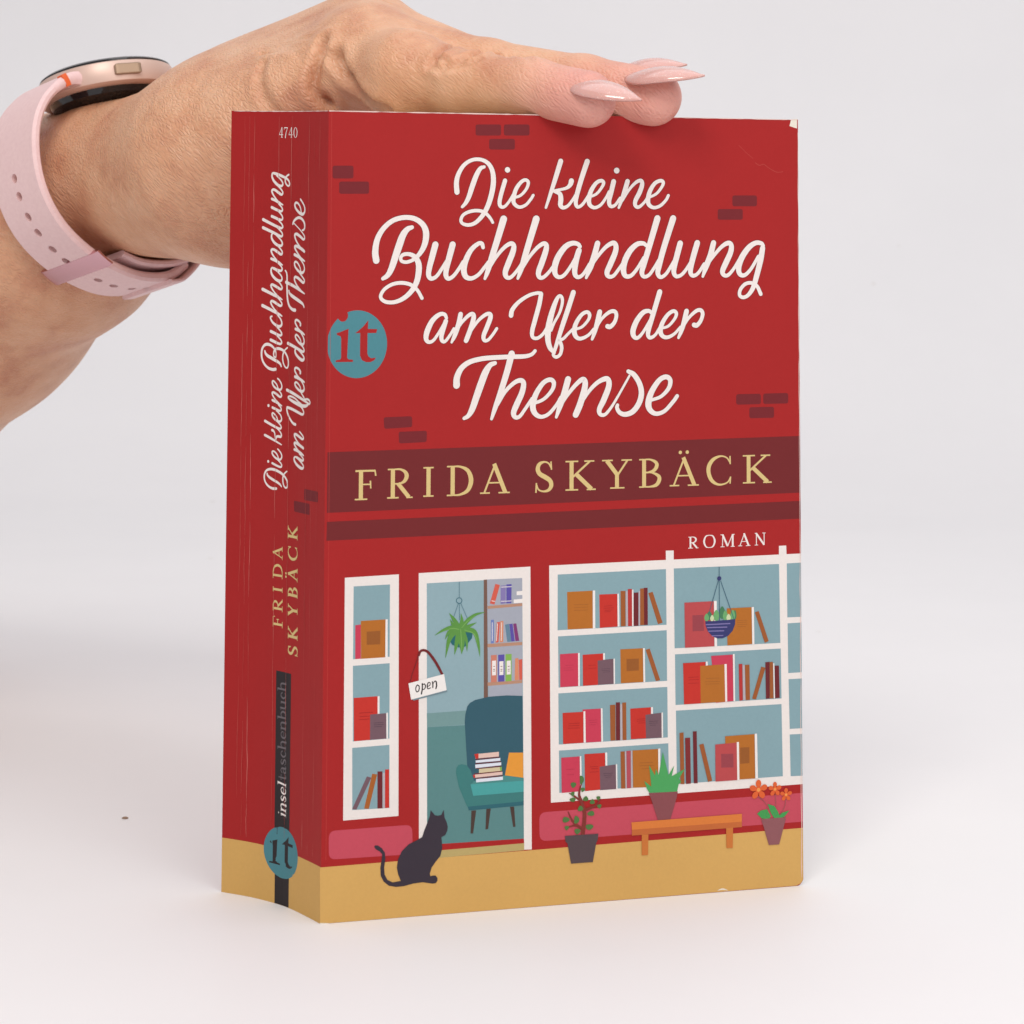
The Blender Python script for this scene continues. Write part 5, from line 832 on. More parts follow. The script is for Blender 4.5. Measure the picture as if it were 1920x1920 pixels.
  ('poly','flower',[(118.45,22.81),(118.3,23.02),(118.02,23.11),(117.71,23.08),(117.43,22.92),(117.27,22.68),(117.27,22.42),(117.42,22.22),(117.69,22.12),(118.01,22.15),(118.29,22.31),(118.45,22.55)]),
  ('disc','flower',(116.9,22.3,0.56,0.56)),
  ('disc','flower_eye',(116.9,22.3,0.3,0.3)),
  ('poly','flower',[(109.6,26.38),(109.24,26.25),(108.97,25.91),(108.87,25.44),(108.97,24.98),(109.24,24.64),(109.6,24.51),(109.97,24.64),(110.24,24.98),(110.34,25.44),(110.24,25.91),(109.97,26.25)]),
  ('poly','flower',[(107.28,24.69),(107.28,24.3),(107.53,23.94),(107.94,23.7),(108.41,23.65),(108.82,23.8),(109.05,24.11),(109.05,24.5),(108.81,24.86),(108.39,25.1),(107.92,25.15),(107.51,25)]),
  ('poly','flower',[(108.17,21.95),(108.54,21.84),(108.95,21.96),(109.31,22.28),(109.5,22.71),(109.49,23.15),(109.26,23.46),(108.89,23.58),(108.47,23.46),(108.12,23.14),(107.93,22.7),(107.94,22.27)]),
  ('poly','flower',[(111.04,21.95),(111.26,22.27),(111.28,22.7),(111.08,23.14),(110.73,23.46),(110.31,23.58),(109.94,23.46),(109.72,23.15),(109.7,22.71),(109.9,22.28),(110.25,21.96),(110.67,21.84)]),
  ('poly','flower',[(111.93,24.69),(111.7,25),(111.29,25.15),(110.81,25.1),(110.4,24.86),(110.16,24.5),(110.15,24.11),(110.39,23.8),(110.79,23.65),(111.27,23.7),(111.68,23.94),(111.92,24.3)]),
  ('disc','flower',(109.6,23.93,0.84,0.84)),
  ('disc','flower_eye',(109.6,23.93,0.45,0.45)),
  ('poly','pot_rose2',[(110.23,16.86),(116.87,16.86),(116.47,15.39),(115,10.44),(112.27,10.45),(110.89,15.04)])]),
 ('torn_corner','front',0,[
  ('poly','paper',[(119.2,189.3),(120.85,189.59),(120.81,187.09),(118.76,187.7)])]),
 ('scratch_mark','front',0,[
  ('stroke','scratch',[(109.43,178.36,0.12),(110.58,177.7,0.12),(111.74,177.98,0.12),(112.89,177.19,0.12),(114.33,176.39,0.12),(115.48,176,0.12),(116.93,176.14,0.12)],'r')]),
 ('scratch_mark','front',0,[
  ('stroke','scratch',[(105,182.74,0.09),(107.14,180.75,0.09),(108.86,179.43,0.09)],'r')]),
 ('edge_nick','front',0,[
  ('stroke','paper',[(98.77,0.46,0.08),(100.11,0.68,0.4),(101.46,0.33,0.08)],'r')]),
 ('edge_nick','front',0,[
  ('stroke','paper',[(-0.15,0.17,0.2),(0.61,0.07,0.3),(1.88,0.05,0.1)],'r')]),
 ('hinge_score','front',0,[
  ('stroke','score',[(0.74,189.54,0.1),(0.97,114.9,0.08),(1.1,14.6,0.1)],'r')]),
 ('spine_pavement_print','spine',0,[
  ('poly','yellow',[(-0.02,0.02),(37.69,0.02),(37.69,12.92),(-0.02,12.92)])]),
 ('spine_bar_print','spine',2,[
  ('poly','black',[(15.45,0.05),(21.2,0.05),(21.2,54.76),(15.45,54.76)])]),
 ('spine_logo','spine',5,[
  ('poly','teal',[(24.8,12.31),(24.75,13.09),(24.58,13.85),(24.3,14.59),(23.91,15.29),(23.43,15.94),(22.86,16.53),(22.2,17.05),(21.48,17.48),(20.7,17.82),(19.88,18.07),(19.02,18.23),(18.16,18.28),(17.29,18.23),(16.44,18.07),(15.61,17.82),(14.83,17.48),(14.11,17.05),(13.46,16.53),(12.88,15.94),(12.4,15.29),(12.02,14.59),(11.74,13.85),(11.57,13.09),(11.51,12.31),(11.57,11.53),(11.74,10.76),(12.02,10.03),(12.4,9.32),(12.88,8.68),(13.46,8.09),(14.11,7.57),(14.83,7.14),(15.61,6.79),(16.44,6.54),(17.29,6.39),(18.16,6.34),(19.02,6.39),(19.88,6.54),(20.7,6.79),(21.48,7.14),(22.2,7.57),(22.86,8.09),(23.43,8.68),(23.91,9.32),(24.3,10.03),(24.58,10.76),(24.75,11.53)]),
  ('disc','black',(20.45,17.23,0.7,1)),
  ('poly','black',[(22.73,14.33),(22.16,14.41),(20.06,15.07),(20.14,14.58),(20.36,9.97),(20.08,9.68),(19.06,9.58),(19.05,9.22),(22.89,9.21),(22.84,9.53),(21.88,9.65),(21.69,9.92),(21.7,13.36),(21.88,13.74),(22.64,13.97)]),
  ('poly','black',[(15.74,16.5),(15.8,14.99),(13.73,14.93),(13.95,14.25),(15.88,14.27),(15.9,10.71),(15.67,10.14),(15.04,9.8),(13.99,9.9),(14.33,9.46),(15.17,9.13),(16.17,9.14),(17.08,9.49),(17.51,10.28),(17.5,14.28),(18.6,14.25),(17.93,14.67),(16.8,15.45)])]),
 ('spine_brick_print','spine',0,[
  ('poly','maroon2',[(10.35,98.81),(10.34,98.95),(10.29,99.06),(10.21,99.14),(10.1,99.19),(9.96,99.21),(3.93,99.29),(3.78,99.28),(3.67,99.23),(3.59,99.15),(3.54,99.04),(3.52,98.9),(3.48,97.16),(3.49,97.02),(3.54,96.9),(3.62,96.82),(3.73,96.77),(3.87,96.75),(9.9,96.54),(10.04,96.55),(10.16,96.59),(10.24,96.67),(10.29,96.78),(10.31,96.92)])]),
 ('spine_brick_print','spine',0,[
  ('poly','maroon2',[(15.1,95.48),(15.09,95.62),(15.05,95.74),(14.98,95.82),(14.87,95.86),(14.73,95.88),(7.98,95.94),(7.84,95.92),(7.73,95.87),(7.64,95.79),(7.59,95.68),(7.58,95.54),(7.54,93.71),(7.55,93.56),(7.59,93.45),(7.67,93.37),(7.78,93.32),(7.93,93.31),(14.53,93.28),(14.68,93.29),(14.79,93.34),(14.88,93.42),(14.94,93.53),(14.96,93.67)])]),
 ('spine_title_lettering','spine',2,[
  ('stroke','cream',[(21.94,98.06,0.65),(23.15,97.99,0.62),(24.28,98.26,0.56),(25.42,98.96,0.49),(26.04,100,0.46),(26.05,101.11,0.46),(25.52,102,0.52),(24.56,102.48,0.59),(23.18,102.6,0.65),(21.56,102.33,0.65),(20.1,101.86,0.62),(18.96,101.23,0.56),(18.07,100.36,0.49),(17.8,99.48,0.44),(17.99,98.77,0.41),(18.47,98.57,0.41),(19.12,98.92,0.41),(19.52,99.79,0.42),(19.61,100.75,0.42),(19.37,101.55,0.42),(18.72,102.19,0.39),(18.13,102.54,0.36)],'r'),
  ('stroke','cream',[(25.16,101.44,0.39),(24.95,100.96,0.52),(24.14,100.48,0.62),(22.84,100.01,0.65),(21.38,99.54,0.59),(20.57,99.15,0.49),(20.09,98.72,0.36)],'r'),
  ('stroke','cream',[(24.82,104.36,0.69),(24.8,104.37,0.69)],'r'),
  ('stroke','cream',[(23.43,104.06,0.56),(21.89,103.61,0.54),(20.75,103.38,0.52),(20.18,103.49,0.46),(20.11,103.94,0.39),(20.68,104.5,0.36),(21.73,105.14,0.36)],'r'),
  ('stroke','cream',[(21.25,105.14,0.33),(21.57,106.02,0.36),(22.39,106.75,0.39),(23.21,106.98,0.42),(23.53,106.66,0.42),(23.28,106.1,0.46),(22.39,105.46,0.52),(21.25,105.14,0.56),(20.52,105.22,0.49),(20.08,105.87,0.42),(20.36,106.67,0.39),(21.09,107.31,0.38),(21.58,107.6,0.38)],'r')]),
 ('spine_title_lettering','spine',2,[
  ('stroke','cream',[(26.07,110.64,0.63),(24.26,110.08,0.6),(22.36,109.46,0.49),(20.29,108.76,0.32)],'r'),
  ('stroke','cream',[(23.61,112.02,0.67),(23.15,111.86,0.56),(22.71,111.33,0.39),(22.39,109.82,0.32)],'r'),
  ('stroke','cream',[(22.36,109.82,0.42),(22.02,110.53,0.56),(21.33,110.67,0.63),(20.64,110.62,0.6),(20.3,110.97,0.46),(20.56,111.6,0.39),(21.34,112.22,0.35),(21.94,112.57,0.32)],'r'),
  ('stroke','cream',[(26.07,114.05,0.67),(24.11,113.37,0.63),(22.03,112.75,0.6),(20.91,112.57,0.53),(20.39,112.84,0.42),(20.74,113.47,0.39),(21.78,114.18,0.35),(22.18,114.45,0.35)],'r'),
  ('stroke','cream',[(21.61,114.27,0.32),(22.04,115.25,0.35),(22.91,115.97,0.39),(23.47,116.15,0.46),(23.67,115.79,0.46),(23.34,115.16,0.49),(22.39,114.53,0.56),(21.35,114.27,0.6),(20.66,114.39,0.53),(20.31,114.98,0.42),(20.66,115.79,0.39),(21.62,116.51,0.35),(22.31,116.87,0.35)],'r'),
  ('stroke','cream',[(24.96,117.85,0.74),(24.94,117.87,0.74)],'r'),
  ('stroke','cream',[(23.58,117.46,0.63),(22.23,117.14,0.6),(21.1,116.87,0.56),(20.5,117.08,0.46),(20.67,117.68,0.39),(21.54,118.31,0.35)],'r'),
  ('stroke','cream',[(23.63,119.26,0.6),(22.24,118.84,0.6),(20.32,118.13,0.32)],'r'),
  ('stroke','cream',[(21.19,118.58,0.32),(22.59,119.48,0.35),(23.51,120.38,0.42),(23.71,121.01,0.49),(23.21,121.16,0.56),(22.25,120.83,0.6),(21.2,120.29,0.56),(20.59,120.29,0.49),(20.42,120.74,0.42),(21.03,121.47,0.35),(21.87,122.01,0.35)],'r'),
  ('stroke','cream',[(21.56,121.92,0.32),(22.08,123.01,0.35),(22.96,123.74,0.39),(23.52,123.92,0.46),(23.73,123.56,0.46),(23.39,122.83,0.49),(22.43,122.19,0.56),(21.3,121.92,0.6),(20.65,122.1,0.53),(20.34,122.73,0.42),(20.61,123.55,0.4),(21.31,124.28,0.39),(21.88,124.59,0.39)],'r')]),
 ('spine_title_lettering','spine',2,[
  ('stroke','cream',[(22.68,126.8,0.76),(23.68,126.67,0.73),(25.11,126.93,0.64),(26.33,127.67,0.58),(27.2,128.8,0.55),(27.51,130.17,0.55),(27.34,131.38,0.58),(26.7,132.3,0.64),(25.76,132.69,0.73),(24.54,132.55,0.67),(23.53,132.02,0.55),(22.81,131.27,0.43),(22.5,130.43,0.4),(22.6,129.82,0.4),(22.96,129.7,0.4),(23.32,129.97,0.43),(23.39,130.65,0.46),(23.1,131.34,0.55),(22.38,131.8,0.67),(21.37,131.84,0.7),(20.23,131.59,0.64),(19.23,130.99,0.58),(18.44,130.09,0.52),(18.02,129.03,0.46),(18.03,128.05,0.43),(18.39,127.44,0.41),(18.89,127.41,0.4),(19.53,127.88,0.4),(20.02,128.79,0.41),(20.16,129.84,0.43),(19.94,130.91,0.43),(19.36,131.67,0.4),(18.43,132.26,0.4)],'r'),
  ('stroke','cream',[(26.41,131.01,0.46),(26.19,130.48,0.61),(25.54,129.95,0.76),(24.39,129.51,0.82),(23.1,129.06,0.79),(21.82,128.62,0.7),(21.03,128.17,0.58),(20.65,127.6,0.43)],'r'),
  ('stroke','cream',[(24.46,133.82,0.73),(22.95,133.4,0.7),(21.8,133.1,0.64),(21.01,133.03,0.58),(20.62,133.34,0.49),(20.86,133.95,0.43),(21.65,134.56,0.41),(22.59,135.16,0.4)],'r'),
  ('stroke','cream',[(24.46,135.89,0.73),(22.95,135.47,0.7),(21.79,135.17,0.64),(21,135.1,0.58),(20.61,135.41,0.49),(20.93,136.02,0.43),(21.79,136.7,0.41),(22.51,137.16,0.4)],'r'),
  ('stroke','cream',[(24.13,139.56,0.43),(24.56,139.4,0.49),(24.53,138.92,0.49),(23.81,138.08,0.58),(22.65,137.47,0.67),(21.64,137.24,0.7),(20.85,137.48,0.61),(20.63,138.17,0.49),(21.06,139.02,0.43),(21.92,139.78,0.41),(22.5,140.25,0.4)],'r'),
  ('stroke','cream',[(27.37,142.04,0.82),(25.11,141.32,0.76),(22.79,140.56,0.7),(21.34,140.1,0.55),(20.59,139.79,0.34)],'r'),
  ('stroke','cream',[(21.78,140.33,0.34),(23.08,141.17,0.4),(24.09,142.1,0.46),(24.56,142.88,0.52),(24.36,143.27,0.58),(23.66,143.19,0.67),(22.35,142.65,0.7),(21.34,142.27,0.64),(20.75,142.43,0.52),(20.75,142.97,0.43),(21.55,143.75,0.4),(22.42,144.37,0.4)],'r'),
  ('stroke','cream',[(27.38,146.02,0.82),(25.11,145.29,0.76),(22.93,144.6,0.7),(21.47,144.14,0.55),(20.6,143.8,0.34)],'r'),
  ('stroke','cream',[(21.76,144.37,0.34),(23.07,145.22,0.4),(24.09,146.16,0.46),(24.56,146.91,0.52),(24.35,147.29,0.58),(23.65,147.18,0.67),(22.34,146.71,0.7),(21.32,146.32,0.64),(20.74,146.44,0.52),(20.73,146.95,0.43),(21.46,147.74,0.4),(22.41,148.44,0.4)],'r'),
  ('stroke','cream',[(24.22,151.41,0.47),(24.51,151.16,0.5),(24.6,150.47,0.56),(24.19,149.61,0.66),(23.11,148.76,0.73),(22,148.33,0.73),(21.12,148.37,0.6),(20.73,148.8,0.47),(20.96,149.48,0.43),(21.99,150.3,0.4),(23.42,151.16,0.4)],'r'),
  ('stroke','cream',[(23.77,151.29,0.66),(22.79,150.99,0.7),(21.67,150.78,0.66),(20.96,150.85,0.56),(20.72,151.28,0.47),(21.11,151.88,0.41),(22.22,152.62,0.4)],'r'),
  ('stroke','cream',[(24.59,153.6,0.66),(23.26,153.23,0.7),(21.82,152.71,0.66),(20.63,152.2,0.33)],'r'),
  ('stroke','cream',[(21.67,152.62,0.33),(23.02,153.57,0.4),(24.14,154.61,0.47),(24.62,155.47,0.56),(24.38,155.87,0.6),(23.57,155.82,0.66),(22.22,155.22,0.7),(21.26,154.78,0.63),(20.78,154.99,0.5),(20.86,155.6,0.43),(21.73,156.34,0.4),(22.53,156.95,0.4)],'r'),
  ('stroke','cream',[(24.34,159.69,0.43),(24.58,159.31,0.5),(24.47,158.52,0.6),(23.7,157.65,0.7),(22.61,157.04,0.73),(21.57,156.83,0.7),(20.85,157.07,0.56),(20.85,157.77,0.47),(21.65,158.55,0.41),(22.93,159.39,0.4)],'r'),
  ('stroke','cream',[(27.48,161.11,0.76),(25.66,160.53,0.73),(23.73,159.92,0.7),(22.12,159.39,0.66),(21.24,159.15,0.6),(20.75,159.39,0.47),(20.92,160.04,0.41),(21.8,160.74,0.4),(22.68,161.32,0.4)],'r'),
  ('stroke','cream',[(27.48,163.1,0.76),(25.66,162.46,0.73),(23.57,161.76,0.7),(21.96,161.32,0.66),(21.16,161.16,0.6),(20.67,161.47,0.47),(20.99,162.14,0.41),(21.95,162.84,0.4),(22.6,163.25,0.4)],'r'),
  ('stroke','cream',[(24.58,163.99,0.7),(23.24,163.6,0.7),(21.95,163.25,0.66),(21.15,163.19,0.56),(20.74,163.55,0.47),(20.98,164.22,0.41),(21.79,164.92,0.4),(22.75,165.54,0.4)],'r'),
  ('stroke','cream',[(24.63,166.17,0.7),(23.24,165.72,0.7),(21.95,165.36,0.66),(21.14,165.31,0.56),(20.82,165.66,0.47),(21.14,166.28,0.41),(22.18,167.05,0.4)],'r'),
  ('stroke','cream',[(24.62,168.24,0.66),(23.23,167.85,0.7),(21.94,167.31,0.66),(20.73,166.87,0.33)],'r'),
  ('stroke','cream',[(21.78,167.22,0.33),(23.07,168.2,0.4),(24.17,169.27,0.47),(24.61,170.08,0.56),(24.36,170.5,0.6),(23.55,170.43,0.66),(22.26,169.8,0.7),(21.37,169.39,0.63),(20.88,169.56,0.5),(20.88,170.1,0.43),(21.61,170.81,0.4),(22.74,171.59,0.4)],'r'),
  ('stroke','cream',[(24.28,174.64,0.43),(24.57,174.38,0.5),(24.62,173.66,0.56),(24.07,172.76,0.66),(22.9,171.86,0.73),(21.77,171.46,0.7),(20.98,171.62,0.56),(20.87,172.24,0.47),(21.6,173.05,0.41),(23.06,174.01,0.4)],'r'),
  ('stroke','cream',[(24,174.55,0.66),(22.57,174.28,0.7),(20.62,173.73,0.66),(19.32,173.28,0.56),(18.51,172.65,0.47),(18.26,172.02,0.43),(18.52,171.57,0.43),(19.17,171.66,0.43),(19.81,172.29,0.43),(19.94,173.1,0.43),(19.56,173.81,0.43),(18.63,174.29,0.47)],'r')]),
 ('spine_title_lettering','spine',2,[
  ('stroke','cream',[(14.55,106.38,0.44),(15.11,106.14,0.51),(15.12,105.52,0.59),(14.17,104.67,0.7),(12.59,104.06,0.77),(11.39,103.92,0.66),(10.83,104.23,0.51),(11.08,104.8,0.44),(12.27,105.46,0.4),(14.15,106.3,0.4)],'r'),
  ('stroke','cream',[(14.09,106.3,0.62),(12.86,106,0.66),(11.66,105.77,0.62),(10.96,105.88,0.51),(10.96,106.27,0.44),(11.95,106.86,0.4),(12.88,107.29,0.4)],'r'),
  ('stroke','cream',[(15.13,108.09,0.66),(13.63,107.86,0.7),(11.84,107.4,0.62),(10.74,107.02,0.33)],'r'),
  ('stroke','cream',[(12.14,107.4,0.37),(13.73,108.17,0.44),(14.88,109.03,0.51),(15.15,109.54,0.59),(14.61,109.7,0.66),(13.21,109.42,0.7),(11.81,109.04,0.7),(10.98,108.78,0.66)],'r'),
  ('stroke','cream',[(12.01,109.12,0.37),(13.9,110.13,0.44),(14.96,111.06,0.51),(15.13,111.66,0.59),(14.49,111.74,0.66),(12.98,111.31,0.66),(11.69,110.92,0.62),(10.98,111.03,0.51),(11.07,111.5,0.44),(11.97,112.09,0.42),(12.83,112.53,0.42)],'r')]),
 ('spine_title_lettering','spine',2,[
  ('stroke','cream',[(14.75,114.08,0.68),(15.68,114.23,0.64),(16.92,115.05,0.57),(17.95,116.27,0.51),(18.36,117.34,0.49),(18.31,117.91,0.53)],'r'),
  ('stroke','cream',[(18.18,117.91,0.64),(16.48,117.67,0.68),(13.78,117.1,0.68),(12.12,116.78,0.64),(11.18,116.86,0.53),(11.01,117.44,0.49),(11.68,118.17,0.47),(13.03,118.83,0.45)],'r'),
  ('stroke','cream',[(12.26,119.22,0.41),(13.5,119.61,0.41),(15.08,120.29,0.41),(16.66,120.64,0.45),(17.62,120.59,0.49),(17.85,120.23,0.49),(16.9,119.78,0.66),(14.87,119.25,0.82),(12.61,118.86,0.91),(10.8,118.81,0.82),(9.44,119.08,0.7),(8.64,119.62,0.49)],'r'),
  ('stroke','cream',[(18.43,122.08,0.74),(15.75,121.4,0.74),(13.03,120.69,0.7),(10.55,120.06,0.62),(8.75,119.62,0.49)],'r'),
  ('stroke','cream',[(8.86,119.62,0.45),(8.25,119.51,0.47),(7.91,119.89,0.49),(8.33,120.39,0.49),(9.37,120.58,0.53),(10.21,120.44,0.53),(10.62,120.19,0.49),(10.88,120.78,0.45),(11.71,121.44,0.41),(12.67,122.21,0.41)],'r'),
  ('stroke','cream',[(12.38,122.27,0.37),(12.77,123.2,0.41),(13.9,124.01,0.45),(14.76,124.19,0.53),(15.2,123.83,0.53),(14.71,123.11,0.58),(13.24,122.39,0.66),(11.93,122.21,0.74),(11.08,122.52,0.62),(10.87,123.11,0.53),(11.4,124.01,0.45),(12.41,124.73,0.41)],'r'),
  ('stroke','cream',[(15.2,125.51,0.74),(13.43,125.19,0.74),(11.84,124.83,0.62),(10.76,124.52,0.41)],'r'),
  ('stroke','cream',[(12.12,124.86,0.41),(13.99,125.73,0.45),(15.12,126.72,0.53),(15.27,127.41,0.58),(14.65,127.69,0.58),(13.52,127.45,0.58),(12.77,126.91,0.66),(12.82,126.53,0.7)],'r')]),
 ('spine_title_lettering','spine',2,[
  ('stroke','cream',[(15,132.21,0.48),(15.28,131.83,0.57),(15.03,131.08,0.69),(13.78,130.24,0.77),(12.26,129.73,0.81),(11.32,129.85,0.69),(11.1,130.37,0.53),(12.03,131.12,0.44),(13.97,132.12,0.44)],'r'),
  ('stroke','cream',[(18.26,133.34,0.77),(16.04,132.77,0.73),(13.86,132.21,0.73),(12.34,131.83,0.69),(11.47,131.76,0.61),(11.08,132.06,0.53),(11.5,132.72,0.44),(12.71,133.37,0.4)],'r'),
  ('stroke','cream',[(12.5,133.43,0.36),(12.86,134.47,0.4),(13.94,135.32,0.44),(14.81,135.6,0.53),(15.23,135.22,0.53),(14.71,134.47,0.57),(13.41,133.71,0.65),(12.1,133.43,0.73),(11.32,133.73,0.61),(11.11,134.39,0.53),(11.64,135.32,0.44),(12.72,136.17,0.4)],'r'),
  ('stroke','cream',[(15.19,136.99,0.73),(13.48,136.64,0.73),(12.07,136.26,0.61),(11.02,135.88,0.4)],'r'),
  ('stroke','cream',[(12.33,136.3,0.4),(14.02,137.21,0.44),(15.17,138.26,0.53),(15.32,138.92,0.57),(14.73,139.19,0.57),(13.68,138.92,0.57),(12.96,138.41,0.65),(13.01,138.01,0.69)],'r')]),
 ('spine_title_lettering','spine',2,[
  ('stroke','cream',[(15.43,141.5,0.83),(16.41,141.55,0.77),(17.5,142.05,0.67),(18.28,143.03,0.61),(18.68,144.55,0.57),(18.81,146.39,0.56),(18.87,148.08,0.54),(18.89,149.62,0.51),(19.12,150.47,0.45),(19.56,150.9,0.41)],'r'),
  ('stroke','cream',[(18.12,146.09,0.48),(17.84,145.47,0.64),(16.98,144.94,0.83),(15.57,144.42,0.86),(14,143.89,0.83),(12.43,143.37,0.73),(11.65,142.91,0.54),(11.35,142.43,0.41)],'r'),
  ('stroke','cream',[(19.23,148.08,0.8),(17.1,147.55,0.77),(14.57,146.79,0.7),(12.53,146.11,0.57),(11.2,145.69,0.35)],'r'),
  ('stroke','cream',[(12.92,146.41,0.35),(14.56,147.33,0.45),(15.62,148.4,0.51),(15.91,149.16,0.57),(15.51,149.52,0.64),(14.37,149.32,0.7),(12.95,148.71,0.73),(11.93,148.33,0.67),(11.37,148.52,0.54),(11.44,149.06,0.45),(12.45,149.79,0.41),(13.63,150.56,0.41)],'r'),
  ('stroke','cream',[(12.99,150.69,0.38),(13.52,151.95,0.41),(14.62,152.96,0.48),(15.54,153.19,0.54),(15.94,152.72,0.54),(15.51,151.87,0.57),(14.18,151.02,0.67),(12.75,150.64,0.73),(11.79,150.91,0.64),(11.33,151.65,0.48),(11.68,152.57,0.45),(12.77,153.5,0.41),(13.72,154.04,0.41)],'r'),
  ('stroke','cream',[(15.95,154.91,0.76),(14.34,154.5,0.76),(12.79,153.99,0.69),(11.25,153.49,0.35)],'r'),
  ('stroke','cream',[(12.54,153.91,0.38),(13.99,154.83,0.45),(15.32,155.93,0.52),(15.9,156.69,0.62),(15.51,157,0.69),(14.47,156.87,0.76),(12.75,156.36,0.8),(11.51,155.85,0.76)],'r'),
  ('stroke','cream',[(12.4,156.19,0.38),(14.29,157.38,0.45),(15.45,158.48,0.52),(15.94,159.5,0.62),(15.64,159.9,0.66),(14.77,159.85,0.73),(13.21,159.25,0.73),(12.09,158.74,0.62),(11.48,158.88,0.49),(11.46,159.46,0.42),(12.32,160.19,0.35),(13.44,160.88,0.31),(14.65,161.56,0.29),(16.26,162.45,0.28)],'r'),
  ('stroke','cream',[(16.82,162.3,0.49),(16.37,163.02,0.62),(15.22,163.71,0.66),(13.99,163.93,0.69),(12.77,163.62,0.69),(11.74,162.85,0.66),(11.41,161.9,0.59),(11.69,161.22,0.52),(12.27,160.91,0.49),(12.6,160.98,0.42)],'r'),
  ('stroke','cream',[(13.14,165.17,0.38),(13.59,166.38,0.43),(14.63,167.34,0.52),(15.63,167.51,0.59),(16.04,166.99,0.59),(15.62,166.12,0.62),(14.14,165.17,0.73),(12.75,164.79,0.8),(11.87,165.03,0.66),(11.41,165.78,0.52),(11.74,166.81,0.49),(12.86,167.85,0.49),(13.59,168.38,0.49)],'r')]),
 ('spine_author_lettering','spine',2,[
  ('line','gold',[(19.14,65.74,0.54),(22.53,65.74,0.54)],'b'),
  ('line','gold',[(19.2,65.01,0.19),(19.2,66.53,0.19)],'b'),
  ('line','gold',[(22.45,65.06,0.24),(22.45,67.49,0.24)],'b'),
  ('line','gold',[(22.5,67.44,0.19),(21.85,67.54,0.19)],'b'),
  ('line','gold',[(20.9,65.74,0.19),(20.9,66.89,0.19)],'b'),
  ('line','gold',[(21.31,66.89,0.19),(20.43,66.94,0.19)],'b'),
  ('line','gold',[(19.21,69.48,0.54),(22.6,69.48,0.54)],'b'),
  ('line','gold',[(19.28,68.81,0.19),(19.28,70.18,0.19)],'b'),
  ('line','gold',[(22.53,68.87,0.19),(22.53,69.57,0.19)],'b'),
  ('stroke','gold',[(22.52,69.48,0.19),(22.52,70.34,0.24),(22.2,70.95,0.43),(21.72,71.13,0.54),(21.18,70.89,0.43),(20.91,70.34,0.22),(20.87,69.48,0.19)],'r'),
  ('line','gold',[(20.91,70.09,0.51),(19.31,71.41,0.51)],'b'),
  ('line','gold',[(19.28,71.1,0.19),(19.28,71.86,0.19)],'b'),
  ('line','gold',[(19.27,74,0.54),(22.66,74,0.54)],'b'),
  ('line','gold',[(19.34,73.4,0.19),(19.34,74.61,0.19)],'b'),
  ('line','gold',[(22.59,73.4,0.19),(22.59,74.61,0.19)],'b'),
  ('line','gold',[(19.35,77.38,0.54),(22.74,77.38,0.54)],'b'),
  ('line','gold',[(19.42,76.62,0.19),(19.42,77.38,0.19)],'b'),
  ('line','gold',[(22.66,76.62,0.19),(22.66,77.38,0.19)],'b'),
  ('stroke','gold',[(22.65,77.31,0.19),(22.62,78.35,0.26),(22.13,79.39,0.49),(21.04,79.8,0.59),(19.96,79.39,0.49),(19.47,78.35,0.26),(19.43,77.31,0.19)],'r'),
  ('line','gold',[(19.49,81.64,0.24),(22.71,82.78,0.24)],'b'),
  ('line','gold',[(22.81,82.69,0.54),(19.49,83.9,0.54)],'b'),
  ('line','gold',[(20.65,82.02,0.19),(20.65,83.42,0.19)],'b'),
  ('line','gold',[(19.49,81.19,0.19),(19.49,82.24,0.19)],'b'),
  ('line','gold',[(19.49,83.17,0.19),(19.49,84.38,0.19)],'b'),
  ('stroke','gold',[(16,61.11,0.23),(16.55,60.84,0.23),(16.76,60.34,0.28),(16.51,59.77,0.53),(15.84,59.55,0.67),(15.17,59.77,0.67),(14.67,60.45,0.7),(14.17,61.02,0.67),(13.5,61.16,0.63),(12.92,60.84,0.47),(12.75,60.23,0.28),(13,59.66,0.23),(13.71,59.39,0.23)],'r'),
  ('line','gold',[(16.8,61.11,0.23),(15.67,61.18,0.23)],'b'),
  ('line','gold',[(13.92,59.39,0.23),(12.59,59.34,0.23)],'b'),
  ('line','gold',[(12.76,63.59,0.66),(16.92,63.59,0.66)],'b'),
  ('line','gold',[(12.84,62.96,0.23),(12.84,64.28,0.23)],'b'),
  ('line','gold',[(16.83,62.96,0.23),(16.83,64.28,0.23)],'b'),
  ('line','gold',[(14.63,63.72,0.32),(16.8,65.47,0.32)],'b'),
  ('line','gold',[(16.83,64.91,0.23),(16.83,65.94,0.23)],'b'),
  ('line','gold',[(15.09,64.03,0.66),(12.88,65.66,0.66)],'b'),
  ('line','gold',[(12.84,65.16,0.23),(12.84,66.1,0.23)],'b'),
  ('line','gold',[(16.9,68.81,0.66),(14.78,69.86,0.66)],'b'),
  ('line','gold',[(16.9,70.84,0.32),(14.78,69.86,0.32)],'b'),
  ('line','gold',[(14.95,69.81,0.66),(12.87,69.81,0.66)],'b'),
  ('line','gold',[(16.93,68.33,0.23),(16.93,69.39,0.23)],'b'),
  ('line','gold',[(16.93,70.25,0.23),(16.93,71.28,0.23)],'b'),
  ('line','gold',[(12.96,69.13,0.23),(12.96,70.54,0.23)],'b'),
  ('line','gold',[(12.96,73.39,0.66),(17.1,73.39,0.66)],'b'),
  ('line','gold',[(13.05,72.85,0.23),(13.05,73.39,0.23)],'b'),
  ('line','gold',[(17.01,72.85,0.23),(17.01,73.39,0.23)],'b'),
  ('stroke','gold',[(17,73.34,0.23),(16.98,74.07,0.3),(16.56,74.65,0.53),(16.03,74.75,0.63),(15.4,74.46,0.53),(15.14,73.83,0.27),(15.14,73.34,0.23)],'r'),
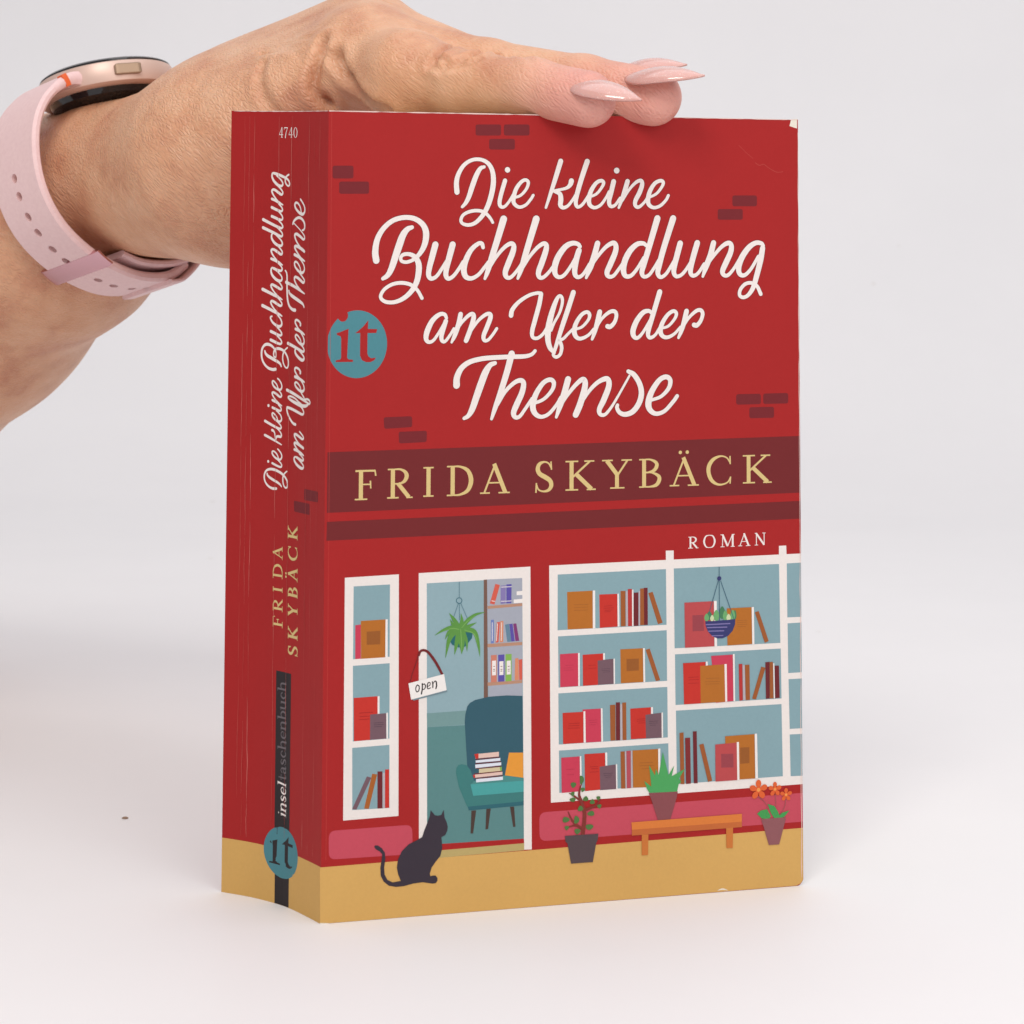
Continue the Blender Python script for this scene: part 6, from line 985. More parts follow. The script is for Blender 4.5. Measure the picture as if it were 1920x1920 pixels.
  ('stroke','gold',[(15.16,73.39,0.23),(15.07,74.26,0.27),(14.58,74.95,0.56),(13.96,75.02,0.66),(13.29,74.7,0.56),(13.07,74.07,0.3),(13.07,73.34,0.23)],'r'),
  ('line','gold',[(13.14,77.16,0.29),(17.06,78.32,0.29)],'b'),
  ('line','gold',[(17.18,78.22,0.66),(13.14,79.45,0.66)],'b'),
  ('line','gold',[(14.54,77.54,0.23),(14.54,78.96,0.23)],'b'),
  ('line','gold',[(13.14,76.7,0.23),(13.14,77.77,0.23)],'b'),
  ('line','gold',[(13.14,78.71,0.23),(13.14,79.93,0.23)],'b'),
  ('stroke','gold',[(16.29,84.7,0.23),(16.95,84.27,0.23),(17.19,83.49,0.27),(16.78,82.57,0.53),(15.96,82.01,0.66),(15.01,81.92,0.66),(13.98,82.24,0.59),(13.37,82.9,0.39),(13.24,83.62,0.27),(13.53,84.37,0.23),(14.19,84.76,0.23)],'r'),
  ('line','gold',[(17.19,84.7,0.23),(16.04,84.73,0.23)],'b'),
  ('line','gold',[(14.31,84.76,0.23),(13.32,84.7,0.23)],'b'),
  ('line','gold',[(13.27,87.28,0.65),(17.37,87.28,0.65)],'b'),
  ('line','gold',[(13.35,86.64,0.23),(13.35,88,0.23)],'b'),
  ('line','gold',[(17.28,86.64,0.23),(17.28,88,0.23)],'b'),
  ('line','gold',[(15.11,87.41,0.32),(17.25,89.23,0.32)],'b'),
  ('line','gold',[(17.28,88.64,0.23),(17.28,89.71,0.23)],'b'),
  ('line','gold',[(15.56,87.74,0.65),(13.39,89.42,0.65)],'b'),
  ('line','gold',[(13.35,88.9,0.23),(13.35,89.88,0.23)],'b'),
  ('disc','gold',(17.97,78.24,0.28,0.28)),
  ('disc','gold',(17.96,77.45,0.28,0.28))]),
 ('spine_number_lettering','spine',2,[
  ('line','cream',[(21.38,183.33,0.25),(21.38,185.89,0.25)],'b'),
  ('line','cream',[(21.38,185.84,0.12),(22.3,184.1,0.12)],'b'),
  ('line','cream',[(22.35,184.05,0.15),(20.92,184.05,0.15)],'b'),
  ('line','cream',[(21.69,183.38,0.1),(21.07,183.38,0.1)],'b'),
  ('line','cream',[(20.54,185.76,0.22),(19.25,185.76,0.22)],'b'),
  ('line','cream',[(20.54,185.84,0.1),(20.57,185.22,0.1)],'b'),
  ('stroke','cream',[(19.28,185.76,0.1),(19.83,184.61,0.2),(20.1,183.33,0.28)],'r'),
  ('line','cream',[(17.79,183.33,0.25),(17.79,185.89,0.25)],'b'),
  ('line','cream',[(17.79,185.84,0.12),(18.79,184.1,0.12)],'b'),
  ('line','cream',[(18.84,184.05,0.15),(17.28,184.05,0.15)],'b'),
  ('line','cream',[(18.12,183.38,0.1),(17.45,183.38,0.1)],'b'),
  ('stroke','cream',[(16.12,185.85,0.1),(16.58,185.5,0.22),(16.81,184.61,0.28),(16.58,183.72,0.22),(16.12,183.37,0.1),(15.67,183.72,0.22),(15.44,184.61,0.28),(15.67,185.5,0.22),(16.12,185.85,0.1)],'r')]),
 ('spine_series_lettering','spine',6,[
  ('line','cream',[(16.95,21.13,0.44),(18.92,21.36,0.44)],'b'),
  ('line','cream',[(17.01,20.64,0.15),(17.01,21.64,0.15)],'b'),
  ('line','cream',[(18.82,20.85,0.15),(18.82,21.35,0.15)],'b'),
  ('line','cream',[(19.68,21.46,0.45),(19.71,21.46,0.45)],'b'),
  ('line','cream',[(16.98,22.2,0.44),(18.95,22.44,0.44)],'b'),
  ('line','cream',[(17.04,21.71,0.15),(17.04,22.71,0.15)],'b'),
  ('line','cream',[(18.86,21.93,0.15),(18.86,22.43,0.15)],'b'),
  ('stroke','cream',[(18.41,22.45,0.15),(18.89,23,0.24),(18.82,23.5,0.36),(18.32,23.65,0.44),(16.98,23.49,0.44)],'r'),
  ('line','cream',[(17.04,23.07,0.15),(17.04,24,0.15)],'b'),
  ('stroke','cream',[(18.48,25.6,0.15),(18.86,25.36,0.15),(18.89,24.93,0.24),(18.57,24.57,0.33),(18.16,24.74,0.44),(17.84,25.31,0.44),(17.46,25.48,0.36),(17.11,25.07,0.27),(17.11,24.61,0.15),(17.56,24.34,0.15)],'r'),
  ('stroke','cream',[(18.13,26.2,0.15),(18.13,27.48,0.15),(18.64,27.48,0.27),(18.96,26.98,0.18),(18.64,26.4,0.36),(18,26.14,0.44),(17.37,26.28,0.36),(17.15,26.79,0.24),(17.43,27.4,0.15)],'r'),
  ('line','cream',[(17.08,28.22,0.44),(20.25,28.6,0.44)],'b'),
  ('line','cream',[(17.14,27.72,0.15),(17.14,28.73,0.15)],'b'),
  ('line','cream',[(20.12,28.08,0.15),(20.12,28.58,0.15)],'b'),
  ('stroke','series_grey',[(19.81,29.84,0.24),(17.59,29.84,0.44),(17.21,30.07,0.36),(17.37,30.6,0.15)],'r'),
  ('line','series_grey',[(18.98,29.24,0.18),(18.98,30.6,0.18)],'b'),
  ('stroke','series_grey',[(18.67,31.02,0.3),(19.05,31.51,0.21),(18.86,31.96,0.3),(18.41,32.08,0.44),(17.46,32.08,0.44),(17.24,32.27,0.3),(17.34,32.64,0.15)],'r'),
  ('stroke','series_grey',[(18.29,32.08,0.15),(18.1,31.36,0.24),(17.65,31.02,0.44),(17.24,31.32,0.3),(17.56,32.04,0.15)],'r'),
  ('stroke','series_grey',[(18.64,34.16,0.15),(19.02,33.85,0.15),(19.05,33.4,0.24),(18.73,33.06,0.33),(18.32,33.29,0.44),(18,33.93,0.44),(17.63,34.16,0.36),(17.28,33.78,0.27),(17.28,33.29,0.15),(17.72,32.95,0.15)],'r'),
  ('stroke','series_grey',[(18.67,36.05,0.33),(19.08,35.67,0.18),(18.95,35.14,0.33),(18.23,34.8,0.43),(17.5,35.1,0.36),(17.31,35.6,0.24),(17.63,36.13,0.15)],'r'),
  ('line','series_grey',[(17.26,36.88,0.43),(20.41,36.88,0.43)],'b'),
  ('line','series_grey',[(17.32,36.35,0.15),(17.32,37.42,0.15)],'b'),
  ('line','series_grey',[(20.29,36.35,0.15),(20.29,36.88,0.15)],'b'),
  ('stroke','series_grey',[(18.68,36.96,0.15),(19.15,37.49,0.24),(19.09,38.02,0.36),(18.59,38.25,0.43),(17.26,38.25,0.43)],'r'),
  ('line','series_grey',[(17.32,37.8,0.15),(17.32,38.78,0.15)],'b'),
  ('stroke','series_grey',[(18.37,39.24,0.15),(18.37,40.6,0.15),(18.88,40.52,0.27),(19.19,39.96,0.18),(18.88,39.39,0.36),(18.25,39.2,0.43),(17.62,39.42,0.36),(17.4,39.99,0.24),(17.68,40.6,0.15)],'r'),
  ('line','series_grey',[(17.34,41.44,0.43),(19.3,41.44,0.43)],'b'),
  ('line','series_grey',[(17.41,40.91,0.15),(17.41,41.97,0.15)],'b'),
  ('line','series_grey',[(19.2,40.91,0.15),(19.2,41.44,0.15)],'b'),
  ('stroke','series_grey',[(18.76,41.51,0.15),(19.23,42.04,0.24),(19.17,42.58,0.36),(18.67,42.8,0.43),(17.34,42.8,0.43)],'r'),
  ('line','series_grey',[(17.41,42.35,0.15),(17.41,43.33,0.15)],'b'),
  ('line','series_grey',[(17.39,43.94,0.43),(20.54,43.94,0.43)],'b'),
  ('line','series_grey',[(20.41,43.41,0.15),(20.41,43.94,0.15)],'b'),
  ('stroke','series_grey',[(18.81,44.02,0.15),(19.28,44.63,0.24),(18.96,45.2,0.39),(18.33,45.38,0.43),(17.7,45.12,0.36),(17.45,44.55,0.18),(17.64,43.98,0.15)],'r'),
  ('stroke','series_grey',[(19.38,46.22,0.43),(18.06,46.22,0.43),(17.56,46.53,0.36),(17.59,47.06,0.24),(18,47.51,0.15)],'r'),
  ('line','series_grey',[(19.38,47.59,0.43),(17.43,47.59,0.43)],'b'),
  ('line','series_grey',[(19.29,45.69,0.15),(19.29,46.22,0.15)],'b'),
  ('line','series_grey',[(19.29,47.13,0.15),(19.29,47.59,0.15)],'b'),
  ('line','series_grey',[(17.5,47.59,0.15),(17.5,48.12,0.15)],'b'),
  ('stroke','series_grey',[(18.92,49.8,0.33),(19.33,49.42,0.18),(19.2,48.88,0.33),(18.48,48.54,0.43),(17.76,48.84,0.36),(17.57,49.34,0.24),(17.88,49.87,0.15)],'r'),
  ('line','series_grey',[(17.52,50.63,0.43),(20.65,50.63,0.43)],'b'),
  ('line','series_grey',[(17.58,50.1,0.15),(17.58,51.17,0.15)],'b'),
  ('line','series_grey',[(20.53,50.1,0.15),(20.53,50.63,0.15)],'b'),
  ('stroke','series_grey',[(18.93,50.71,0.15),(19.4,51.24,0.24),(19.34,51.78,0.36),(18.84,52.01,0.43),(17.52,52.01,0.43)],'r'),
  ('line','series_grey',[(17.58,51.55,0.15),(17.58,52.54,0.15)],'b')]),
 ('worn_edge','front',60,[
  ('stroke','edge',[(0.2,189.79,0.27),(1.78,189.78,0.15),(3.37,189.78,0.21),(4.95,189.77,0.25),(6.54,189.76,0.24),(8.12,189.76,0.28),(9.71,189.75,0.27),(11.29,189.74,0.28),(12.88,189.74,0.09),(14.46,189.73,0.18),(16.05,189.72,0.19),(17.63,189.72,0.1),(19.21,189.71,0.09),(20.8,189.7,0.26),(22.39,189.7,0.3),(23.97,189.69,0.25),(25.55,189.69,0.15),(27.14,189.68,0.24),(28.72,189.67,0.15),(30.31,189.66,0.24),(31.89,189.66,0.14),(33.48,189.65,0.25),(35.06,189.65,0.3),(36.65,189.64,0.3),(38.23,189.63,0.28),(39.81,189.63,0.28),(41.4,189.62,0.24),(42.98,189.61,0.2),(44.57,189.61,0.28),(46.15,189.6,0.1),(47.74,189.59,0.16),(49.32,189.59,0.21),(50.91,189.58,0.19),(52.49,189.57,0.26),(54.08,189.57,0.13),(55.66,189.56,0.1),(57.25,189.55,0.11),(58.83,189.55,0.29),(60.41,189.54,0.11),(62,189.53,0.13)],'r')]),
 ('worn_edge','front',60,[
  ('stroke','edge',[(86,189.44,0.15),(87.2,189.43,0.2),(88.4,189.43,0.23),(89.6,189.42,0.09),(90.8,189.42,0.26),(92,189.41,0.23),(93.2,189.41,0.14),(94.4,189.4,0.11),(95.6,189.4,0.2),(96.8,189.39,0.2),(98,189.39,0.13),(99.2,189.38,0.11),(100.4,189.38,0.23),(101.6,189.37,0.21),(102.8,189.37,0.23),(104,189.36,0.12),(105.2,189.36,0.22),(106.4,189.35,0.09),(107.6,189.35,0.08),(108.8,189.34,0.11),(110,189.34,0.23),(111.2,189.33,0.18),(112.4,189.33,0.2),(113.6,189.32,0.19),(114.8,189.32,0.2),(116,189.31,0.14),(117.2,189.31,0.22),(118.4,189.3,0.08),(119.6,189.3,0.15),(120.8,189.29,0.09)],'r')]),
 ('worn_edge','front',60,[
  ('stroke','edge',[(121,2,0.07),(120.96,4.67,0.19),(120.95,7.33,0.14),(120.99,10,0.17),(121.04,12.67,0.14),(121.05,15.33,0.14),(121.01,18,0.17),(120.97,20.67,0.15),(120.95,23.33,0.13),(120.98,26,0.14),(121.03,28.67,0.14),(121.05,31.33,0.1),(121.03,34,0.15),(120.98,36.67,0.12),(120.95,39.33,0.15),(120.97,42,0.13),(121.01,44.67,0.16),(121.05,47.33,0.16),(121.04,50,0.06),(120.99,52.67,0.17),(120.95,55.33,0.18),(120.96,58,0.1),(121,60.67,0.16),(121.04,63.33,0.18),(121.05,66,0.13),(121.01,68.67,0.07),(120.96,71.33,0.16),(120.95,74,0.18),(120.99,76.67,0.1),(121.03,79.33,0.09),(121.05,82,0.17),(121.02,84.67,0.13),(120.97,87.33,0.06),(120.95,90,0.08),(120.97,92.67,0.09),(121.02,95.33,0.14),(121.05,98,0.14),(121.03,100.67,0.13),(120.98,103.33,0.1),(120.95,106,0.11),(120.96,108.67,0.13),(121.01,111.33,0.14),(121.05,114,0.14),(121.04,116.67,0.16),(121,119.33,0.2),(120.96,122,0.16),(120.95,124.67,0.13),(120.99,127.33,0.2),(121.04,130,0.07),(121.05,132.67,0.19),(121.01,135.33,0.13),(120.97,138,0.13),(120.95,140.67,0.18),(120.98,143.33,0.14),(121.03,146,0.17),(121.05,148.67,0.11),(121.03,151.33,0.14),(120.98,154,0.15),(120.95,156.67,0.09),(120.97,159.33,0.17),(121.02,162,0.08),(121.05,164.67,0.07),(121.04,167.33,0.1),(120.99,170,0.17),(120.95,172.67,0.12),(120.96,175.33,0.06),(121,178,0.08),(121.04,180.67,0.14),(121.05,183.33,0.07),(121.01,186,0.1)],'r')]),
 ('worn_edge','spine',60,[
  ('stroke','edge',[(0.3,189.78,0.11),(1.34,189.78,0.19),(2.39,189.78,0.1),(3.43,189.78,0.14),(4.48,189.78,0.15),(5.52,189.78,0.23),(6.57,189.78,0.14),(7.61,189.78,0.09),(8.66,189.78,0.15),(9.7,189.78,0.14),(10.74,189.78,0.17),(11.79,189.78,0.09),(12.83,189.78,0.15),(13.88,189.78,0.19),(14.92,189.78,0.14),(15.97,189.78,0.24),(17.01,189.78,0.14),(18.06,189.78,0.23),(19.1,189.78,0.13),(20.15,189.78,0.14),(21.19,189.78,0.2),(22.23,189.78,0.17),(23.28,189.78,0.24),(24.32,189.78,0.23),(25.37,189.78,0.12),(26.41,189.78,0.13),(27.46,189.78,0.19),(28.5,189.78,0.21),(29.55,189.78,0.09),(30.59,189.78,0.23),(31.64,189.78,0.13),(32.68,189.78,0.1),(33.73,189.78,0.12),(34.77,189.78,0.21),(35.81,189.78,0.12),(36.86,189.78,0.09)],'r')]),
 ('spine_crease','spine',30,[
  ('stroke','crease2',[(33.52,188.5,0.04),(33.55,186.71,0.07),(33.47,184.92,0.08),(33.47,183.13,0.07),(33.44,181.34,0.1),(33.45,179.55,0.12),(33.37,177.76,0.12),(33.38,175.97,0.16),(33.39,174.18,0.12),(33.47,172.39,0.11),(33.49,170.6,0.13),(33.51,168.81,0.12),(33.44,167.03,0.13),(33.55,165.24,0.09),(33.45,163.45,0.06),(33.51,161.66,0.07),(33.49,159.87,0.03)],'r'),
  ('stroke','crease2',[(33.48,158.49,0.03),(33.47,156.55,0.09),(33.51,154.62,0.11),(33.55,152.68,0.15),(33.52,150.74,0.12),(33.49,148.81,0.13),(33.45,146.87,0.12),(33.42,144.94,0.13),(33.41,143,0.07),(33.4,141.06,0.04)],'r'),
  ('stroke','crease',[(33.38,135.02,0.03),(33.41,133.29,0.05),(33.46,131.56,0.07),(33.47,129.84,0.1),(33.47,128.1,0.11),(33.48,126.38,0.13),(33.44,124.65,0.1),(33.49,122.92,0.11),(33.46,121.19,0.1),(33.4,119.46,0.12),(33.5,117.73,0.13),(33.49,116,0.09),(33.43,114.27,0.12),(33.52,112.54,0.09),(33.51,110.81,0.07),(33.56,109.08,0.06),(33.52,107.35,0.04)],'r'),
  ('stroke','crease2',[(33.45,107.05,0.03),(33.48,104.99,0.1),(33.48,102.93,0.13),(33.47,100.87,0.11),(33.47,98.81,0.04)],'r'),
  ('stroke','crease2',[(33.38,98,0.04),(33.41,96.28,0.07),(33.41,94.57,0.1),(33.4,92.85,0.08),(33.45,91.14,0.14),(33.46,89.42,0.11),(33.41,87.71,0.18),(33.44,85.99,0.13),(33.35,84.28,0.19),(33.43,82.56,0.13),(33.42,80.85,0.14),(33.43,79.14,0.15),(33.54,77.42,0.13),(33.64,75.71,0.1),(33.65,73.99,0.07),(33.68,72.28,0.04)],'r'),
  ('stroke','crease2',[(33.44,69.9,0.04),(33.43,68,0.07),(33.46,66.1,0.1),(33.5,64.19,0.12),(33.47,62.29,0.12),(33.51,60.38,0.12),(33.47,58.48,0.12),(33.46,56.58,0.09),(33.48,54.67,0.04)],'r'),
  ('stroke','crease2',[(33.36,52.13,0.03),(33.36,50.41,0.06),(33.34,48.69,0.06),(33.29,46.97,0.09),(33.36,45.24,0.12),(33.41,43.52,0.12),(33.44,41.8,0.13),(33.46,40.08,0.15),(33.53,38.35,0.15),(33.57,36.63,0.15),(33.51,34.91,0.11),(33.55,33.19,0.15),(33.56,31.46,0.11),(33.55,29.74,0.12),(33.59,28.02,0.1),(33.59,26.3,0.08),(33.45,24.57,0.07),(33.52,22.85,0.03)],'r'),
  ('stroke','crease2',[(30.56,188.5,0.05),(30.49,186.64,0.14),(30.5,184.78,0.19),(30.54,182.92,0.24),(30.52,181.06,0.21),(30.58,179.2,0.15),(30.54,177.34,0.12),(30.63,175.48,0.06)],'r'),
  ('stroke','crease',[(30.57,174.33,0.04),(30.57,172.32,0.1),(30.59,170.32,0.15),(30.52,168.32,0.23),(30.47,166.32,0.15),(30.53,164.31,0.11),(30.57,162.31,0.06)],'r'),
  ('stroke','crease2',[(30.42,161.37,0.05),(30.41,159.58,0.09),(30.41,157.8,0.1),(30.41,156.01,0.19),(30.45,154.22,0.22),(30.5,152.44,0.24),(30.59,150.65,0.23),(30.59,148.87,0.23),(30.65,147.08,0.19),(30.62,145.3,0.19),(30.65,143.51,0.12),(30.66,141.73,0.1),(30.75,139.94,0.06)],'r'),
  ('stroke','crease',[(30.51,138.62,0.03),(30.47,136.88,0.05),(30.52,135.14,0.08),(30.48,133.39,0.09),(30.49,131.65,0.09),(30.51,129.91,0.14),(30.6,128.16,0.12),(30.57,126.42,0.12),(30.58,124.68,0.1),(30.64,122.94,0.11),(30.58,121.19,0.14),(30.58,119.45,0.1),(30.54,117.71,0.1),(30.51,115.96,0.09),(30.55,114.22,0.04),(30.58,112.48,0.03)],'r'),
  ('stroke','crease',[(30.68,110.66,0.03),(30.6,108.84,0.08),(30.62,107.02,0.13),(30.57,105.2,0.11),(30.53,103.38,0.18),(30.5,101.56,0.11),(30.53,99.74,0.18),(30.47,97.92,0.14),(30.46,96.09,0.09),(30.54,94.27,0.06),(30.51,92.45,0.04)],'r'),
  ('stroke','crease',[(30.5,89.4,0.04),(30.44,87.58,0.08),(30.42,85.77,0.1),(30.48,83.95,0.12),(30.49,82.14,0.14),(30.51,80.32,0.16),(30.59,78.51,0.09),(30.61,76.69,0.14),(30.63,74.88,0.09),(30.63,73.06,0.08),(30.71,71.25,0.03)],'r'),
  ('stroke','crease2',[(30.59,69.88,0.04),(30.53,68.12,0.07),(30.65,66.36,0.08),(30.64,64.59,0.13),(30.62,62.83,0.12),(30.66,61.07,0.12),(30.51,59.3,0.18),(30.51,57.54,0.12),(30.51,55.78,0.1),(30.46,54.02,0.07),(30.48,52.26,0.09),(30.38,50.49,0.04)],'r'),
  ('stroke','crease',[(30.7,47.26,0.04),(30.62,45.47,0.08),(30.59,43.68,0.11),(30.6,41.9,0.17),(30.58,40.11,0.2),(30.6,38.32,0.15),(30.6,36.54,0.17),(30.56,34.75,0.19),(30.44,32.97,0.25),(30.38,31.18,0.22),(30.46,29.39,0.19),(30.49,27.61,0.19),(30.55,25.82,0.11),(30.51,24.03,0.1),(30.5,22.25,0.04)],'r'),
  ('stroke','crease',[(30.48,21.95,0.04),(30.51,21.46,0.07),(30.47,20.96,0.06),(30.5,20.46,0.12),(30.58,19.97,0.14),(30.5,19.47,0.12),(30.56,18.97,0.1),(30.66,18.47,0.14),(30.62,17.98,0.16),(30.65,17.48,0.12),(30.57,16.98,0.12),(30.59,16.49,0.12),(30.56,15.99,0.14),(30.57,15.49,0.1),(30.52,14.99,0.09),(30.48,14.5,0.06),(30.45,14,0.04)],'r'),
  ('stroke','crease',[(22.35,188.5,0.03),(22.32,186.7,0.07),(22.34,184.91,0.07),(22.33,183.11,0.1),(22.33,181.32,0.09),(22.32,179.52,0.13),(22.29,177.73,0.09),(22.32,175.93,0.09),(22.36,174.13,0.1),(22.36,172.34,0.04),(22.43,170.54,0.03)],'r'),
  ('stroke','crease2',[(22.38,170.31,0.03),(22.39,168.16,0.07),(22.39,166,0.11),(22.33,163.85,0.12),(22.28,161.7,0.07),(22.28,159.55,0.03)],'r'),
  ('stroke','crease2',[(22.3,157.71,0.03),(22.33,155.66,0.12),(22.32,153.62,0.16),(22.38,151.58,0.12),(22.36,149.53,0.03)],'r'),
  ('stroke','crease',[(22.38,147.85,0.03),(22.39,146,0.09),(22.36,144.15,0.1),(22.36,142.29,0.13),(22.34,140.44,0.15),(22.31,138.59,0.15),(22.38,136.73,0.14),(22.36,134.88,0.13),(22.33,133.03,0.12),(22.37,131.17,0.09),(22.33,129.32,0.12),(22.28,127.47,0.09),(22.24,125.61,0.04)],'r'),
  ('stroke','crease2',[(22.35,122.5,0.03),(22.34,120.55,0.09),(22.37,118.6,0.1),(22.36,116.64,0.13),(22.33,114.69,0.18),(22.34,112.74,0.12),(22.35,110.79,0.12),(22.27,108.83,0.08),(22.34,106.88,0.05)],'r'),
  ('stroke','crease',[(22.26,103.55,0.03),(22.27,101.72,0.1),(22.3,99.89,0.13),(22.38,98.06,0.16),(22.39,96.22,0.14),(22.41,94.39,0.14),(22.32,92.56,0.1),(22.38,90.73,0.03)],'r'),
  ('stroke','crease',[(22.37,87.04,0.03),(22.36,84.89,0.07),(22.34,82.73,0.08),(22.35,80.58,0.1),(22.3,78.42,0.06),(22.31,76.27,0.03)],'r'),
  ('stroke','crease',[(22.35,74.03,0.04),(22.37,71.99,0.07),(22.33,69.95,0.1),(22.33,67.92,0.16),(22.35,65.88,0.11),(22.34,63.84,0.12),(22.32,61.8,0.08),(22.31,59.77,0.04)],'r'),
  ('stroke','crease',[(22.38,59.72,0.03),(22.39,57.89,0.04),(22.46,56.06,0.06),(22.46,54.24,0.07),(22.39,52.41,0.09),(22.41,50.58,0.08),(22.29,48.75,0.09),(22.28,46.92,0.09),(22.26,45.09,0.1),(22.34,43.26,0.06),(22.32,41.43,0.08),(22.3,39.6,0.04),(22.27,37.78,0.04),(22.22,35.95,0.03)],'r'),
  ('stroke','crease2',[(22.32,32.67,0.03),(22.3,30.84,0.1),(22.28,29,0.12),(22.36,27.17,0.13),(22.31,25.34,0.15),(22.34,23.51,0.11),(22.35,21.68,0.1),(22.36,19.85,0.09),(22.45,18.02,0.04)],'r'),
  ('stroke','crease',[(17.41,188.5,0.05),(17.49,186.73,0.06),(17.54,184.95,0.09),(17.59,183.18,0.17),(17.63,181.41,0.2),(17.64,179.63,0.18),(17.61,177.86,0.17),(17.64,176.09,0.18),(17.63,174.31,0.16),(17.61,172.54,0.16),(17.61,170.77,0.15),(17.6,169,0.09),(17.65,167.22,0.1),(17.6,165.45,0.04)],'r'),
  ('stroke','crease2',[(17.54,163.26,0.04),(17.59,161.51,0.08),(17.55,159.76,0.14),(17.54,158.02,0.12),(17.61,156.27,0.13),(17.65,154.52,0.18),(17.58,152.78,0.21),(17.55,151.03,0.21),(17.6,149.28,0.16),(17.63,147.53,0.12),(17.68,145.79,0.08),(17.59,144.04,0.08),(17.53,142.29,0.04)],'r'),
  ('stroke','crease2',[(17.55,142.15,0.04),(17.61,140.39,0.08),(17.6,138.64,0.08),(17.61,136.88,0.12),(17.66,135.12,0.14),(17.74,133.37,0.12),(17.65,131.61,0.13),(17.62,129.85,0.18),(17.65,128.1,0.12),(17.62,126.34,0.17),(17.46,124.58,0.11),(17.47,122.83,0.12),(17.48,121.07,0.07),(17.52,119.31,0.04)],'r'),
  ('stroke','crease',[(17.52,117.05,0.04),(17.58,114.81,0.17),(17.6,112.57,0.15),(17.58,110.33,0.13),(17.65,108.08,0.06)],'r'),
  ('stroke','crease2',[(17.75,105.73,0.04),(17.73,103.86,0.1),(17.66,102,0.1),(17.61,100.14,0.19),(17.59,98.27,0.19),(17.6,96.41,0.17),(17.63,94.55,0.21),(17.59,92.68,0.2),(17.51,90.82,0.19),(17.49,88.96,0.14),(17.42,87.09,0.1),(17.49,85.23,0.04)],'r'),
  ('stroke','crease2',[(17.53,84.78,0.04),(17.56,83,0.06),(17.52,81.23,0.13),(17.61,79.45,0.16),(17.65,77.68,0.16),(17.62,75.91,0.13),(17.52,74.13,0.18),(17.52,72.36,0.15),(17.5,70.58,0.16),(17.54,68.81,0.16),(17.57,67.03,0.12),(17.66,65.26,0.13),(17.65,63.48,0.11),(17.69,61.71,0.07),(17.67,59.93,0.04)],'r'),
  ('stroke','crease',[(17.62,58.29,0.03),(17.57,56.43,0.03),(17.54,54.58,0.05),(17.55,52.72,0.05),(17.6,50.87,0.09),(17.57,49.01,0.1),(17.56,47.16,0.1),(17.61,45.3,0.08),(17.57,43.45,0.08),(17.57,41.59,0.08),(17.63,39.74,0.05),(17.61,37.88,0.04),(17.65,36.03,0.03)],'r'),
  ('stroke','crease2',[(17.59,31.23,0.03),(17.62,29.31,0.06),(17.6,27.39,0.09),(17.66,25.46,0.08),(17.61,23.54,0.12),(17.59,21.62,0.08),(17.55,19.7,0.08),(17.55,17.77,0.04),(17.52,15.85,0.03)],'r'),
  ('stroke','crease',[(9.5,188.5,0.05),(9.47,186.67,0.06),(9.49,184.84,0.12),(9.49,183.01,0.14),(9.49,181.18,0.12),(9.57,179.35,0.17),(9.67,177.52,0.19),(9.6,175.69,0.14),(9.63,173.86,0.2),(9.59,172.03,0.19),(9.51,170.2,0.17),(9.48,168.37,0.08),(9.52,166.54,0.07),(9.5,164.71,0.04)],'r'),
  ('stroke','crease2',[(9.48,164.57,0.05),(9.5,162.71,0.06),(9.54,160.85,0.13),(9.48,159,0.1),(9.57,157.14,0.17),(9.48,155.28,0.18),(9.48,153.42,0.19),(9.55,151.56,0.14),(9.6,149.71,0.14),(9.55,147.85,0.11),(9.58,145.99,0.06),(9.64,144.13,0.04)],'r'),
  ('stroke','crease',[(9.48,142.86,0.04),(9.48,141.14,0.05),(9.5,139.41,0.06),(9.6,137.69,0.11),(9.68,135.97,0.11),(9.65,134.24,0.13),(9.63,132.52,0.12),(9.57,130.79,0.13),(9.45,129.07,0.14),(9.52,127.34,0.09),(9.54,125.62,0.09),(9.44,123.89,0.07),(9.44,122.17,0.06),(9.55,120.45,0.03)],'r'),
  ('stroke','crease2',[(9.57,118.77,0.03),(9.64,116.96,0.1),(9.53,115.16,0.14),(9.52,113.35,0.11),(9.49,111.55,0.16),(9.5,109.74,0.17),(9.54,107.93,0.09),(9.58,106.13,0.07),(9.47,104.32,0.03)],'r'),
  ('stroke','crease2',[(9.6,102.06,0.04),(9.56,100.22,0.08),(9.55,98.39,0.11),(9.51,96.56,0.13),(9.49,94.73,0.12),(9.48,92.89,0.16),(9.52,91.06,0.12),(9.55,89.23,0.16),(9.56,87.4,0.11),(9.58,85.57,0.11),(9.54,83.73,0.07),(9.51,81.9,0.04)],'r'),
  ('stroke','crease2',[(9.43,81.89,0.04),(9.46,80.13,0.05),(9.44,78.37,0.07),(9.52,76.6,0.08),(9.55,74.84,0.11),(9.62,73.08,0.14),(9.63,71.32,0.15),(9.58,69.56,0.11),(9.51,67.79,0.15),(9.48,66.03,0.16),(9.49,64.27,0.11),(9.46,62.51,0.12),(9.58,60.74,0.12),(9.58,58.98,0.11),(9.6,57.22,0.07),(9.61,55.46,0.07),(9.54,53.7,0.05),(9.6,51.93,0.04)],'r'),
  ('stroke','crease',[(9.49,48.41,0.03),(9.48,46.7,0.04),(9.52,44.98,0.05),(9.58,43.27,0.06),(9.58,41.55,0.06),(9.6,39.84,0.06),(9.6,38.12,0.08),(9.56,36.41,0.1),(9.63,34.69,0.08),(9.59,32.98,0.09),(9.51,31.26,0.07),(9.49,29.55,0.06),(9.5,27.83,0.07),(9.51,26.12,0.04),(9.49,24.4,0.04),(9.47,22.69,0.03)],'r'),
  ('stroke','crease',[(9.51,22.13,0.04),(9.55,19.64,0.16),(9.56,17.15,0.18),(9.53,14.66,0.03)],'r'),
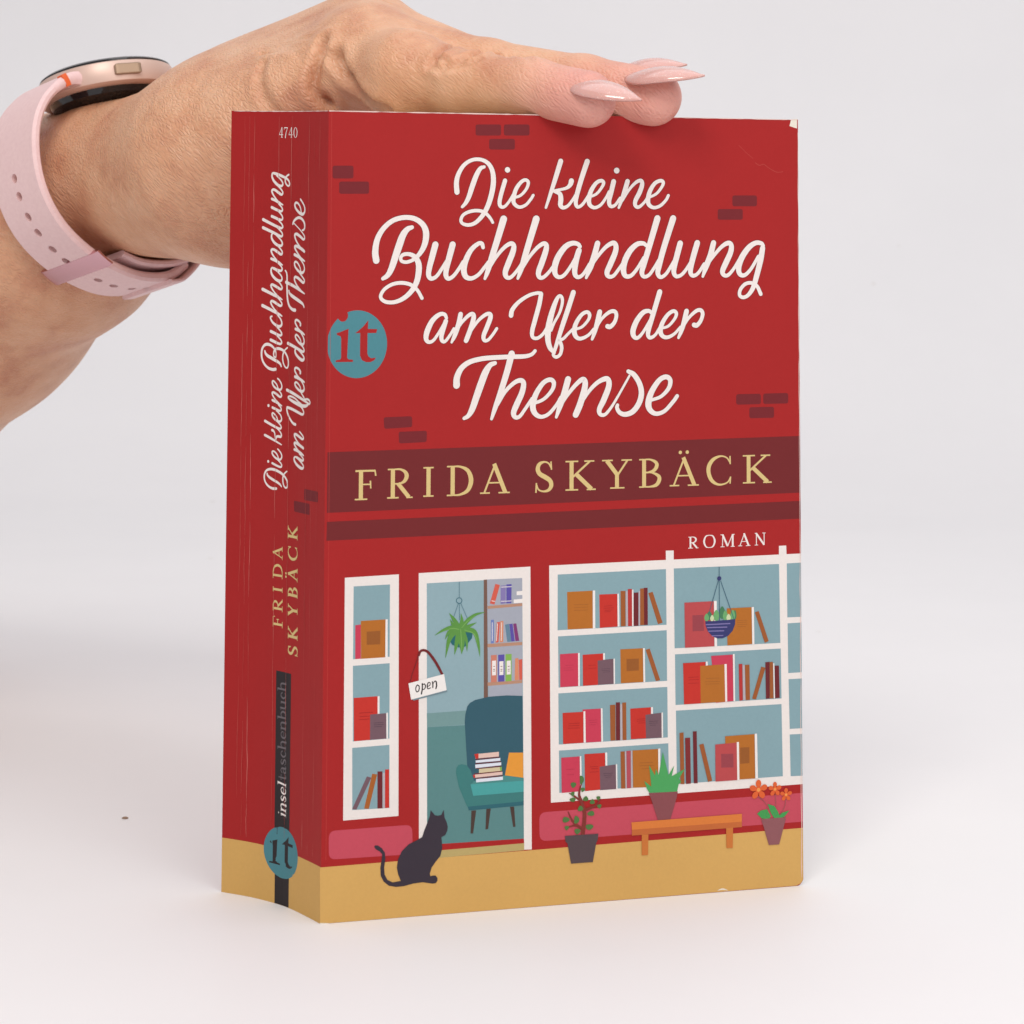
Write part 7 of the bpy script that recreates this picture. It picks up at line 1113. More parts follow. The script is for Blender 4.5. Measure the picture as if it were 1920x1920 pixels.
  ('stroke','crease',[(4.12,188.5,0.03),(4.19,186.51,0.05),(4.22,184.53,0.11),(4.24,182.54,0.09),(4.25,180.56,0.1),(4.27,178.57,0.08),(4.31,176.59,0.06),(4.29,174.6,0.03)],'r'),
  ('stroke','crease',[(4.41,162.09,0.03),(4.31,160.26,0.05),(4.2,158.43,0.06),(4.24,156.59,0.06),(4.24,154.76,0.06),(4.22,152.93,0.09),(4.22,151.09,0.09),(4.19,149.26,0.05),(4.16,147.43,0.05),(4.2,145.59,0.03),(4.19,143.76,0.03)],'r'),
  ('stroke','crease',[(4.24,141.22,0.03),(4.25,139.01,0.1),(4.24,136.8,0.13),(4.2,134.59,0.1),(4.24,132.39,0.03)],'r'),
  ('stroke','crease',[(4.33,127.84,0.03),(4.3,126.06,0.03),(4.29,124.28,0.05),(4.27,122.5,0.08),(4.16,120.72,0.08),(4.2,118.94,0.08),(4.26,117.16,0.06),(4.22,115.38,0.06),(4.17,113.6,0.03),(4.16,111.82,0.03)],'r'),
  ('stroke','crease2',[(4.15,111.19,0.03),(4.09,109.38,0.04),(4.16,107.57,0.06),(4.28,105.76,0.08),(4.28,103.95,0.07),(4.31,102.14,0.08),(4.34,100.33,0.09),(4.28,98.52,0.11),(4.22,96.71,0.09),(4.18,94.9,0.07),(4.19,93.09,0.1),(4.24,91.28,0.06),(4.24,89.47,0.06),(4.3,87.66,0.05),(4.27,85.84,0.03)],'r'),
  ('stroke','crease2',[(4.14,85.08,0.03),(4.2,83.33,0.03),(4.14,81.57,0.03),(4.14,79.82,0.04),(4.2,78.06,0.06),(4.17,76.31,0.07),(4.15,74.56,0.05),(4.18,72.8,0.06),(4.17,71.05,0.05),(4.24,69.29,0.06),(4.22,67.54,0.05),(4.25,65.78,0.04),(4.38,64.03,0.04),(4.44,62.28,0.03),(4.38,60.52,0.03),(4.33,58.77,0.03)],'r'),
  ('stroke','crease2',[(4.22,56.02,0.03),(4.31,53.91,0.08),(4.23,51.8,0.11),(4.17,49.69,0.07),(4.25,47.58,0.03)],'r'),
  ('stroke','crease2',[(4.22,46.22,0.03),(4.23,43.14,0.08),(4.25,40.07,0.03)],'r'),
  ('stroke','crease',[(4.26,39.11,0.03),(4.24,37.3,0.06),(4.21,35.5,0.08),(4.24,33.69,0.11),(4.23,31.88,0.09),(4.17,30.07,0.11),(4.22,28.27,0.12),(4.27,26.46,0.1),(4.29,24.65,0.05),(4.24,22.85,0.03)],'r'),
  ('stroke','crease',[(4.24,17.24,0.03),(4.22,16.92,0.03),(4.25,16.59,0.05),(4.28,16.27,0.05),(4.26,15.94,0.06),(4.25,15.62,0.07),(4.25,15.3,0.09),(4.24,14.97,0.07),(4.23,14.65,0.05),(4.18,14.32,0.03),(4.18,14,0.03)],'r'),
  ('stroke','crease',[(32.04,188.5,0.03),(32.02,186.72,0.03),(32,184.95,0.03),(32.01,183.17,0.03),(32.03,181.39,0.04),(31.99,179.62,0.04),(31.95,177.84,0.05),(31.98,176.06,0.04),(32.05,174.29,0.06),(32.05,172.51,0.04),(32.09,170.74,0.05),(32.05,168.96,0.06),(32.05,167.18,0.05),(32.05,165.41,0.03),(31.99,163.63,0.03),(31.98,161.85,0.03),(31.97,160.07,0.03)],'r'),
  ('stroke','crease',[(31.93,152.88,0.03),(32.02,150.69,0.07),(32.06,148.51,0.09),(32.03,146.32,0.07),(32.05,144.14,0.03)],'r'),
  ('stroke','crease',[(31.99,139.77,0.03),(31.96,137.72,0.05),(32,135.67,0.11),(32.07,133.62,0.11),(32.02,131.57,0.05),(32.08,129.52,0.03)],'r'),
  ('stroke','crease',[(32.02,121.23,0.03),(31.99,118.99,0.04),(32,116.75,0.04),(32.03,114.52,0.05),(32.03,112.28,0.03),(32.03,110.05,0.03)],'r'),
  ('stroke','crease',[(31.93,107.46,0.03),(32.02,105.68,0.04),(32.04,103.9,0.07),(32.03,102.11,0.09),(32.08,100.33,0.09),(32.14,98.55,0.11),(32.09,96.77,0.08),(32.05,94.99,0.1),(32.04,93.2,0.12),(31.96,91.42,0.06),(31.91,89.64,0.06),(32,87.86,0.05),(31.94,86.07,0.03)],'r'),
  ('stroke','crease',[(32.03,85.19,0.03),(32.09,83.41,0.03),(32.03,81.62,0.06),(32.09,79.83,0.05),(32.13,78.05,0.08),(32.05,76.26,0.07),(31.96,74.47,0.07),(31.96,72.69,0.04),(31.92,70.9,0.04),(31.93,69.11,0.03)],'r'),
  ('stroke','crease2',[(31.9,65.32,0.03),(31.92,63.47,0.03),(31.93,61.61,0.06),(31.91,59.76,0.05),(31.99,57.91,0.08),(31.98,56.05,0.07),(32.1,54.2,0.06),(32.14,52.35,0.05),(32.11,50.5,0.04),(32.13,48.65,0.03),(32.09,46.79,0.03)],'r'),
  ('stroke','crease',[(31.94,41.38,0.03),(31.89,39.46,0.03),(31.88,37.55,0.05),(31.97,35.63,0.04),(31.99,33.72,0.07),(32.07,31.8,0.06),(32.11,29.89,0.07),(32.04,27.97,0.06),(32.13,26.06,0.04),(32.17,24.14,0.03)],'r'),
  ('stroke','crease2',[(32,22.71,0.03),(31.98,21.74,0.05),(31.97,20.77,0.07),(32.03,19.8,0.07),(32.02,18.84,0.08),(31.98,17.87,0.11),(32.01,16.9,0.07),(32.05,15.94,0.07),(32.09,14.97,0.07),(32.03,14,0.03)],'r'),
  ('stroke','crease2',[(6.88,188.5,0.03),(6.93,186.59,0.04),(6.96,184.67,0.06),(6.92,182.76,0.06),(6.91,180.84,0.09),(6.92,178.93,0.07),(6.86,177.01,0.04),(6.81,175.1,0.04),(6.83,173.18,0.03)],'r'),
  ('stroke','crease2',[(6.86,169.8,0.03),(6.88,167.87,0.05),(6.91,165.94,0.07),(6.94,164.01,0.08),(6.84,162.08,0.08),(6.93,160.15,0.08),(6.86,158.22,0.07),(6.85,156.29,0.05),(6.92,154.36,0.05),(6.94,152.43,0.03)],'r'),
  ('stroke','crease',[(6.9,152.36,0.03),(6.91,150.01,0.07),(6.89,147.66,0.08),(6.87,145.31,0.03)],'r'),
  ('stroke','crease2',[(6.7,144.99,0.03),(6.71,143.2,0.03),(6.73,141.42,0.05),(6.82,139.63,0.07),(6.78,137.85,0.05),(6.8,136.06,0.07),(6.88,134.28,0.06),(6.97,132.49,0.08),(7.01,130.71,0.07),(7,128.92,0.07),(6.96,127.14,0.08),(6.95,125.35,0.07),(6.96,123.56,0.05),(6.97,121.78,0.03),(7,119.99,0.03),(7.03,118.21,0.03)],'r'),
  ('stroke','crease2',[(6.9,118.14,0.03),(6.94,116.35,0.03),(6.96,114.57,0.05),(6.99,112.79,0.07),(6.92,111.01,0.08),(6.9,109.22,0.07),(6.87,107.44,0.06),(6.85,105.66,0.04),(6.81,103.88,0.03),(6.78,102.1,0.03)],'r'),
  ('stroke','crease',[(6.8,100.27,0.03),(6.8,98.37,0.03),(6.84,96.47,0.03),(6.89,94.58,0.04),(6.89,92.68,0.05),(6.9,90.78,0.04),(6.93,88.88,0.03),(6.98,86.98,0.03),(6.99,85.08,0.03)],'r'),
  ('stroke','crease',[(6.83,78.76,0.03),(6.85,76.86,0.03),(6.84,74.97,0.04),(6.91,73.07,0.03),(6.88,71.17,0.06),(6.96,69.28,0.05),(6.96,67.38,0.05),(6.89,65.49,0.04),(6.87,63.59,0.03),(6.86,61.7,0.03),(6.95,59.8,0.03)],'r'),
  ('stroke','crease2',[(6.96,59.57,0.03),(6.96,57.82,0.03),(6.98,56.08,0.03),(6.98,54.33,0.03),(6.96,52.58,0.03),(7.01,50.83,0.03),(6.92,49.09,0.04),(6.87,47.34,0.04),(6.86,45.59,0.03),(6.8,43.85,0.04),(6.87,42.1,0.03),(6.76,40.35,0.03),(6.8,38.6,0.03),(6.82,36.86,0.03),(6.84,35.11,0.03),(6.86,33.37,0.03)],'r'),
  ('stroke','crease2',[(6.84,30.3,0.03),(6.88,28.41,0.05),(6.92,26.52,0.06),(6.91,24.63,0.06),(6.88,22.74,0.08),(6.92,20.85,0.06),(6.89,18.96,0.03)],'r'),
  ('stroke','crease',[(6.86,17.26,0.03),(6.83,16.79,0.04),(6.89,16.33,0.07),(6.92,15.86,0.09),(6.92,15.4,0.06),(6.93,14.93,0.05),(6.87,14.46,0.04),(6.89,14,0.03)],'r')]),
]
LAYER = 0.0009
def catmull(pts, n):
    P = np.array(pts, float)
    if len(P) == 2: return P
    E = np.vstack([2*P[0]-P[1], P, 2*P[-1]-P[-2]]); out = []
    for i in range(len(P)-1):
        p0, p1, p2, p3 = E[i:i+4]
        for k in range(n):
            t = k/n
            out.append(.5*((2*p1)+(-p0+p2)*t+(2*p0-5*p1+4*p2-p3)*t*t+(-p0+3*p1-3*p2+p3)*t**3))
    out.append(P[-1]); return np.array(out)
def stroke_geo(pts, cap, smooth):
    P = catmull(pts, 6) if smooth else np.array(pts, float)
    xy, w = P[:, :2], np.maximum(P[:, 2], .01)/2
    if len(xy) == 2 and np.linalg.norm(xy[1]-xy[0]) < .05: return [('disc', xy[0], w[0])]
    d = np.gradient(xy, axis=0); d /= (np.linalg.norm(d, axis=1)[:, None]+1e-9)
    nn = np.stack([-d[:, 1], d[:, 0]], 1)
    V, F = [], []; m = len(xy)
    for i in range(m): V += [(xy[i]+nn[i]*w[i], i/m), (xy[i]-nn[i]*w[i], i/m)]
    for i in range(m-1): F.append((2*i, 2*i+1, 2*i+3, 2*i+2))
    if cap == 'r':
        for i, sg in ((0, -1), (m-1, 1)):
            ids = [2*i] if sg > 0 else [2*i+1]
            for k in range(1, 6):
                a = math.pi*k/6
                q = xy[i] + (nn[i]*math.cos(a) + d[i]*math.sin(a))*w[i] if sg > 0 else xy[i] + (-nn[i]*math.cos(a) - d[i]*math.sin(a))*w[i]
                V.append((q, i/m)); ids.append(len(V)-1)
            ids.append(2*i+1 if sg > 0 else 2*i)
            F.append(tuple(ids))
    return V, F
cuts = np.arange(1.0, TS, 1.2)
for name, surf, base, items in PRINT:
    cols = []; verts, faces, fmi = [], [], []
    for k, it in enumerate(items):
        col = it[1]
        if col not in cols: cols.append(col)
        ci = cols.index(col); off = .012 + (base+k)*LAYER
        if it[0] == 'disc':
            cx, cy, rx, ry = it[2]; flat = [(cx+rx*math.cos(t), cy+ry*math.sin(t)) for t in np.linspace(0, 2*math.pi, 20, endpoint=False)]
            V = [(p, 0) for p in flat]; F = [tuple(range(len(flat)))]
        elif it[0] == 'poly':
            V = [(p, 0) for p in it[2]]
            F = [tuple(f) for f in tessellate_polygon([[Vector((p[0], p[1], 0)) for p in it[2]]])] if len(it[2]) > 4 else [tuple(range(len(it[2])))]
        else:
            g = stroke_geo(it[2], it[3], it[0] == 'stroke')
            if len(g) == 1:
                _, c0, r0 = g[0]; V = [((c0[0]+r0*math.cos(t), c0[1]+r0*math.sin(t)), 0) for t in np.linspace(0, 2*math.pi, 20, endpoint=False)]; F = [tuple(range(20))]
            else: V, F = g
        if surf == 'spine' and it[0] != 'stroke':
            bm = bmesh.new(); bv = [bm.verts.new((p[0], p[1], 0)) for p, _ in V]
            for f in F:
                try: bm.faces.new([bv[i] for i in f])
                except ValueError: pass
            xs = [p[0] for p, _ in V]
            for c in cuts:
                if min(xs) < c < max(xs): bmesh.ops.bisect_plane(bm, geom=list(bm.verts)+list(bm.edges)+list(bm.faces), plane_co=(c, 0, 0), plane_no=(1, 0, 0))
            bm.verts.index_update(); V = [((q.co.x, q.co.y), 0) for q in bm.verts]; F = [tuple(q.index for q in f.verts) for f in bm.faces]; bm.free()
        b0 = len(verts)
        for p, t in V:
            o_ = off + t*LAYER*.8
            verts.append(front_pt(p[0], p[1], o_) if surf == 'front' else spine_pt(p[0], p[1], o_))
        for f in F: faces.append(tuple(b0+i for i in f)); fmi.append(ci)
    mesh_obj(name, verts, faces, [ink(c) for c in cols], front if surf == 'front' else spine, fmat=fmi)

# ------------------------------------------------------------------ the hand and forearm: one continuous skin
# tapered limbs (start, end, radius, radius, blend, sideways stretch), millimetres
LIMBS = [
 # forearm and wrist
 ((-300.0, 310.0, 68.0), (-213.1, 275.4, 70.5), 46, 42, 6, 1.1),
 ((-213.1, 275.4, 70.5), (-127.9, 181.8, 137.5), 42, 36.5, 6, 1.1),
 ((-127.9, 181.8, 137.5), (-93.6, 149.9, 160.9), 36.5, 31.5, 12, 1.1),
 ((-93.6, 149.9, 160.6), (-72.2, 128.8, 174.4), 31.5, 21.0, 12, 1.12),
 ((-72.2, 128.8, 174.4), (-51.8, 110.6, 176.3), 21.0, 22.0, 10, 1.15),
 ((-51.8, 110.6, 176.6), (-32.5, 94.3, 179.7), 22.0, 28.0, 10, 1.12),
 # palm: heel and metacarpals
 ((-32.5, 94.3, 179.7), (-20.1, 80.7, 186.7), 28, 22, 10, 1.15),
 ((-27.3, 81.5, 175.8), (-11.3, 64.9, 195.4), 19, 13.5, 8, 1.0),
 ((-31.9, 97.6, 188.7), (5.4, 65.1, 205.5), 19, 10.5, 10, 1.0),
 ((-32.7, 109.4, 191.8), (4.9, 73.9, 209.4), 19, 12.0, 10, 1.0),
 ((-33.3, 123.2, 193.8), (3.3, 87.5, 214.8), 19, 12.5, 10, 1.0),
 ((-33.6, 137.4, 192.3), (2.7, 109.5, 215.4), 19, 12.5, 10, 1.0),
 # little finger
 ((4.7, 62.2, 204.7), (17.1, 41.4, 200.8), 10.8, 10.4, 14, 1.0),
 ((17.1, 41.4, 200.8), (30.4, 31.6, 198.3), 10.4, 8.0, 6, 1.0),
 ((30.4, 31.6, 198.3), (49.2, 19.7, 196.7), 8.0, 6.9, 2.5, 1.0),
 ((49.2, 19.7, 196.7), (61.9, 11.9, 193.8), 6.9, 6.6, 2.5, 1.0),
 ((54.4, 14.9, 194.3), (62.9, 11.0, 192.8), 5.4, 6.1, 2.5, 1.0),
 # ring finger
 ((6.6, 68.9, 208.3), (37.7, 46.4, 202.0), 11.2, 8.2, 4, 1.0),
 ((37.7, 46.4, 202.0), (62.1, 30.6, 198.0), 8.2, 7.2, 2.5, 1.0),
 ((62.1, 30.6, 198.0), (78.7, 21.8, 194.7), 7.2, 6.9, 2.5, 1.0),
 ((69.3, 25.8, 195.3), (79.1, 20.9, 194.0), 5.8, 6.3, 2.5, 1.0),
 # middle finger
 ((5.5, 87.6, 213.3), (35.3, 66.3, 203.1), 11.2, 8.2, 4, 1.0),
 ((35.3, 66.3, 203.1), (62.7, 50.8, 196.2), 8.2, 6.9, 2.5, 1.0),
 ((62.7, 50.8, 196.2), (76.4, 39.8, 195.7), 6.9, 6.5, 2.5, 1.0),
 # index finger
 ((4.2, 109.6, 213.9), (35.1, 86.4, 203.3), 11.2, 8.4, 4, 1.0),
 ((35.1, 86.4, 203.3), (56.9, 72.8, 197.7), 8.4, 7.0, 2.5, 1.0),
 ((56.9, 72.8, 197.7), (68.8, 64.8, 196.9), 7.0, 6.5, 2.5, 1.0),
 # thumb lying against the back cover
 ((-26.5, 116.4, 178.6), (-10.7, 91.8, 172.3), 17, 13, 8, 1.0),
 ((-10.7, 91.8, 172.3), (4.9, 79.1, 168.7), 12, 9.6, 4, 1.0),
 ((4.9, 79.1, 168.7), (17.5, 73.1, 168.0), 9.6, 8.2, 2.5, 1.0),
]
TIPS = [(62.9, 10.9, 193.3), (79.1, 20.8, 194.6), (76.7, 39.7, 196.6), (69.1, 64.8, 197.4), (18.2, 73.1, 168.0)]
# creases: (points on the skin, depth mm, width mm)
CREASES = [
 ([(-5.2, 53.8, 209.8),(-6.1, 52.1, 206.2),(-7.9, 50.4, 201.2),(-8.2, 49.7, 198.1),(-6.7, 48.9, 195.0),(-4.3, 48.2, 191.9)], 2.0, 1.4),
 ([(-0.6, 49.1, 205.6),(1.0, 46.4, 201.3),(3.8, 42.7, 198.1),(6.2, 39.9, 195.2),(9.1, 37.1, 192.6),(11.6, 35.2, 191.3)], 2.6, 1.5),
 ([(-5.8, 56.8, 196.5),(-5.1, 57.2, 192.3)], 0.6, 1.1),
 ([(-19.4, 64.5, 200.5),(-17.3, 62.9, 196.1),(-15.2, 61.2, 192.3)], 0.9, 1.3),
 ([(-5.2, 53.9, 208.1),(-1.3, 50.2, 204.0),(1.0, 46.4, 201.7)], 0.6, 1.1),
 ([(30.8, 35.7, 210.1),(27.4, 29.8, 208.8),(24.4, 25.9, 207.2),(22.5, 24.0, 206.0),(21.0, 22.1, 204.0)], 1.20, 0.85),
 ([(25.5, 22.3, 201.7),(27.6, 22.2, 203.0),(30.3, 22.1, 204.6),(33.2, 24.0, 206.1),(36.5, 27.9, 207.7)], 1.20, 0.85),
 ([(29.0, 22.3, 201.9),(31.9, 21.2, 203.3),(35.5, 22.1, 204.6)], 0.80, 0.8),
 ([(24.3, 25.9, 206.9),(23.6, 24.1, 204.7),(23.4, 22.2, 202.4)], 0.96, 0.75),
 ([(25.4, 23.9, 206.6),(26.6, 22.2, 203.5)], 0.80, 0.7),
 ([(34.5, 24.0, 205.8),(37.4, 27.9, 207.4),(39.8, 33.8, 209.2)], 1.12, 0.85),
 ([(40.5, 29.9, 206.7),(42.5, 24.0, 205.6),(43.3, 21.1, 204.1)], 0.4, 0.8),
 ([(45.8, 22.1, 204.4),(47.8, 18.2, 203.4),(49.1, 14.3, 201.8)], 0.3, 0.8),
 ([(8.6, 73.2, 218.4),(9.8, 71.2, 217.4),(11.1, 69.3, 216.9)], 0.7, 1.0),
 ([(-23.5, 69.0, 207.6),(-15.9, 63.9, 208.1),(-11.0, 60.1, 205.9)], 0.45, 1.0),
 ([(-22.8, 69.1, 206.2),(-15.0, 62.1, 205.8),(-11.1, 58.2, 204.1)], 0.35, 0.9),
 ([(-25.3, 71.9, 209.2),(-17.5, 65.8, 210.0),(-8.5, 59.7, 210.5)], 0.3, 0.9),
]
def limb_field(P):
    """signed distance of the arm at points P (n,3), blended smoothly limb to limb"""
    d = None
    for a, c, ra, rb, k, st in LIMBS:
        a = np.array(a, np.float32); c = np.array(c, np.float32); ab = c-a; L2 = float(ab@ab)
        q = P-a; h = np.clip((q@ab)/L2, 0, 1)
        v = q - h[:, None]*ab
        if st != 1.0:
            ax = ab/math.sqrt(L2); w = np.cross(ax, np.array([0, 0, 1.0])); w /= np.linalg.norm(w)
            s = v@w.astype(np.float32); v = v - s[:, None]*(w*(1-1/st)).astype(np.float32)
        e = np.sqrt((v*v).sum(1)) - (ra+(rb-ra)*h)
        if d is None: d = e
        else:
            m = np.clip(.5+.5*(d-e)/k, 0, 1)
            d = d*(1-m)+e*m - k*m*(1-m)
    return d

def surface_nets(field, lo, hi, vox, block=8):
    n = np.ceil((hi-lo)/vox/block).astype(int)*block
    G = np.full(n+1, 1.0, np.float32)
    nb = n//block; half = block*vox*.5
    cs = np.stack(np.meshgrid(*[np.arange(k) for k in nb], indexing='ij'), -1).reshape(-1, 3)
    cen = (lo + (cs+.5)*block*vox).astype(np.float32)
    dc = field(cen)
    loc = np.stack(np.meshgrid(*[np.arange(block+1)]*3, indexing='ij'), -1).reshape(-1, 3)
    far = half*2.6
    for c, dd in zip(cs[dc < -far], dc[dc < -far]):
        i, j, k = c*block; G[i:i+block+1, j:j+block+1, k:k+block+1] = -1.0
    near = cs[np.abs(dc) <= far]
    for s in range(0, len(near), 300):
        ch = near[s:s+300]
        idx = (ch[:, None, :]*block + loc[None]).reshape(-1, 3)
        G[idx[:, 0], idx[:, 1], idx[:, 2]] = field((lo+idx*vox).astype(np.float32))
    S = G < 0
    cnt = sum(S[i:S.shape[0]-1+i, j:S.shape[1]-1+j, k:S.shape[2]-1+k].astype(np.int8) for i in (0, 1) for j in (0, 1) for k in (0, 1))
    cells = np.argwhere((cnt > 0) & (cnt < 8))
    vid = np.full(cnt.shape, -1, np.int32); vid[tuple(cells.T)] = np.arange(len(cells))
    acc = np.zeros((len(cells), 3)); num = np.zeros(len(cells))
    corners = [(i, j, k) for i in (0, 1) for j in (0, 1) for k in (0, 1)]
    for a in corners:
        for ax in range(3):
            if a[ax]: continue
            c = list(a); c[ax] = 1
            ga = G[tuple((cells+a).T)]; gc = G[tuple((cells+c).T)]
            m = (ga < 0) != (gc < 0); t = np.where(m, ga/(ga-gc+1e-12), 0)
            p = np.array(a)[None] + np.eye(3)[ax][None]*t[:, None]
            acc[m] += p[m]; num[m] += 1
    V = lo + (cells + acc/num[:, None])*vox
    F = []
    for ax in range(3):
        u, w = (ax+1) % 3, (ax+2) % 3
        sl = [slice(None)]*3; a0 = list(sl); a1 = list(sl); a0[ax] = slice(0, -1); a1[ax] = slice(1, None)
        e = np.argwhere(S[tuple(a0)] != S[tuple(a1)])
        e = e[(e[:, u] > 0) & (e[:, w] > 0) & (e[:, u] < n[u]) & (e[:, w] < n[w])]
        flip = S[tuple(a0)][tuple(e.T)]
        du = np.eye(3, dtype=int)[u]; dw = np.eye(3, dtype=int)[w]
        q = np.stack([vid[tuple(e.T)], vid[tuple((e-du).T)], vid[tuple((e-du-dw).T)], vid[tuple((e-dw).T)]], 1)
        q[~flip] = q[~flip][:, ::-1]
        F.append(q)
    return V, np.vstack(F)

ends = np.array([p for l in LIMBS for p in (l[0], l[1])])
lo = ends.min(0)-52; hi = ends.max(0)+50
lo[0] = -240.0; hi[1] = 330.0
AV, AF = surface_nets(limb_field, lo, hi, 1.0)
def grad(P, h=.25):
    g = np.stack([limb_field((P+np.eye(3)[i]*h).astype(np.float32))-limb_field((P-np.eye(3)[i]*h).astype(np.float32)) for i in range(3)], 1)/(2*h)
    return g
for _ in range(2):
    g = grad(AV); dd = limb_field(AV.astype(np.float32)); inner = AV[:, 0] > lo[0]+2
    AV[inner] -= (g*(dd/np.maximum((g*g).sum(1), .2))[:, None])[inner]*.9
g = grad(AV); NV = g/np.linalg.norm(g, axis=1)[:, None]
def seg_dist(P, pts):
    out = np.full(len(P), 1e9)
    for a, c in zip(pts[:-1], pts[1:]):
        a = np.array(a); c = np.array(c); ab = c-a; h = np.clip((P-a)@ab/(ab@ab), 0, 1)
        out = np.minimum(out, np.linalg.norm(P-a-h[:, None]*ab, axis=1))
    return out
disp = np.zeros(len(AV))
def snap(pts):
    P = np.array(pts, float)
    P = np.array([P[0]]+[q for a, c in zip(P[:-1], P[1:]) for q in (.67*a+.33*c, .33*a+.67*c, c)])
    for _ in range(6):
        gg = grad(P); d_ = limb_field(P.astype(np.float32)); P = P - gg*(d_/np.maximum((gg*gg).sum(1), .2))[:, None]
    return P
for pts, dep, wid in CREASES:
    sd = seg_dist(AV, snap(pts))
    disp += -dep*np.exp(-(sd/wid)**2) + .35*dep*np.exp(-((sd-2.2*wid)/(1.3*wid))**2)
AV = AV + NV*disp[:, None]

m_skin, nt, b = new_mat('skin')
at_ = node(nt, 'ShaderNodeAttribute'); at_.attribute_name = 'rosy'
v = texcoord(nt)
n_blot = noise(nt, v, 70, 4, .6); n_fine = noise(nt, v, 420, 3, .6)
r1 = ramp(nt, n_blot.outputs['Fac'], [(.30, rgb(196, 134, 102)), (.50, rgb(214, 160, 124)), (.72, rgb(222, 174, 140))])
mixr = node(nt, 'ShaderNodeMix', data_type='RGBA'); nt.links.new(at_.outputs['Fac'], mixr.inputs['Factor'])
nt.links.new(r1.outputs['Color'], mixr.inputs['A']); mixr.inputs['B'].default_value = rgb(222, 154, 146)
nt.links.new(mixr.outputs['Result'], b.inputs['Base Color'])
b.inputs['Roughness'].default_value = .40; b.inputs['Specular IOR Level'].default_value = .5
b.inputs['Subsurface Weight'].default_value = .18; b.inputs['Subsurface Radius'].default_value = (.004, .0016, .0009); b.inputs['Subsurface Scale'].default_value = .6
# skin relief: cell pattern stretched across the limb, plus fine lines
vrot = node(nt, 'ShaderNodeMapping'); vrot.inputs['Rotation'].default_value = (0, -.72, .15)
vst = node(nt, 'ShaderNodeMapping'); vst.inputs['Scale'].default_value = (300, 1050, 1050)
tc = node(nt, 'ShaderNodeTexCoord'); nt.links.new(tc.outputs['Object'], vrot.inputs['Vector']); nt.links.new(vrot.outputs['Vector'], vst.inputs['Vector'])
wob = noise(nt, v, 120, 2); addv = node(nt, 'ShaderNodeVectorMath', operation='ADD'); sc = node(nt, 'ShaderNodeVectorMath', operation='SCALE'); sc.inputs['Scale'].default_value = 2.2
nt.links.new(wob.outputs['Color'], sc.inputs[0]); nt.links.new(vst.outputs['Vector'], addv.inputs[0]); nt.links.new(sc.outputs['Vector'], addv.inputs[1])
vor = node(nt, 'ShaderNodeTexVoronoi', feature='DISTANCE_TO_EDGE'); vor.inputs['Scale'].default_value = 1.0; nt.links.new(addv.outputs['Vector'], vor.inputs['Vector'])
vr = ramp(nt, vor.outputs['Distance'], [(0, (0, 0, 0, 1)), (.28, (1, 1, 1, 1))])
wr = noise(nt, addv.outputs['Vector'], .35, 3, .6)
hsum = node(nt, 'ShaderNodeMath', operation='MULTIPLY_ADD'); nt.links.new(vr.outputs['Color'], hsum.inputs[0]); hsum.inputs[1].default_value = .35; nt.links.new(wr.outputs['Fac'], hsum.inputs[2])
wv = node(nt, 'ShaderNodeTexWave'); wv.inputs['Scale'].default_value = 330; wv.inputs['Distortion'].default_value = 1.5; wv.inputs['Detail'].default_value = 1; wv.inputs['Detail Scale'].default_value = .05
mp2 = node(nt, 'ShaderNodeMapping'); mp2.inputs['Rotation'].default_value = (0, .55, .3); nt.links.new(tc.outputs['Object'], mp2.inputs['Vector']); nt.links.new(mp2.outputs['Vector'], wv.inputs['Vector'])
ridge = node(nt, 'ShaderNodeMath', operation='MULTIPLY'); nt.links.new(wv.outputs['Fac'], ridge.inputs[0]); nt.links.new(at_.outputs['Fac'], ridge.inputs[1])
hs2 = node(nt, 'ShaderNodeMath', operation='MULTIPLY_ADD'); nt.links.new(ridge.outputs[0], hs2.inputs[0]); hs2.inputs[1].default_value = .2; nt.links.new(hsum.outputs[0], hs2.inputs[2])
rg = node(nt, 'ShaderNodeAttribute'); rg.attribute_name = 'weathered'
hs3 = node(nt, 'ShaderNodeMath', operation='MULTIPLY'); nt.links.new(hs2.outputs[0], hs3.inputs[0]); nt.links.new(rg.outputs['Fac'], hs3.inputs[1])
bump(nt, b, hs3.outputs[0], .8, .0006)

person = mesh_obj('person', AV*MM, AF, m_skin, smooth=True)
# carry the forearm on towards the elbow
bm = bmesh.new(); bm.from_mesh(person.data)
rim = [e for e in bm.edges if e.is_boundary]
new = [q for q in bmesh.ops.extrude_edge_only(bm, edges=rim)['geom'] if isinstance(q, bmesh.types.BMVert)]
cen = sum((q.co for q in new), Vector())/max(1, len(new))
for q in new: q.co = cen + (q.co-cen)*1.2 + Vector((-.50, .40, .05))
bmesh.ops.holes_fill(bm, edges=[e for e in bm.edges if e.is_boundary], sides=0)
for f in bm.faces: f.smooth = True
bm.to_mesh(person.data); bm.free()
AV = np.array([q.co for q in person.data.vertices])/MM
tips = np.array(TIPS)
dt = np.min(np.linalg.norm(AV[:, None, :]-tips[None], axis=2), axis=1)
rosy = np.clip(1-(dt-4)/24, 0, 1)**1.3*.85
att = person.data.attributes.new('rosy', 'FLOAT', 'POINT'); att.data.foreach_set('value', rosy.astype(np.float32))
wth = .5 + .5*np.clip((12-AV[:, 0])/45, 0, 1)
att = person.data.attributes.new('weathered', 'FLOAT', 'POINT'); att.data.foreach_set('value', wth.astype(np.float32))
tag(person, 'bare forearm and hand with long nails, fingers pressed on top of the red book', 'person')

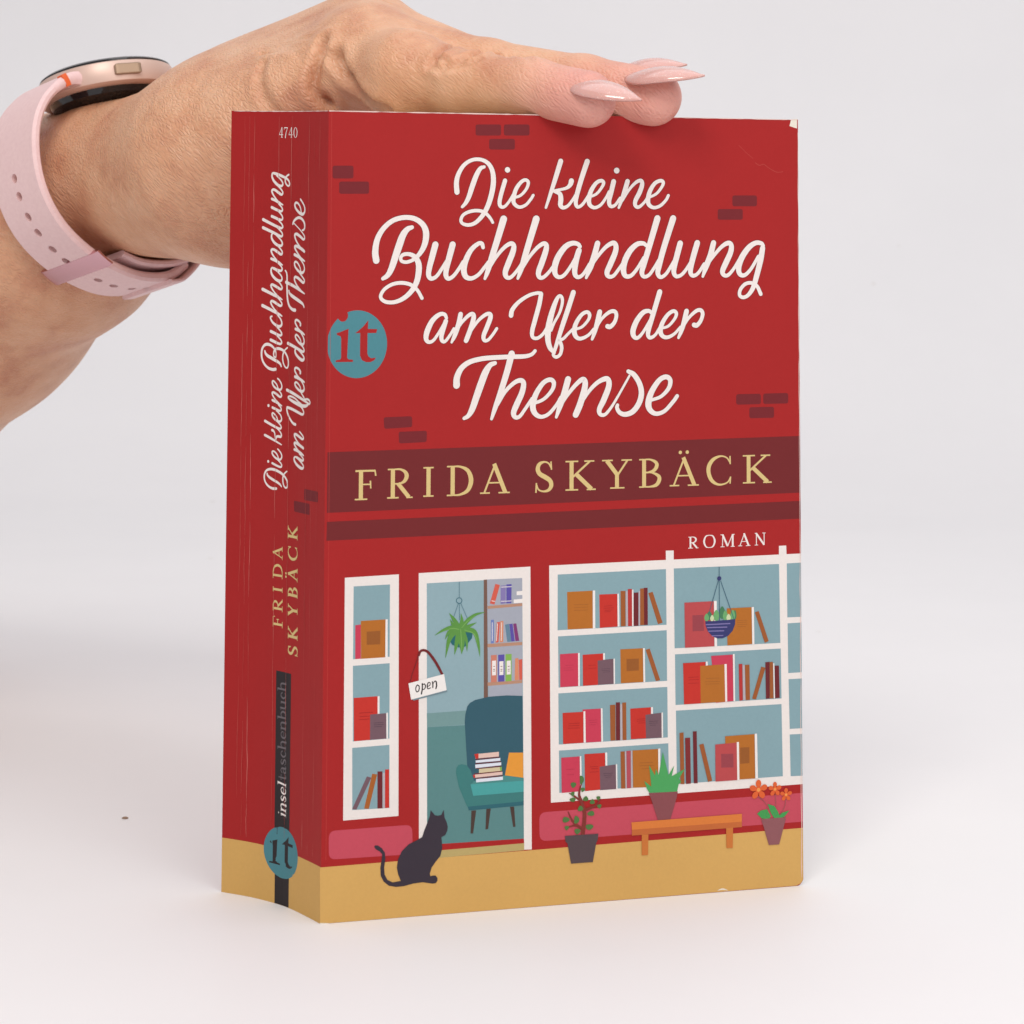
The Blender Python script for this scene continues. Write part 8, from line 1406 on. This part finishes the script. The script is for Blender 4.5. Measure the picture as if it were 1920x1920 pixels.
# long glossy nails: curved plates that taper to a point
m_nail, nt, b = new_mat('nail_gel')
v = texcoord(nt); n1 = noise(nt, v, 2600, 2); rr = ramp(nt, n1.outputs['Fac'], [(.60, rgb(222, 170, 160)), (.72, rgb(246, 216, 206))])
nt.links.new(rr.outputs['Color'], b.inputs['Base Color'])
b.inputs['Roughness'].default_value = .12; b.inputs['Coat Weight'].default_value = .8; b.inputs['Coat Roughness'].default_value = .06
b.inputs['Subsurface Weight'].default_value = .5; b.inputs['Subsurface Radius'].default_value = (.003, .0018, .0014); b.inputs['Transmission Weight'].default_value = .12
def nail(base, tip, up, width, arch):
    base = Vector(base); tip = Vector(tip); ax = (tip-base); L = ax.length; ax.normalize()
    up = Vector(up); up = (up - ax*up.dot(ax)).normalized(); sd = ax.cross(up)
    nu, nv = 22, 13; vs, fs = [], []
    for layer in (0, 1):
        for i in range(nu):
            t = i/(nu-1)
            w = width*.5*(math.sin(math.pi*min(1, .12+t/.42)*.5)**.7 if t < .36 else 1.0)*(1 if t < .38 else max(.035, (1-((t-.38)/.62)**2.1)))
            rise = .9*math.sin(math.pi*min(1, t*1.02))*arch
            for j in range(nv):
                a = (j/(nv-1)-.5)*2
                ang = a*1.15
                p = base + ax*(L*t) + sd*(w*math.sin(ang)/math.sin(1.15)) + up*(rise + w*.75*(math.cos(ang)-1) - layer*.55*(1-.3*t))
                vs.append(p*MM)
    k = nu*nv
    for i in range(nu-1):
        for j in range(nv-1):
            a = i*nv+j; fs.append((a, a+1, a+nv+1, a+nv)); fs.append((k+a, k+a+nv, k+a+nv+1, k+a+1))
    for i in range(nu-1):
        for j in (0, nv-1):
            a = i*nv+j; fs.append((a, a+nv, k+a+nv, k+a) if j == 0 else (a+nv, a, k+a, k+a+nv))
    for j in range(nv-1):
        fs.append((j+1, j, k+j, k+j+1)); a = (nu-1)*nv+j; fs.append((a, a+1, k+a+1, k+a))
    return mesh_obj('fingernail', vs, fs, m_nail, person, smooth=True)
NAILS = [
 ((58.2, 9.6, 197.9), (74.9, -1.1, 192.9), (.06,-.42,.90), 10.5, 1.9),
 ((72.4, 19.4, 199.8), (90.7, 8.4, 199.3), (.0,-.30,.95), 11.5, 2.2),
 ((71.1, 36.3, 202.6), (87.9, 28.2, 203.1), (.0,-.22,.97), 11.0, 2.2),
 ((64.5, 64.4, 202.5), (79.6, 54.3, 202.3), (.0,-.15,.98), 10.5, 1.6),
 ((15.0, 78.7, 173.1), (31.1, 74.8, 172.1), (.0,.9,.4), 11.0, 1.4),
]
for a_, t_, u_, w_, h_ in NAILS: nail(a_, t_, u_, w_, h_)

# ------------------------------------------------------------------ the watch
m_strap, nt, b = new_mat('silicone_pink'); v = texcoord(nt); n1 = noise(nt, v, 900, 3)
r = ramp(nt, n1.outputs['Fac'], [(.3, rgb(226, 192, 191)), (.7, rgb(232, 200, 198))]); nt.links.new(r.outputs['Color'], b.inputs['Base Color']); b.inputs['Roughness'].default_value = .52; b.inputs['Specular IOR Level'].default_value = .35
bump(nt, b, n1.outputs['Fac'], .04, .0002)
m_gold, nt, b = new_mat('rose_metal'); b.inputs['Base Color'].default_value = rgb(216, 186, 172); b.inputs['Metallic'].default_value = .3; b.inputs['Roughness'].default_value = .42
m_buckle, nt, b = new_mat('buckle_metal'); b.inputs['Base Color'].default_value = rgb(212, 168, 176); b.inputs['Metallic'].default_value = 1.0; b.inputs['Roughness'].default_value = .24
m_btn, nt, b = new_mat('button_metal'); b.inputs['Base Color'].default_value = rgb(158, 132, 110); b.inputs['Metallic'].default_value = .6; b.inputs['Roughness'].default_value = .32
m_glass, nt, b = new_mat('dark_glass'); b.inputs['Base Color'].default_value = (.008, .008, .010, 1); b.inputs['Roughness'].default_value = .08
m_orange, nt, b = new_mat('orange_mark'); b.inputs['Base Color'].default_value = rgb(226, 100, 46); b.inputs['Roughness'].default_value = .5

watch = bpy.data.objects.new('smartwatch', None); C.objects.link(watch)
tag(watch, 'round smartwatch with pale pink perforated strap worn on the wrist', 'watch')
WC = Vector((-70.5, 128.7, 175.2))
WA = Vector((.735, -.63, .25)).normalized()              # along the arm towards the hand
WW = WA.cross(Vector((0, 0, 1))).normalized()            # across the wrist, towards the camera side
WU = WW.cross(WA).normalized()                           # out of the back of the wrist
def wpt(w, u, a): return (WC + WW*w + WU*u + WA*a)*MM
def loop(pts, n=10):
    return catmull([(p[0], p[1], 0) for p in pts], n)[:, :2]
def band(name, path, half, thick, mat, holes=(), taper=None, parent=None, round_edge=.7, lug=0, shift=0.0):
    path = np.array(path); d = np.gradient(path, axis=0); d /= np.linalg.norm(d, axis=1)[:, None]; nn = np.stack([d[:, 1], -d[:, 0]], 1)
    cen = path.mean(0) if len(path) else 0
    nn *= np.sign(((path-np.array([0, 2]))*nn).sum(1))[:, None]
    bm = bmesh.new(); rings = []
    for i, (p, q) in enumerate(zip(path, nn)):
        h = half if taper is None else taper(i/(len(path)-1))*half
        e = round_edge; T = thick + (lug*max(0, 1-i/(len(path)-1)/.16) if lug else 0)
        sec = [(-h, T*.3), (-h+e, 0), (h-e, 0), (h, T*.3), (h, T*.7), (h-e, T), (-h+e, T), (-h, T*.7)]
        rings.append([bm.verts.new(wpt(p[0]+q[0]*t, p[1]+q[1]*t, a+shift)) for a, t in sec])
    for r0, r1 in zip(rings[:-1], rings[1:]):
        for k in range(8): bm.faces.new((r0[k], r0[(k+1) % 8], r1[(k+1) % 8], r1[k]))
    bm.faces.new(rings[0]); bm.faces.new(rings[-1])
    o = bm_obj(name, bm, mat, parent or watch, smooth=True)
    o.data.set_sharp_from_angle(angle=math.radians(40))
    if holes:
        cb = bmesh.new()
        for f in holes:
            i = int(f*(len(path)-1)); p = path[i]; q = nn[i]
            z = (WW*float(q[0])+WU*float(q[1])).normalized(); x = WA; y = z.cross(x)
            c0 = wpt(p[0], p[1], 0)
            vs = [[cb.verts.new(c0 + (x*math.cos(t)*1.15 + y*math.sin(t)*1.4)*MM + z*(k*MM)) for t in np.linspace(0, 2*math.pi, 18, endpoint=False)] for k in (-1.5, thick+1.5)]
            cb.faces.new(vs[0][::-1]); cb.faces.new(vs[1])
            for k in range(18): cb.faces.new((vs[0][k], vs[0][(k+1) % 18], vs[1][(k+1) % 18], vs[1][k]))
        cut = bm_obj('hole_cutter', cb, mat)
        md = o.modifiers.new('holes', 'BOOLEAN'); md.object = cut; md.operation = 'DIFFERENCE'; md.solver = 'EXACT'
        dg = bpy.context.evaluated_depsgraph_get(); me = bpy.data.meshes.new_from_object(o.evaluated_get(dg))
        o.modifiers.clear(); o.data = me; bpy.data.objects.remove(cut)
    return o
near_side = loop([(14.5, 24.3), (21.0, 24.6), (28.6, 20.4), (33.8, 13.2), (35.9, 4), (35.2, -5.5), (31.4, -14.2), (24.6, -21.4), (15.9, -26.8), (6, -30.2), (-4, -30.4), (-11, -27.2)], 10)
far_side = loop([(-15.5, 24.6), (-19.5, 23.6), (-24, 19), (-27.5, 12), (-28.5, 2), (-27.2, -9), (-23.5, -18), (-16, -24.4), (-6, -27.2), (5, -26.9), (12.5, -24.3)], 10)
band('strap', near_side, 10, 2.7, m_strap, holes=(.41, .46, .51, .56, .61, .66, .755, .805, .855, .905), lug=1.8)
band('strap', far_side, 11.3, 2.0, m_strap)
# bridge of the lower strap that the free end slips under
band('strap_keeper', loop([(-3.5, -33.0), (-8, -32.6), (-13, -29.6), (-16.5, -26.6)], 6), 11.2, 1.3, m_strap)
# orange mark across the lug end
band('orange_mark', loop([(21.6, 24.4), (22.1, 24.18), (22.6, 23.95), (23.1, 23.7)], 3), 1.2, 3.75, m_orange, round_edge=.2, shift=8.9)
# buckle
band('buckle', loop([(22.9, -24.2), (21.4, -25.6), (19.8, -26.9), (18.4, -27.9)], 4), 12.9, 1.6, m_buckle, round_edge=1.2)
# case: lathe about the outward axis
def lathe(name, prof, mat, parent=None, n=72, centre=(0, 0)):
    vs, fs = [], []
    for r_, u_ in prof:
        for k in range(n):
            t = 2*math.pi*k/n; vs.append(wpt(centre[0]+r_*math.cos(t), u_, centre[1]+r_*math.sin(t)))
    for i in range(len(prof)-1):
        for k in range(n): fs.append((i*n+k, i*n+(k+1) % n, (i+1)*n+(k+1) % n, (i+1)*n+k))
    fs.append(tuple(range(n))[::-1]); fs.append(tuple(range((len(prof)-1)*n, len(prof)*n)))
    bm = bmesh.new(); bv = [bm.verts.new(p) for p in vs]
    for f in fs: bm.faces.new([bv[i] for i in f])
    o = bm_obj(name, bm, mat, parent or watch, smooth=True); o.data.set_sharp_from_angle(angle=math.radians(35)); return o
lathe('case', [(17.2, 23.4), (18.9, 23.6), (19.8, 24.2), (20.1, 25.6), (20.0, 28.6), (19.6, 30.0), (19.0, 30.4)], m_gold)
lathe('case_back', [(8, 19.6), (13.0, 20.2), (16.4, 21.8), (17.3, 23.5)], m_glass)
lathe('screen', [(19.1, 30.3), (19.2, 30.8), (18.4, 31.4), (10, 31.8), (1, 31.9)], m_glass)
def wbox(name, c, half, mat, bev=.5, rot=0):
    bm = bmesh.new(); bmesh.ops.create_cube(bm, size=2)
    bmesh.ops.bevel(bm, geom=list(bm.edges), offset=bev/max(half), segments=2, affect='EDGES', profile=.5)
    for q in bm.verts:
        x, y, z = q.co.x*half[0], q.co.y*half[1], q.co.z*half[2]
        x, z = x*math.cos(rot)-z*math.sin(rot), x*math.sin(rot)+z*math.cos(rot)
        q.co = wpt(c[0]+x, c[1]+y, c[2]+z)
    return bm_obj(name, bm, mat, watch, smooth=False)
for ang in (math.radians(68),):
    wbox('button', (20.2*math.cos(ang), 27.2, 20.2*math.sin(ang)), (3.9, 1.6, .9), m_btn, .9, ang-math.pi/2)

# ------------------------------------------------------------------ a crumb lying on the sweep
m_crumb, nt, b = new_mat('crumb_brown'); b.inputs['Base Color'].default_value = rgb(150, 124, 104); b.inputs['Roughness'].default_value = .8
bm = bmesh.new(); bmesh.ops.create_icosphere(bm, subdivisions=2, radius=1.0)
rr_ = random.Random(3)
for q in bm.verts: q.co = Vector((q.co.x*.9*rr_.uniform(.7, 1.2), q.co.y*.7*rr_.uniform(.7, 1.2), max(q.co.z, -.6)*.35+.2))*MM
crumb = bm_obj('crumb', bm, m_crumb); crumb.location = (-0.0609, 0.0956, 0.0)
tag(crumb, 'tiny brown crumb on the white surface beside the book spine', 'crumb')
